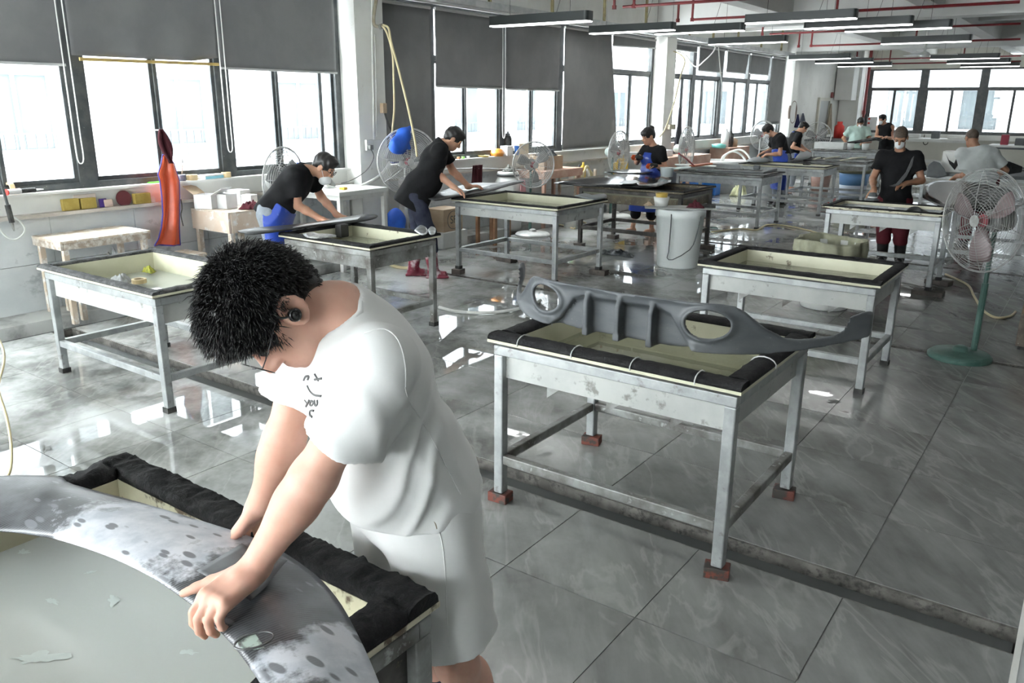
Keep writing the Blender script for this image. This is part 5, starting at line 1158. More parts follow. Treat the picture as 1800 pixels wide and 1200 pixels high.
# glossy bonnet on trestles beyond
t=shell('car_bonnet','large glossy black bonnet on a stand between the man in black and the big fan','car part',[(1622,347,.90),(1626,327,.95),(1655,318,1.0),(1720,322,1.0),(1785,334,.95),(1796,348,.9),(1730,370,.90),(1665,366,.90)],.95,.08,M('deep_black_lacquer',(.006,.0065,.007),rough=.22,spec=.22),.012,7)
def stand(label,x0,x1,y0,y1,h,mat,top=None,name='trestle_table',over=0):
    t=thing(name,label,'table',((x0+x1)/2,(y0+y1)/2,0)); a,b=(x1-x0)/2,(y1-y0)/2
    for sx in (-1,1):
        for sy in (-1,1): MB().box(sx*a-.025,sx*a+.025,sy*b-.025,sy*b+.025,0,h-.05).obj('leg',mat,t)
        MB().box(sx*a-.02,sx*a+.02,-b+.025,b-.025,h-.10,h-.05).obj('side_rail',mat,t); 
    for sy in (-1,1): MB().box(-a+.025,a-.025,sy*b-.02,sy*b+.02,h-.10,h-.05).obj('long_rail',mat,t); MB().box(-a+.025,a-.025,sy*b-.018,sy*b+.018,.25,.29).obj('lower_rail',mat,t)
    if top: MB().box(-a-.04-over,a+.04+over,-b-.04,b+.04,h-.05,h).obj('table_top',top,t,bev=.006)
    return t
stand('bare steel stand under the large glossy bonnet',-1.45,-.2,10.6,11.9,.86,m_galv)
stand('steel work table behind the shaven-headed man, piled with black parts',-2.6,-.2,15.2,16.3,.84,m_galv,m_gpr)
stand('white table against the end wall, laden with trays',-5.3,-3.3,27.6,28.4,.95,m_white,m_white)
stand('grey table at the right edge before the end wall, with red boxes',-2.6,-.3,25.6,26.6,.9,m_gpr,m_white)
def upright(name,label,cat,px,b,th,mat,lean=0.):
    Q=[aP((x_,y_,lean*(y_-px[0][1])),b) for x_,y_ in px]; c=sum(Q)/len(Q); c[2]=min(p[2] for p in Q); n=len(Q); nn=nrm((b[0],b[1],0))*th
    t=thing(name,label,cat,tuple(c)); MB().raw([tuple(p-c) for p in Q]+[tuple(p-c+nn) for p in Q],[tuple(range(n)),tuple(range(2*n-1,n-1,-1))]+[(i,n+i,n+(i+1)%n,(i+1)%n) for i in range(n)]).obj('panel',mat,t,bev=.012); return t
bq=bdir(1660,300,15.2)
upright('car_trim','grey folded fender piece on the work table, left end','car part',[(1628,311),(1631,290),(1641,283),(1652,286),(1660,297),(1665,309),(1648,313)],bq,.10,m_gpr)
upright('car_trim','black pointed V-shaped part standing before the white carton','car part',[(1662,269),(1668,281),(1677,287),(1685,270),(1688,280),(1684,290),(1678,299),(1669,288)],bq,.05,m_gblk)
tag(MB().box(-.16,.16,-.15,.15,0,.34).obj('carton',m_white,loc=(-2.05,15.5,.84),bev=.01),'plain white carton among black parts on the work table','box')
bq2=bdir(1680,290,15.9)
upright('car_trim','long black fender arching behind the white carton','car part',[(1652,309),(1656,296),(1668,284),(1684,274),(1702,269),(1702,276),(1688,285),(1672,298),(1668,309)],bq2,.12,m_gblk)
upright('car_trim','black panel with silver edge at the right of the work table','car part',[(1751,281),(1775,284),(1798,293),(1796,303),(1770,307),(1752,303)],bq,.06,m_gblk)
for (x_,y_,s_,l,mt) in ((-4.9,28,(.35,.3,.12),'white tray at the left end of the end-wall table',m_white),(-4.3,28,(.22,.25,.22),'grey box in the middle of the end-wall table',m_gpr),(-3.7,28,(.5,.35,.1),'wide white tray at the right end of the end-wall table',m_white)):
    tag(MB().box(-s_[0]/2,s_[0]/2,-s_[1]/2,s_[1]/2,0,s_[2]).obj('tray',mt,loc=(x_,y_,.95),bev=.02),l,'tray')
m_rbox=M('red_box',(.32,.02,.05),rough=.5)
for (x_,s_,l,mt) in ((-2.3,(.18,.2,.26),'red box on the grey table at the right edge',m_rbox),(-1.9,(.3,.25,.18),'grey carton beside the red box at the right edge',m_gpr),(-1.2,(.7,.3,.1),'white panel stack at the right edge of the grey table',m_white)):
    tag(MB().box(-s_[0]/2,s_[0]/2,-s_[1]/2,s_[1]/2,0,s_[2]).obj('box',mt,loc=(x_,26.1,.9),bev=.01),l,'box')
# ================================================================== FANS
m_fgrey=M('fan_wire_grey',(.50,.51,.50),(.62,.62,.61),20,rough=.4,metal=.3); m_fgreen=M('fan_green_enamel',(.05,.12,.10),(.08,.16,.135),8,rough=.4,c3=(.5,.5,.48),sc3=50,lo3=.70,hi3=.73); m_motor=M('fan_motor_grey',(.50,.52,.50),(.42,.44,.43),8,rough=.45); m_motord=M('fan_motor_dark',(.16,.16,.155),(.22,.22,.21),8,rough=.5); m_redhub=M('fan_red_hub',(.35,.06,.08),rough=.5); m_blade=M('fan_blade_grey',(.33,.33,.33),rough=.4)
def fan(label,x,y,zh,R,yaw,pole=None,motor=None,base=.26,rings=13,wire=.0022,tilt=0,sp=8,zb=0,ml=.2,based=None,wm=None,bm=None):
    wm=wm or m_fgrey; bm=bm or m_blade
    """face direction given by yaw (0 = +X)"""
    pole=pole or m_fgrey; motor=motor or m_motor; t=thing('standing_fan',label,'fan',(x,y,zb)); zh-=zb
    if base: MB().lathe([(base,0),(base,.025),(base*.9,.045),(.06,.06),(.05,.09),(.03,.10),(0,.10)],32).obj('base',based or pole,t,smooth=True,bev=.003)
    F=Vector((math.cos(yaw),math.sin(yaw),tilt)).normalized(); H=Vector((0,0,zh)); back=-F*(ml*.9+.02)
    MB().tube([Vector((back[0]*.6,back[1]*.6,.05)),Vector((back[0]*.6,back[1]*.6,zh*.55))],.024,12).tube([Vector((back[0]*.6,back[1]*.6,zh*.5)),Vector((back[0]*.6,back[1]*.6,zh-.06))],.017,10).obj('pole',pole,t)
    up=Vector((0,0,1)); r=F.cross(up).normalized(); u=r.cross(F); mt=Matrix(((r[0],u[0],F[0],0),(r[1],u[1],F[1],0),(r[2],u[2],F[2],0),(0,0,0,1))); mt=Matrix.Translation(H)@mt
    MB().lathe([(0,-ml-.06),(.05,-ml-.055),(.082,-ml-.02),(.088,-ml*.5),(.085,-.09),(.06,-.075),(0,-.07)],20,mt).obj('motor',motor,t,smooth=True)
    MB().lathe([(0,-.02),(.045,-.02),(.05,.0),(.035,.02),(0,.025)],16,mt).obj('hub',m_redhub,t,smooth=True)
    for k in range(3):
        a0=k*2*PI/3+.4
        def fb(uu,vv):
            rr=.045+(R*.80-.045)*vv; a=a0+(uu-.5)*(.5+.3*math.sin(PI*vv))*(1 if vv>.02 else .4); return tuple(mt@Vector((rr*math.cos(a),rr*math.sin(a),.03*(uu-.5)*2*(1-.4*vv))))
        MB().grid(fb,5,6).obj('blade',bm,t,smooth=True,solid=.003)
    for nm,s in (('guard_front',1),('guard_rear',-1)):
        g=MB(); n=40
        def pt(rr,a): 
            q=rr/R; return mt@Vector((rr*math.cos(a),rr*math.sin(a),s*.075*(1-q**2.2)))
        for k in range(rings):
            rr=.05+(R-.05)*(k+.5)/rings; g.tube([pt(rr,i*2*PI/n) for i in range(n)],wire*.7,4,True)
        for k in range(sp): g.tube([pt(.04+(R-.04)*j/6,k*2*PI/sp+.15) for j in range(7)],wire,4)
        g.lathe([(0,.073),(.045,.073),(.045,.078),(0,.078)] if s>0 else [(.03,-.078),(.05,-.078),(.05,-.073),(.03,-.073)],16,mt)
        o=g.obj(nm,wm,t); o['kind']='stuff'
    MB().ring(tuple(H),R,wire*2.2,F,48,6).obj('guard_rim',wm,t)
    return t
wall_yaw=lambda p:math.atan2(-p[1],-p[0])
def fpos(px,py,z): p=aZ(px,py,z); return p
pR=aZ(1727,388,1.075); fan('big standing fan with green pole and round green base, right side of the picture',pR[0],pR[1],1.075,.385,-2.25,m_fgreen,m_motord,.23,17,.0024,.0,10,0,.22,None,M('fan_wire_dull',(.22,.22,.21),(.3,.3,.29),20,rough=.5,metal=.2),M('blade_dusky',(.16,.12,.12),rough=.4))
p=aX(718,284,-6.95); fan('tall grey fan carrying a blue cloth, beside the white pillar',p[0],p[1],p[2],.40,-.45,m_fgrey,m_motor,.19,16,.0036,.0,8,0,.2)
p=aX(500,320,-6.62); fan('pale fan standing behind the man in glasses, mostly cage',p[0],p[1],p[2],.34,.25,m_fgrey,m_motor,.2,13,.0034,.0,8,0,.14)
p=aX(938,290,-6.75); fan('fan with green pole behind the tank of the man in red boots',p[0],p[1],p[2],.33,-.55,m_fgreen,m_motor,.26,12,.0038,.0,8,0,.16,m_fgrey)
p=aX(1088,268,-6.75); fan('fan with green pole and pale motor to the left of the woman',p[0],p[1],p[2],.36,-.02,m_fgreen,M('fan_motor_mint',(.40,.46,.43),rough=.4),.26,11,.0042,0,8,0,.2,m_white)
p=aX(1207,262,-6.6); fan('fan with green pole and pale motor to the right of the woman',p[0],p[1],p[2],.42,0.05,m_fgreen,MATS['fan_motor_mint'],.26,11,.0045,0,8,0,.2)
p=aX(1341,238,-7.1); fan('small distant fan behind the masked man with blue apron',p[0],p[1],p[2],.36,-.6,m_fgrey,m_motord,.24,8,.005,0,8,0,.15)
p=aX(1436,241,-6.9); fan('grey distant fan near the door at the far end',p[0],p[1],p[2],.42,-.9,m_fgrey,m_motord,.28,8,.006,0,8,0,.18)
t=thing('ceiling_fan','white ceiling fan hanging before the end windows, blades still','fan',tuple(aZ(1625,96,3.02))); c=aZ(1625,96,3.02)
MB().lathe([(0,-.06),(.1,-.05),(.13,0),(.09,.05),(.03,.07),(.02,.3),(.06,.34),(.02,.38),(.018,4.15-c[2]),(0,4.15-c[2])],16).obj('motor',m_white,t,smooth=True)
for k in range(3):
    a=k*2*PI/3+.3; MB().box(.1,.68,-.06,.06,-.004,.004,Matrix.Rotation(a,4,'Z')@Matrix.Rotation(.15,4,'X')).obj('blade',m_white,t)
# ================================================================== LEFT WALL: furniture and small things
m_wood=M('plaster_spattered_wood',(.50,.40,.30),(.60,.52,.43),6,.4,.65,.7,c3=(.70,.68,.64),sc3=11,lo3=.5,hi3=.6,strch=(1,1,1)); m_wooddirty=M('crusted_wood_edge',(.34,.27,.21),(.60,.56,.50),16,.42,.6,.8,bmp=.5); m_redwood=M('reddish_plywood',(.45,.27,.20),(.54,.36,.28),4,rough=.65); m_brownw=M('brown_stool_wood',(.26,.13,.065),(.34,.19,.10),7,rough=.6)
m_card=M('cardboard',(.42,.31,.21),(.48,.37,.26),5,rough=.8)
def wood_table(label,x0,x1,y0,y1,h,planks,mat,edge,name='wooden_table',skirt=.07,leg=.045,zf=0,shelf=None):
    t=thing(name,label,'table',((x0+x1)/2,(y0+y1)/2,zf)); a,b=(x1-x0)/2,(y1-y0)/2; h-=zf
    for k in range(planks):
        u0=-a+2*a*k/planks; u1=-a+2*a*(k+1)/planks; MB().box(u0+.003,u1-.003,-b,b,h-.02,h+rng.normal()*.001).obj('plank',mat,t)
    for s in (-1,1):
        MB().box(-a+.01,a-.01,s*b-.012*(s+1),s*b-.012*(s-1),h-.02-skirt,h-.02).obj('skirt',edge,t)
        MB().box(s*a-.012*(s+1),s*a-.012*(s-1),-b+.03,b-.03,h-.02-skirt,h-.02).obj('skirt',edge,t)
        for q in (-1,1): MB().box(s*(a-.05)-leg/2,s*(a-.05)+leg/2,q*(b-.05)-leg/2,q*(b-.05)+leg/2,0,h-.02).obj('leg',mat,t)
    if shelf: MB().box(-a+.08,a-.08,-b+.08,b-.08,shelf,shelf+.02).obj('shelf',mat,t)
    return t
wood_table('spattered wooden bench by the left wall with two dark offcuts on it',-7.60,-7.08,3.30,4.12,.74,4,m_wood,m_wooddirty,zf=.0,skirt=.06)
wood_table('low wooden bench leg-deep behind the left tank, white spattered',-7.5,-7.16,3.42,4.0,.30,3,m_wood,m_wooddirty,skirt=.05)
def offcut(label,p,poly,rz,tilt,mat): 
    t=thing('carbon_offcut',label,'offcut',p,rz); o=MB().prism(poly,0,.018).obj('blank',mat,t,bev=.005); o.rotation_euler=(tilt,0,0); return t
q=aZ(118,396,.742); offcut('flat dark wedge-shaped offcut on the spattered bench, left one',q,[(-.16,-.02),(-.02,.05),(.15,.03),(.14,-.07),(.0,-.06)],.9,.05,m_mblk)
q=aZ(150,394,.742)+Vector((0,.06,0)); offcut('dark curved offcut standing on edge on the spattered bench, right one',q,[(-.13,-.03),(.13,-.03),(.14,.02),(-.10,.04)],1.1,.6,m_gpr)
t=thing('disc','thin white disc lying on the spattered bench','disc',tuple(aZ(188,394,.743))); MB().lathe([(0,0),(.07,0),(.07,.006),(0,.006)],24).obj('plate',m_white,t)
wood_table('small wooden stool under the hanging orange apron',-7.58,-7.22,4.42,4.78,.42,3,m_wood,m_wood,'wooden_stool',.05,.04,.05)
wood_table('deep-skirted plywood box table with white cartons on top',-7.62,-6.98,4.9,5.5,.83,2,m_wood,M('plywood_pale',(.56,.44,.34),(.62,.52,.43),4,rough=.7,c3=(.7,.68,.65),sc3=9,lo3=.55,hi3=.62),'wooden_table',.19,.05)
m_wbox=M('white_carton',(.74,.74,.74),(.66,.66,.66),4,rough=.6); m_reds=M('red_sticker',(.62,.04,.03),rough=.5)
def carton(label,p,s,rz,flap=False,dot=None,mat=None,name='carton'):
    t=thing(name,label,'box',tuple(p),rz); m_=mat or m_wbox
    b_=MB()
    x,y,z=s[0]/2,s[1]/2,s[2]; b_.box(-x,x,-y,y,0,.006).box(-x,-x+.006,-y,y,.006,z).box(x-.006,x,-y,y,.006,z).box(-x+.006,x-.006,-y,-y+.006,.006,z).box(-x+.006,x-.006,y-.006,y,.006,z)
    b_.obj('walls',m_,t)
    if flap: 
        for k,(a,mt) in enumerate(((-.9,Matrix.Translation((-x,0,z))@Matrix.Rotation(.6,4,'Y')@Matrix.Translation((-.0,0,0))),(.7,Matrix.Translation((x,0,z))@Matrix.Rotation(-.5,4,'Y')))):
            MB().box(0 if k else -y*1.4,y*1.4 if k else 0,-y,y,0,.006,mt).obj('flap',m_card if k==0 else m_,t)
    else: MB().box(-x,x,-y,y,z,z+.006).obj('lid',m_,t)
    if dot: MB().lathe([(0,0),(.028,0),(.028,.002),(0,.002)],16,Matrix.Translation((x+.001,dot,z*.55))@Matrix.Rotation(PI/2,4,'Y')).obj('sticker',m_reds,t)
    return t
q=aZ(362,364,.835); carton('white carton with open brown flap and red dot on the box table, left',(q[0]+.05,q[1],.832),(.2,.2,.14),.4,True,.05)
q=aZ(388,360,.835); carton('white carton open on top in the middle of the box table',(-7.33,5.12,.832),(.2,.14,.14),.1,False)
carton('white closed carton at the back right of the box table',(-7.48,5.40,.832),(.2,.14,.15),.1,False,.02)
carton('white cone-wrapped carton with red dot behind the maroon rag',(-7.21,5.33,.832),(.12,.11,.12),.3,False,.0)
def rag(name,label,p,s,mat,seed=0,cat='rag',h=.02):
    t=thing(name,label,cat,tuple(p)); 
    def f(u,v):
        a=u*2*PI; rr=v*(1+.25*math.sin(3*a+seed)+.15*math.sin(7*a+seed*2)); n=mnoise.noise(Vector((rr*math.cos(a)*3.2+seed,rr*math.sin(a)*3.2,seed)))
        return (s[0]*rr*math.cos(a),s[1]*rr*math.sin(a),max(.002,s[2]*(1-v**2)*(.6+.9*n)+h*(1-v)))
    MB().grid(f,40,9).obj('cloth',mat,t,smooth=True,solid=.003); return t
m_rmar=cloth('maroon_rag',(.07,.014,.02))
q=aZ(420,364,.835); rag('rag','crumpled maroon rag on the edge of the box table',(-7.05,5.22,.835),(.10,.09,.10),m_rmar,1)
# orange apron hung from the window post
t=thing('hanging_apron','orange rubber apron with blue edging hung from the window post','apron',(-7.5,4.62,.45)); m_or=M('orange_rubber',(.62,.09,.03),(.70,.13,.05),3,rough=.38); m_be=M('blue_edging',(.07,.06,.35),rough=.5); m_mar=cloth('maroon_cloth',(.06,.015,.02))
def A(x_,y_,off=0): p=aX(x_,y_,-7.50+off); return p-Vector((-7.5,4.62,.45))
prof=[(272,296,324),(290,283,334),(306,275,325),(320,280,318),(345,283,319),(375,284,318),(400,281,318),(420,276,319),(431,268,318)]
prof=[(272,286,297),(288,283,307),(306,277,313),(318,280,317),(345,283,318),(375,284,318),(400,281,318),(420,275,319),(431,268,320)]
def fa(u,v):
    k=v*(len(prof)-1); i=min(int(k),len(prof)-2); w=k-i; a,b=prof[i],prof[i+1]; yy=a[0]+(b[0]-a[0])*w; xl=a[1]+(b[1]-a[1])*w; xr=a[2]+(b[2]-a[2])*w
    p=A(xl+(xr-xl)*u,yy); p[0]+=.035*math.sin(u*PI*3.2+v*1.5)*(.4+.6*v); return tuple(p)
MB().grid(fa,24,24).obj('rubber_sheet',m_or,t,smooth=True,solid=.004)
for uu in (0,1): MB().tube([fa(uu,k/16) for k in range(17)],.007,6).obj('edging',m_be,t)
MB().tube([fa(k/12,1) for k in range(13)],.007,6).obj('edging',m_be,t)
MB().tube([fa(k/8,0) for k in range(9)],.007,6).obj('edging',m_be,t)
def fm(u,v):
    p=A(282+(v*18)+(u-.5)*(6+16*math.sin(PI*min(1,v*1.1))),227+v*60,.03); p[0]+=.02*math.sin(u*9); return tuple(p)
hb=MB().grid(fm,10,10).obj('rubber_sheet',m_mar,None,smooth=True,solid=.006); hb.name='hanging_cloth'; hb.location=(-7.5,4.62,.45); tag(hb,'maroon cloth hung on the window post above the orange apron','cloth')
MB().tube([A(286,230,.0)+Vector((-.26,0,.0)),A(286,230,.0)+Vector((-.02,0,.01))],.006,6).obj('hook',m_steel,t)
MB().tube(smooth_path([A(318,350,.02),A(320,366,.03),A(318,378,.03),A(322,397,.03)],5),.006,5).obj('tie',m_rubber,t)
# things on the ledge (z .925) and on the sill (z 1.105)
m_sp=M('ochre_sponge_block',(.30,.22,.045),(.37,.28,.07),14,rough=.8,bmp=.3)
LZ=.926
def ledge_block(name,label,cat,px0,px1,hh,th,mat,lean=.0,x=-7.60):
    a=aX(px0,360,x); b=aX(px1,358,x); w=b[1]-a[1]; t=thing(name,label,cat,(x,(a[1]+b[1])/2,LZ)); o=MB().box(-th/2,th/2,-w/2,w/2,0,hh).obj('block',mat,t,bev=.006); o.rotation_euler=(0,-lean,0); return t
ledge_block('sanding_sponge','ochre sanding sponge on the wall ledge, leftmost of three',"sponge",109,138,.105,.05,m_sp,.05)
ledge_block('sanding_sponge','ochre sanding sponge on the wall ledge, middle of three',"sponge",141,168,.10,.05,m_sp,.03)
ledge_block('sanding_sponge','thick ochre sanding sponge on the wall ledge nearest the orange apron',"sponge",236,264,.10,.06,m_sp,.02)
ledge_block('sanding_board','pale wooden board standing behind two ochre sponges','board',131,171,.13,.012,M('pale_board',(.68,.60,.53),rough=.6),.08,-7.645)
ledge_block('sanding_pad','violet-backed sanding pad leaning on the ledge','pad',175,189,.08,.012,M('violet_pad',(.07,.03,.22),rough=.6),.12)
ledge_block('sanding_pad','beige sanding pad leaning beside the violet one','pad',184,199,.07,.014,M('beige_pad',(.55,.42,.35),rough=.7),.14,-7.585)
ledge_block('comb','small perforated pale plate leaning on the ledge next to the apron','plate',266,274,.06,.006,m_white,.1)
a=aX(219,347,-7.6); t=thing('sanding_disc','round maroon sanding disc standing on the wall ledge','disc',(-7.62,a[1],LZ)); o=MB().lathe([(0,0),(.075,0),(.075,.008),(0,.008)],28,Matrix.Translation((0,0,.062))@Matrix.Rotation(PI/2-.12,4,'Y')).obj('plate',M('maroon_abrasive',(.12,.025,.03),rough=.85),t)
SZ=1.106
def sill(px,py,x=-7.66): p=aX(px,py,x); return (x,p[1],SZ)
m_tape=M('masking_tape',(.60,.47,.27),rough=.6); m_core=M('tape_core',(.45,.35,.22),rough=.7)
def tape(label,p,R=.055,h=.05,rz=0,rx=0):
    t=thing('tape_roll',label,'tape',p); o=MB().lathe([(R*.68,0),(R,0),(R,h),(R*.68,h),(R*.68,0)],28).obj('roll',m_tape,t,bev=.002); o.rotation_euler=(rx,0,rz)
    o2=MB().lathe([(R*.64,.001),(R*.68,.001),(R*.68,h-.001),(R*.64,h-.001),(R*.64,.001)],28).obj('core',m_core,t); o2.rotation_euler=(rx,0,rz); return t
tape('masking tape roll on the sill right of the paint jar',sill(338,317),.055,.055); tape('masking tape roll on the sill beside the window post',sill(398,311),.05,.055)
q=sill(320,318); t=thing('paint_jar','dark paint jar with a brush standing on the sill','jar',q); MB().lathe([(0,0),(.04,0),(.043,.06),(.037,.065),(.037,.01),(0,.01)],18).obj('glass',M('stained_jar',(.06,.055,.09),(.2,.2,.25),12,rough=.3),t,smooth=True); MB().tube([(.0,0,.02),(.01,.02,.18)],.006,6).obj('brush_handle',m_wood,t); MB().tube([(.01,.02,.18),(.012,.025,.23)],[.012,.003],6).obj('bristles',M('bristle_grey',(.3,.3,.3)),t)
q=sill(370,314); t=thing('glove_box','white and light blue flat carton on the sill','box',q,.2); MB().box(-.06,.06,-.13,.13,0,.045).obj('carton',m_wbox,t,bev=.004); MB().box(.0605,.062,-.13,.13,.002,.03).obj('blue_band',M('pale_blue_print',(.25,.55,.65),rough=.5),t)
q=sill(28,342,-7.64); t=thing('sealant_tube','white and red cartridge lying on the sill at the far left','tube',(q[0],q[1],SZ+.026)); MB().tube([(.05,-.09,0),(.02,.03,0)],.024,14).obj('barrel',m_wbox,t); MB().tube([(.052,-.098,0),(.049,-.088,0)],.026,14).obj('end_cap',m_reds,t)
q=sill(48,338,-7.64); t=thing('sealant_tube','black cartridge with a nozzle lying on the sill behind the white one','tube',(q[0],q[1],SZ+.024)); MB().tube([(0,-.08,0),(0,.07,0)],.021,14).obj('barrel',m_rubber,t); MB().tube([(0,.07,0),(0,.14,0)],[.009,.003],8).obj('nozzle',m_white,t); MB().tube([(0,-.09,0),(0,-.06,0)],.0225,14).obj('end_cap',m_reds,t)
q=sill(24,339,-7.7); tape('brown tape roll standing on the sill behind the cartridges',(q[0],q[1],SZ+.05),.05,.04,0,PI/2)
q=sill(272,326); t=thing('green_strip','bright green flat strip on the sill beside the apron','strip',q); MB().box(-.02,.02,-.06,.06,0,.012).obj('strip',M('bright_green',(.10,.55,.04),rough=.5),t)
# spray lance hanging at the left edge with its clear hose
t=thing('spray_lance','dark metal lance hanging in front of the left wall','lance',tuple(aX(10,330,-7.4))); o=aX(10,330,-7.4)
MB().tube([aX(-3,305,-7.4)-o,aX(14,362,-7.4)-o],.012,10).obj('shaft',m_frame,t); MB().tube([aX(13,360,-7.4)-o,aX(21,391,-7.4)-o],.022,10).obj('grip',m_rubber,t); MB().tube([aX(21,391,-7.4)-o,aX(25,406,-7.4)-o],[.014,.006],8).obj('tip',m_galvd,t); MB().tube([aX(-3,305,-7.4)-o,aX(-12,270,-7.4)-o],.008,8).obj('upper_rod',m_frame,t)
m_hose=M('clear_hose',(.62,.64,.60),rough=.25); m_hosey=M('cream_hose',(.58,.50,.30),rough=.4)
def hose(label,pts,r,mat,cat='hose',name='hose',k=6):
    P_=smooth_path(pts,k); c=P_[len(P_)//2].copy(); t=MB().tube([p-c for p in P_],r,8).obj(name,mat,loc=c,smooth=True); return tag(t,label,cat)
hose('clear hose looping in front of the left wall',[aX(-8,392,-7.5),aX(8,413,-7.5),aX(25,421,-7.5),aX(40,412,-7.5),aX(43,400,-7.5),aX(32,386,-7.5),aX(20,380,-7.5)],.008,m_hose)
hose('pale hose hanging in at the left edge over the floor',[aZ(-25,560,.55),aZ(2,605,.45),aZ(7,635,.4),aZ(-2,672,.33),aZ(-2,690,.3),aZ(12,735,.2),aZ(20,790,.1),aZ(14,836,.012),aZ(-20,850,.012)],.008,m_hosey)
# in the left tank
tape('tan tape roll lying on the bottom of the left tank',aZ(245,497,.662),.05,.03)
q=aZ(263,478,.662); rag('sponge','small yellow-green scouring sponge in the corner of the left tank',(q[0],q[1],.66),(.055,.035,.035),M('yellow_green_sponge',(.35,.34,.05),(.16,.20,.04),22,rough=.9),3,'sponge',.03)
q=aZ(212,494,.662); rag('rag','crumpled grey plastic rag in the left tank',(q[0]+.02,q[1],.66),(.10,.05,.05),M('grey_plastic',(.30,.31,.31),rough=.4),4)
m_bag=M('thin_clear_bag',(.55,.57,.57),rough=.2,alpha=.55)
q=aZ(155,440,.38); rag('plastic_bag','crumpled clear plastic bag under the spattered bench',(-7.32,3.85,.30+.02),(.16,.14,.16),m_bag,6,'bag',.1)
t=thing('bottle','small white bottle with cap standing behind the left tank','bottle',(-7.2,4.22,.05)); MB().lathe([(0,0),(.05,0),(.052,.16),(.03,.2),(.018,.22),(.018,.25),(0,.25)],18).obj('body',M('cloudy_bottle',(.6,.58,.5),rough=.3),t,smooth=True); MB().lathe([(0,.25),(.022,.25),(.022,.28),(0,.28)],14).obj('cap',m_white,t)
for k,(a,b) in enumerate(((.25,-.1),(-.1,-.18),(-.48,.02))):
    pass
# shoes on a low box beside the box table
tag(MB().box(-.16,.16,-.22,.22,0,.22).obj('crate',M('grey_crate',(.22,.22,.21),(.3,.3,.29),9,rough=.7),loc=(-6.9,4.74,0),bev=.01),'low grey crate under the black shoes by the box table','crate')
for k,(y_,l) in enumerate(((4.95,'black work shoe on the grey crate, nearer one'),(5.09,'black work shoe on the grey crate, farther one'))):
    t=thing('shoe',l,'shoe',(-6.9,y_-.28,.222),.25); S=SDF((-.2,-.09,-.01),(.2,.09,.16),.006); S.cap((-.09,0,.045),(.10,0,.038),.046,.042,.04).cap((-.08,0,.06),(-.08,0,.11),.042,.046,.03); S.cap((-.075,0,.08),(-.07,0,.16),.034,.04,.005,'-'); S.cut((0,0,-1),(0,0,.0)); S.obj('upper',m_shoe,t); MB().box(-.135,.14,-.045,.045,0,.016).obj('sole',m_rubber,t,bev=.006)
# ================================================================== PILLAR WITH PIPES, CLOTH FAN CORNER
PXF=-7.40
m_pvc=M('white_pvc',(.70,.70,.67),(.62,.62,.59),8,rough=.4); m_brass=M('stained_pipe',(.25,.21,.14),(.36,.33,.26),9,rough=.5)
def PP(x_,y_,off=0): return aX(x_,y_,PXF+off)
for l,xs_,r in (('thin white conduit running down the front of the pillar',[(654,-20),(654,60),(656,160),(657,245)],.012),('second white conduit beside the first on the pillar',[(659,60),(661,160),(662,240)],.009)):
    hose(l,[PP(a,b,.012) for a,b in xs_],r,m_pvc,'pipe','conduit',3)
t=thing('water_pipe','stained air pipe with valve bending off the top of the pillar','pipe',tuple(PP(658,30,.05))); o=PP(658,30,.05)
MB().tube([p-o for p in smooth_path([PP(664,-15,.05),PP(660,8,.05),PP(657,28,.05),PP(658,44,.05),PP(668,47,.1),PP(674,45,.16)],4)],.02,10).obj('pipe_run',m_brass,t); MB().tube([PP(668,47,.1)-o,PP(672,46,.14)-o],.03,10).obj('valve',m_galvd,t)
hose('cream hose dropping from the pillar valve, left strand',[PP(673,46,.16),PP(681,60,.2),PP(690,95,.22),PP(692,140,.2),PP(693,190,.18),PP(690,225,.16),PP(686,270,.14)],.013,m_hosey)
hose('cream hose slanting from the pillar valve towards the man in red boots',[PP(674,44,.17),PP(683,50,.3),PP(688,75,.4),PP(700,120,.6),PP(715,180,.8),PP(728,240,1.0),PP(733,275,1.1)],.013,m_hosey)
hose('white flexible drain hose sagging from the pillar foot to the wall table',[PP(690,262,.02),PP(688,280,.06),PP(672,305,.08),PP(650,320,.1),PP(625,330,.1),PP(600,333,.08),PP(572,326,.05)],.022,m_pvc)
t=thing('socket_box','pair of white wall sockets on the pillar','socket',tuple(PP(655,255,.0))); o=PP(655,255,0)
for k,(x_,w_) in enumerate(((649,.10),(662,.10))):
    p=PP(x_,255,.012)-o; MB().box(-.02,.02,-.06,.06,-.065,.065,Matrix.Translation(p)).obj('socket_plate',m_white,t,bev=.006)
p=PP(651,259,.05)-o; MB().box(-.03,.03,-.028,.028,-.028,.028,Matrix.Translation(p)).obj('plug',m_motord,t,bev=.008)
hose('black cable hanging from the pillar socket to the wall table',[PP(652,262,.05),PP(657,275,.05),PP(650,292,.04),PP(636,306,.03),PP(615,318,.02),PP(600,322,.02)],.005,m_wire,'cable','cable')
t=thing('cord_reel','beige switch box with black strap at the edge of the pillar','switch',tuple(PP(674,190,.03))); MB().box(-.03,.03,-.035,.035,-.06,.06).obj('case',m_card,t,bev=.008); MB().tube([(.02,.0,-.06),(.03,.04,-.18),(.05,.12,-.34)],.012,6).obj('strap',m_rubber,t)
p=aX(704,243,-6.9); t=thing('bag','bright blue cloth bag hung over the tall grey fan','bag',tuple(p)); S=SDF((-.2,-.28,-.35),(.2,.28,.2),.012); S.cap((0,-.10,-.08),(0,.06,.04),.07,.08,.06).ell((0,-.02,-.09),(.06,.13,.10),None,.05).cap((0,.04,.05),(.02,.15,.12),.06,.03,.03).cap((0,.10,.0),(.0,.14,-.12),.03,.02,.04); S.wrinkle(.012,(24,37,50),2); S.obj('cloth',M('bright_blue_cloth',(.015,.09,.50),(.02,.12,.6),5,rough=.6),t)
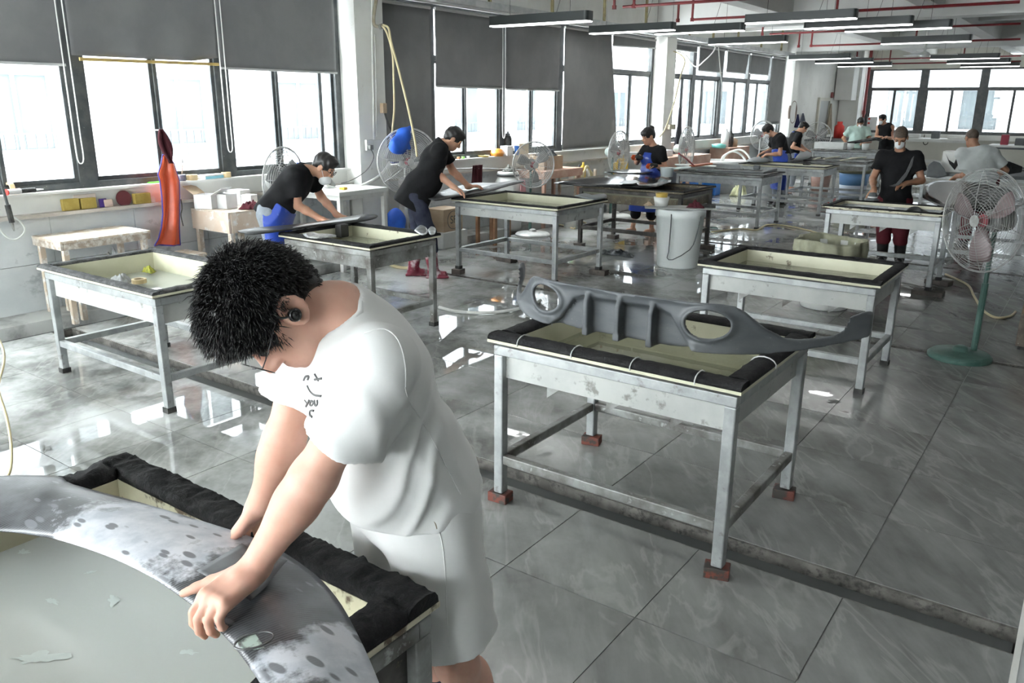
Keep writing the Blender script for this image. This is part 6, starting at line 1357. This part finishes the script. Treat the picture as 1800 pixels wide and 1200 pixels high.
p=aX(700,250,-7.1); t=thing('bag','dull violet-blue cloth hanging behind the bright blue bag','bag',tuple(p)); MB().box(-.03,.03,-.13,.16,-.25,.12).obj('cloth',M('dull_blue_cloth',(.06,.08,.26),(.08,.1,.3),5,rough=.8),t,bev=.02)
p=aZ(690,375,.22); S=SDF((-.2,-.2,-.25),(.2,.2,.25),.012); S.ell((0,0,0),(.12,.12,.19),None,.02); S.wrinkle(.01,(20,34),3); t=thing('bag','bright blue bag standing low beside the fan column','bag',(-7.05,7.35,.45)); S.obj('cloth',MATS['bright_blue_cloth'],t)
t=thing('tall_cabinet','pale peeling column cabinet behind the man in red boots','cabinet',(-7.27,7.86,0)); MB().box(-.09,.09,-.12,.12,0,.95).obj('body',M('peeling_grey',(.42,.42,.41),(.55,.55,.53),7,rough=.7),t,bev=.008); MB().box(-.1,.1,-.13,.13,.95,.97).obj('top',m_galv,t)
t=stand('small white work table against the pillar, with drain and oddments',-7.6,-6.95,6.35,7.05,.92,m_pvc,m_white)
t=thing('metal_scoop','grey tapered metal scoop leaning on the pillar table','scoop',(-7.4,6.62,.925)); o=MB().lathe([(0,0),(.07,0),(.03,.2),(.02,.26),(0,.26)],14).obj('cone',m_galvd,t,smooth=True); o.rotation_euler=(.5,0,0)
tag(MB().box(-.04,.04,-.03,.03,0,.03).obj('tape_dispenser',M('yellow_plastic',(.65,.42,.03),rough=.4),loc=(-7.1,6.55,.92),bev=.008),'small yellow plastic piece on the pillar table','piece')
# ================================================================== WINDOW SIDE, SECOND AND THIRD BAY
XB=-7.25
def at(px,py,X=XB): return aX(px,py,X)
p=at(838,311,-7.3); t=thing('towel','maroon towel hanging on the wall rail behind the tank','towel',tuple(p))
MB().grid(lambda u,v:(.03*math.sin(u*16)*(.3+v)+.02*(1-2*abs(v-.02)) ,-.115+.23*u,.17-.36*v),24,10).obj('cloth',cloth('maroon_towel',(.06,.016,.02)),t,smooth=True,solid=.008)
hose('thin steel rail with clips running along the wall under the second window bay',[at(772,299,-7.3),at(800,297,-7.3),at(850,296,-7.3),at(925,299,-7.3)],.008,m_steel,'rail','wall_rail',3)
def lath(name,label,cat,p,parts,sy=1):
    t=thing(name,label,cat,tuple(p))
    for nm,prof,mt in parts: MB().lathe(prof,24,sy=sy).obj(nm,mt,t,smooth=True,bev=0)
    return t
p=at(893,303,-7.38); lath('drum','white plastic drum with dark lid band behind the tank of the man in red boots','drum',(p[0],p[1],0),(('body',[(.19,0),(.21,.05),(.215,.55),(.21,.72),(.15,.82),(0,.82)],m_white),('lid',[(.0,.82),(.165,.82),(.17,.86),(.16,.89),(0,.89)],m_white),('lid_band',[(.165,.825),(.174,.83),(.174,.85),(.165,.855)],m_gpr)))
p2=(p[0]+.02,p[1],.892); rag('scouring_pad','dark mesh scouring pad lying on the drum lid',p2,(.10,.10,.10),M('dark_mesh',(.07,.07,.06),(.25,.25,.23),60,rough=.9),7,'pad')
t=thing('cloth','pink cloth draped over the side of the white drum','cloth',(p[0]+.235,p[1]+.05,.62)); MB().grid(lambda u,v:(.02*math.sin(u*9)+.012*v,(-.05-.04*v)+(.10+.08*v)*u,.15-.33*v),14,8).obj('fabric',cloth('pink_cloth',(.55,.28,.30)),t,smooth=True,solid=.006)
wood_table('brown bare wooden stool standing behind the tank of the man in red boots',-7.02,-6.62,8.85,9.27,.46,4,m_brownw,m_brownw,'wooden_stool',.05,.045)
def sill2(px,py): q=aX(px,py,-7.66); return (-7.66,q[1],SZ)
lath('bowl','orange plastic bowl on the window sill','bowl',sill2(873,276),(('rim',[(.10,0),(.115,.05),(.10,.055),(.085,.10),(.05,.11),(0,.11)],M('orange_plastic',(.70,.28,.04),rough=.4)),))
lath('dish','flat yellow dish on the sill left of the orange bowl','dish',sill2(850,278),(('plate',[(.07,0),(.10,.025),(.09,.027),(.06,.008),(0,.008)],M('yellow_dish',(.65,.48,.15),rough=.4)),))
q=sill2(893,265); lath('flask','black vacuum flask with grey pump top on the sill','flask',(q[0]-.02,q[1]+.02,SZ),(('body',[(.06,0),(.065,.02),(.065,.24),(.05,.29),(0,.29)],m_rubber),('top',[(.0,.29),(.04,.29),(.035,.33),(.015,.335),(.015,.36),(0,.36)],m_gpr)))
q=sill2(885,272); tag(MB().box(-.07,.07,-.08,.07,0,.15).obj('carton',m_wbox,loc=(-7.58,q[1]-.02,1.106),bev=.005),'white carton on the sill in front of the black flask','box')
lath('cup','dark blue cup on the sill beside the white carton','cup',(-7.57,sill2(899,272)[1]+.02,1.106),(('body',[(.035,0),(.042,.14),(.036,.14),(.03,.01),(0,.01)],M('blue_cup',(.02,.12,.45),rough=.3)),))
q=sill2(916,268); tag(MB().box(-.06,.06,-.13,.13,0,.17).obj('carton',M('beige_carton',(.60,.52,.38),rough=.7),loc=q,bev=.005),'beige carton on the sill behind the fan with green pole','box')
for k,(x_,c_,l) in enumerate(((806,(.6,.25,.12),'orange plastic pot on the sill right of the man in red boots'),(814,(.25,.6,.12),'green plastic pot on the sill right of the man in red boots'),(823,(.65,.65,.62),'white plastic pot on the sill right of the man in red boots'))):
    lath('small_pot',l,'pot',sill2(x_,282),(('wall',[(.025,0),(.025,.03),(0,.03)],M('cap%d'%k,c_)),))
wood_table('pinkish plywood table with a cardboard box on it behind the green-pole fan',-7.58,-6.98,10.6,11.75,.88,3,m_redwood,m_redwood,'wooden_table',.1,.05)
p=at(947,280,-7.3); t=carton('cardboard box on the pinkish plywood table, behind the fan cage',(-7.3,11.1,.881),(.3,.55,.2),0,False,None,m_card,'cardboard_box')
rag('cloth','dark grey cloth heaped on the cardboard box',(-7.3,11.15,1.089),(.13,.2,.12),cloth('dark_grey_cloth',(.05,.055,.06)),8,'cloth')
t=thing('shelf_rack','small white shelf rack holding bottles by the wall','shelf',(-7.36,12.2,0))
for sx in (-1,1):
    for sy in (-1,1): MB().box(sx*.16-.02,sx*.16+.02,sy*.32-.02,sy*.32+.02,0,.80).obj('post',m_wood,t)
for z_ in (.22,.62): MB().box(-.18,.18,-.36,.36,z_,z_+.02).obj('shelf',m_wood,t)
m_yel=M('yellow_plastic',(.72,.50,.05),rough=.35)
for k,(dy_,h_,mt,l) in enumerate(((-.26,.15,m_white,'white squat bottle at the left of the shelf rack'),(-.13,.2,M('green_bottle',(.15,.45,.10)),'green bottle on the shelf rack'),(.0,.24,m_rubber,'black spray can on the shelf rack'),(.13,.28,m_yel,'yellow pump bottle on the shelf rack'),(.26,.16,m_wbox,'white plastic cup on the shelf rack'))):
    lath('bottle',l,'bottle',(-7.33,12.2+dy_,.641),(('body',[(.045,0),(.05,h_*.7),(.02,h_*.85),(.02,h_),(0,h_)],mt),))
hose('coil of cream hose hanging on the shelf rack',[Vector((-7.175+.015*math.sin(k*1.7),12.2+.17*math.cos(k*.55)*(1+.1*math.sin(k)),.56+.30*math.sin(k*.55)+.02*math.sin(2.3*k))) for k in range(46)],.012,m_hosey,k=3)
t=thing('jug','yellow plastic jug with handle and pump on the grey bench by the wall','jug',tuple((-7.2,13.45,.56))); S=SDF((-.12,-.2,0),(.12,.2,.52),.01); S.box((0,0,.16),(.085,.15,.155),None,.03,.01).cap((0,-.09,.36),(0,.03,.36),.02,.02,.02).cap((0,-.10,.30),(0,-.09,.36),.025,.02,.02).cap((0,.03,.36),(0,.05,.30),.02,.025,.02); S.obj('body',m_yel,t); MB().lathe([(.03,.31),(.03,.37),(.012,.38),(.012,.44),(.03,.445),(0,.45)],12,Matrix.Translation((0,.10,0))).obj('pump',m_yel,t)
tag(MB().box(-.3,.25,-.45,.45,0,.56).obj('bench_block',M('grey_block',(.45,.45,.43),(.38,.38,.36),5,rough=.7),loc=(-7.3,13.7,0),bev=.01),'grey block bench by the wall carrying the yellow jug','bench')
lath('basin','grey basin full of dark bits beside the yellow jug','basin',(-7.12,13.84,.561),(('bowl',[(.09,0),(.13,.13),(.12,.13),(.08,.012),(0,.012)],m_galv),('contents',[(.0,.105),(.112,.105),(.09,.115),(0,.13)],M('dark_bits',(.05,.05,.05),(.3,.3,.3),40))))
lath('bucket','white bucket with orange rim on the floor behind the red-boots tank','bucket',(-6.72,11.0,0),(('body',[(.12,0),(.16,.28),(.15,.28),(.11,.01),(0,.01)],m_white),('rim',[(.158,.27),(.17,.27),(.17,.295),(.158,.295)],M('orange_plastic',(.7,.28,.04)))))
for k,(x_,y_,s_,l,mt) in enumerate(((-7.3,12.85,(.2,.3,.14),'grey carton with yellow print on the floor by the shelf rack',m_gpr),(-6.72,13.75,(.22,.35,.2),'tan sack on the floor by the shelf rack',m_card),(-6.4,13.9,(.16,.2,.12),'yellow carton on the floor by the shelf rack',m_yel))):
    tag(MB().box(-s_[0]/2,s_[0]/2,-s_[1]/2,s_[1]/2,0,s_[2]).obj('carton',mt,loc=(x_,y_,0),bev=.02),l,'box')
t=thing('partition','upright grey slate partition by the wall, left of the pink table','partition',(-7.35,14.35,0)); MB().box(-.25,.25,-.03,.03,0,1.0).obj('slab',M('slate_grey',(.33,.33,.32),(.27,.27,.26),4,rough=.7),t,bev=.006)
wood_table('pinkish plywood box table behind the fan, left of the woman',-7.55,-6.85,14.5,15.5,.90,3,m_redwood,m_redwood,'wooden_table',.18,.06)
lath('bottle','teal spray bottle on the pink box table','bottle',(-7.3,14.75,.901),(('body',[(.06,0),(.065,.22),(.02,.28),(.02,.34),(0,.34)],M('teal_bottle',(.15,.42,.38),rough=.3)),))
tag(MB().box(-.12,.12,-.15,.15,0,.12).obj('carton',m_wbox,loc=(-7.15,15.15,.901),bev=.01),'white carton on the pink box table','box')
wood_table('pinkish plywood table behind the woman, right of her',-7.6,-7.0,16.1,17.2,.86,3,m_redwood,m_redwood,'wooden_table',.3,.06)
p=aX(1190,226,-7.3); t=thing('hanging_apron','dark grey work coat hanging beside the second pillar','coat',tuple(p)); MB().grid(lambda u,v:(.05+.05*math.sin(u*11+v*2)*v,(-.04-.20*v)+(.08+.40*v)*u,.42-.9*v),18,12).obj('cloth',cloth('charcoal_coat',(.06,.06,.07)),t,smooth=True,solid=.02)
p=aX(1178,223,-7.38); tag(MB().box(-.06,.06,-.14,.14,-.05,.05).obj('switch_box',M('beige_box',(.55,.50,.38),rough=.5),loc=p,bev=.012),'beige box fixed on the second pillar','box')
hose('cream air hose dropping from the second pillar valve towards the woman',[aX(1184,90,-7.425),aX(1196,96,-7.2),aX(1204,108,-7.0),aX(1196,135,-6.8),aX(1185,180,-6.6),aX(1170,225,-6.4),aX(1160,240,-6.3)],.013,m_hosey)
hose('pale cable sagging between the second pillar valve and a pendant lamp',[aX(1190,90,-7.2),aX(1205,96,-7.1),aX(1222,117,-6.8),aX(1240,105,-6.2),aX(1253,92,-5.9),aX(1258,82,-5.8)],.012,m_pvc,'cable','cable')
hose('pale cable hanging down from the pendant lamp past the short blinds',[aX(1263,82,-5.8),aX(1266,120,-5.9),aX(1269,150,-6.2),aX(1268,175,-6.5)],.010,m_pvc,'cable','cable')
p=aZ(1275,298,.45)*.97; p[2]=.3; lath('tub','large white tub with hoses rising out of it','tub',(p[0],p[1],0),(('body',[(.40,0),(.46,.62),(.49,.63),(.49,.70),(.44,.70),(.38,.02),(0,.02)],m_white),))
for k,(x0,x1,xm,l) in enumerate(((1270,1312,1290,'pale hose arching out of the white tub, inner one'),(1268,1322,1300,'pale hose arching out of the white tub, outer one'))):
    hose(l,[Vector(aP(q_,p)) for q_ in ((x0,290,0),(x0+4,274,0),(xm,266-k*3,0),(x1-4,278,-.1*k),(x1,302,-.2))],.022,m_pvc)
wood_table('plywood box table behind the white tub, with bottles on it',-7.6,-7.12,18.55,19.9,.92,3,m_redwood,m_redwood,'wooden_table',.26,.07)
for k,(y_,h_,r_,mt,l) in enumerate(((18.5,.1,.16,M('teal_bottle',(.15,.42,.38)),'teal cloth pile on the plywood table behind the tub'),(18.85,.42,.09,m_wbox,'tall white canister on the plywood table behind the tub'),(19.2,.36,.07,m_rubber,'black spray can on the plywood table behind the tub'),(19.4,.2,.1,m_card,'tan pot on the plywood table behind the tub'))):
    lath('canister',l,'canister',(-7.36,y_,.921),(('body',[(r_,0),(r_*1.03,h_*.8),(r_*.5,h_*.92),(r_*.45,h_),(0,h_)],mt),))
t=thing('cabinet','grey metal panel unit by the wall behind the masked man','cabinet',(-7.3,22.6,0)); MB().box(-.25,.25,-.7,.7,0,1.05).obj('body',m_gpr,t,bev=.01); MB().box(.25,.262,-.66,-.02,.1,1.0).obj('door',m_gpr,t); MB().box(.25,.262,.02,.66,.1,1.0).obj('door',m_gpr,t)
lath('bucket','white bucket with lid under the pale table','bucket',(aZ(1344,352,0)[0],aZ(1344,352,0)[1],0),(('body',[(.17,0),(.19,.42),(.2,.42),(.2,.46),(0,.46)],m_white),))
m_bluep=M('blue_plastic',(.02,.16,.55),rough=.4)
for x_,y_,l in ((1215,345,'bright blue crate under the pale table, left'),(1246,342,'bright blue crate under the pale table, beside the left one')):
    q=aZ(x_,y_,0.); tag(MB().box(-.2,.2,-.15,.15,0,.3).obj('crate',m_bluep,loc=(q[0],q[1],0),bev=.02),l,'crate')
q=aZ(1366,345,0); tag(MB().box(-.15,.15,-.15,.15,0,.4).obj('crate',M('deep_blue_plastic',(.03,.06,.40),rough=.4),loc=(q[0],q[1],0),bev=.02),'deep blue bin under the tank of the masked man','bin')
for x_,y_,l,mt in ((1272,338,'pale sack slumped on the floor under the pale table, left',m_bag),(1300,345,'yellowish sack on the floor under the pale table, right',M('yellow_sack',(.5,.5,.3),rough=.6))):
    q=aZ(x_,y_,0); rag('sack',l,(q[0],q[1],.005),(.17,.15,.22),mt,int(x_)%9,'sack',.15)
q=aZ(1497,345,0); lath('bucket','large blue and white bucket with a pale lining under the strip table','bucket',(q[0],q[1],0),(('lower_shell',[(.26,0),(.28,.25),(0,.25)],M('pale_blue_white',(.55,.62,.72),rough=.4)),('upper_shell',[(.28,.25),(.31,.56),(0,.56)],M('mid_blue_plastic',(.16,.34,.62),rough=.4)),('lining',[(.315,.50),(.34,.56),(.34,.72),(.30,.74),(.27,.6),(0,.58)],M('olive_fabric',(.27,.27,.19),(.33,.33,.24),9,rough=.85,bmp=.2))))
q=aZ(1440,338,0); lath('bucket','brown stained bucket under the tank of the masked man','bucket',(q[0],q[1],0),(('body',[(.18,0),(.22,.42),(.21,.42),(.17,.02),(0,.02)],M('brown_plastic',(.25,.14,.11),(.33,.2,.16),7,rough=.5)),))
# ---- white barrel with a board across it
bc=aZ(1187,468,0); BX_,BY_=bc[0],bc[1]+.05
m_bar2=M('milky_barrel',(.76,.80,.79),(.80,.83,.82),4,rough=.35)
t=lath('barrel','white barrel half full of water with a grey board laid across its top','barrel',(BX_,BY_,0),(('body',[(.235,0),(.245,.02),(.285,.60),(.30,.61),(.30,.67),(.29,.70),(.28,.70),(.275,.61),(.23,.02),(0,.02)],m_bar2),('water',[(.0,.44),(.262,.44)],m_water)))
MB().tube(smooth_path([(.02,-.30,.66),(.04,-.34,.52),(.03,-.335,.22),(.02,-.345,.15),(.10,-.36,.14),(.26,-.26,.26),(.30,-.2,.4),(.31,-.12,.64)],2),.006,6).obj('wire_handle',m_gpr,t)
b0=aZ(1124,372,.71);b1=aZ(1252,375,.71); c=Vector((BX_,BY_-.02,.7085)); d=(b1-b0).normalized(); t=thing('board','thin grey board laid across the white barrel','board',tuple(c)); MB().bar(-d*.42,d*.42,.26,.012).obj('plank',M('grey_board',(.42,.43,.41),(.34,.35,.33),6,rough=.6),t,bev=.003)
lath('pot','white pot with a yellow inner cup on the barrel board','pot',(BX_-.22,BY_-.08,.716),(('bowl',[(.075,0),(.095,.11),(.085,.11),(.07,.01),(0,.01)],m_white),('inner_cup',[(.06,.06),(.075,.155),(.068,.155),(.055,.07),(0,.07)],M('ochre_cup',(.5,.35,.07),rough=.5))))
rag('rag','crumpled maroon rag on the barrel board',(BX_+.16,BY_+.05,.716),(.10,.07,.07),m_rmar,2); rag('rag','small pale sponge at the left end of the barrel board',(BX_-.36,BY_-.14,.716),(.05,.035,.035),m_card,5,'sponge')
tag(MB().tube([(-.1,-.04,0),(.1,.04,.0)],.022,10).obj('brush',m_rubber,loc=(BX_+.28,BY_+.1,.74)),'black brush lying across the right end of the board','brush')
# ---- bin with an olive fabric lining
q=aZ(1437,545,0); qx,qy=q[0],q[1]+.2
t=lath('bin','white bin with an olive fabric lining folded over its rim','bin',(qx,qy,0),(('tub',[(.21,0),(.22,.01),(.29,.62),(.28,.62),(.2,.02),(0,.02)],m_white),))
m_ol=M('olive_fabric',(.27,.27,.19)); n_=48
def bf(u,v):
    a=u*2*PI; k=v*5; prof_=[(.262,.40),(.315,.46),(.335,.58),(.325,.665),(.285,.66),(.25,.45)]; i=min(int(k),4); w=k-i; r=prof_[i][0]*(1-w)+prof_[i+1][0]*w; z=prof_[i][1]*(1-w)+prof_[i+1][1]*w
    f=.012*math.sin(a*9+v*2)+.008*math.sin(a*17+v*5); return ((r+f)*math.cos(a),(r+f)*math.sin(a),z+.015*math.sin(a*3+1)*(1 if v<.7 else .3))
MB().grid(bf,n_*2,20).obj('fabric_lining',m_ol,t,smooth=True); MB().lathe([(.0,.46),(.262,.46)],24).obj('lining_base',m_ol,t)
# ---- right edge: rough box, cables, floor hoses, mop rag
q=aZ(1778,612,0); t=thing('crate','stained wooden crate cut by the right edge of the picture','crate',(-.08,q[1]+.2,0)); MB().box(-.26,.3,-.22,.22,.03,.30).obj('lower_board',M('soiled_board',(.12,.10,.085),(.2,.17,.14),12,rough=.8,c3=(.5,.48,.44),sc3=45,lo3=.66,hi3=.7),t,bev=.004); MB().box(-.255,.3,-.215,.215,.30,.47).obj('upper_board',M('brown_board',(.22,.155,.11),(.28,.2,.15),8,rough=.8),t,bev=.004); MB().box(-.24,.3,-.2,.2,.47,.60).obj('carton',M('dull_carton',(.27,.26,.24),rough=.8),t,bev=.006); MB().box(-.24,.28,-.2,.2,0,.03).obj('runner',m_rubber,t)
for l,pts,r in (('pale hose lying on the floor from the big fan to the crate',[(1662,482),(1700,500),(1712,520),(1728,545),(1750,558),(1775,556),(1785,548)],.012),('grey hose lying on the floor behind the bumper table, left end',[(772,540),(800,547),(850,550),(900,545),(935,535),(950,528)],.016),
    ('thin yellow hose across the floor under the far tanks',[(1250,408),(1300,402),(1330,404),(1350,395),(1390,398),(1440,410)],.012),('cream hose looped on the floor beside the red boots',[(690,466),(712,470),(735,466),(725,458),(700,459),(684,464),(700,471),(730,472)],.011),('pale tangle of hose on the floor behind the red-boots tank',[(948,392),(985,395),(1010,402),(1000,392),(975,386),(1000,380),(1030,392)],.011)):
    hose(l,[Vector((*aZ(a,b,r)[:2],r+.001)) for a,b in pts],r,m_hosey if 'grey' not in l else m_pvc)
q=aZ(1085,447,0); rag('rag','dark wet rag lying on the tiles between the tanks',(q[0],q[1],.002),(.24,.14,.07),M('dark_wet_rag',(.03,.035,.04),(.2,.21,.22),9,rough=.3),3)
q=aZ(772,400,0); t=thing('cardboard_box','cardboard box printed SF in a circle behind the man in red boots','box',(-7.2,8.45,.22),0); MB().box(-.16,.16,-.2,.2,0,.3).obj('walls',m_card,t,bev=.004)
fc=bpy.data.curves.new('print_text','FONT'); fc.body='SF'; fc.size=.15; fc.align_x='CENTER'; fc.align_y='CENTER'; fo=bpy.data.objects.new('print_tmp',fc); COL.objects.link(fo); dgp=bpy.context.evaluated_depsgraph_get(); me=bpy.data.meshes.new_from_object(fo.evaluated_get(dgp)); bpy.data.objects.remove(fo); me.materials.clear(); me.materials.append(m_frame)
o=bpy.data.objects.new('printed_letters',me); COL.objects.link(o); o.parent=t; o.location=(.1635,0,.15); o.rotation_euler=(PI/2,0,PI/2)
MB().ring((.1625,0,.15),.12,.004,(1,0,0),32,5).obj('printed_ring',m_frame,t)
tag(MB().box(-.2,.2,-.26,.26,0,.22).obj('stand_block',m_white,loc=(-7.2,8.45,0),bev=.01),'low white stand under the printed cardboard box','stand')
# ---- far end of the left wall
EW=WX+.0
def ew(x_,y_,off=.03): return aX(x_,y_,EW+off)
p=ew(1476,157); t=thing('exit_sign','small green and white exit sign on the far wall','sign',tuple(p)); MB().box(-.02,.02,-.16,.16,-.11,.11).obj('case',M('exit_green',(.02,.30,.14),rough=.4),t,bev=.004); MB().box(.02,.023,-.13,-.01,-.08,.08).obj('panel',m_white,t); MB().prism([(.02,-.07),(.05,-.07),(.06,-.01),(.10,-.07),(.13,-.07),(.08,.02),(.11,.03),(.09,.06),(.04,.05)],.0205,.023,None,'yz').obj('running_figure',m_white,t)
p=ew(1463,167); tag(MB().box(-.03,.03,-.07,.07,-.09,.09).obj('alarm_box',m_red,loc=p,bev=.015),'red alarm box on the far wall left of the exit sign','alarm')
for (x_,y0_,y1_,w_,mt,l) in ((1455,182,236,.55,cloth('beige_coat',(.30,.26,.20)),'long beige coat hanging on the far wall'),(1409,199,222,.55,cloth('slate_coat',(.10,.11,.14)),'slate blue coat hanging on the far wall'),(1400,201,224,.25,cloth('navy_coat',(.03,.03,.09)),'narrow navy cloth hanging beside the slate coat')):
    a=ew(x_,y0_,.08); b_=ew(x_,y1_,.08); L=a[2]-b_[2]; t=thing('hanging_coat',l,'coat',tuple(b_)); MB().grid(lambda u,v:(.06*math.sin(u*9)*v,(-.04-.5*w_*v)+(.08+w_*v)*u,L*(1-v)),14,10).obj('cloth',mt,t,smooth=True,solid=.03)
p=ew(1393,197,.2); t=thing('hose_coil','coil of brown hose hanging on the third pillar','hose',tuple(p)); MB().ring((0,0,0),.3,.035,(1,0,0),28,8).obj('coil',M('brown_hose',(.22,.17,.14),rough=.6),t)
lath('bottle','red plastic bottle on the far bench below the beige coat','bottle',(-6.95,27.3,.9),(('body',[(.15,0),(.15,.35),(.08,.42),(.08,.5),(0,.5)],m_reds),))
stand('cluttered far bench along the wall by the doorway',-7.45,-6.7,25.6,28.2,.9,m_galv,m_gpr)
t=thing('hook','black hook hanging below the end window','hook',(-5.0,YE-.14,.98)); MB().tube(smooth_path([(0,0,.0),(0,-.02,-.12),(0,-.02,-.25),(.05,-.02,-.32),(.12,-.02,-.3),(.14,-.02,-.24)],4),.012,6).obj('wire',m_rubber,t)
t=thing('notice_sheet','printed notice sheet with red blocks stuck in the left end window','sheet',(-6.72,YE+.03,1.30)); MB().box(-.16,.16,-.003,.003,-.22,.22).obj('sheet',m_wbox,t)
for k in range(3): MB().box(-.14,-.07,-.006,-.003,.12-.14*k,.18-.14*k).obj('red_block',m_reds,t)
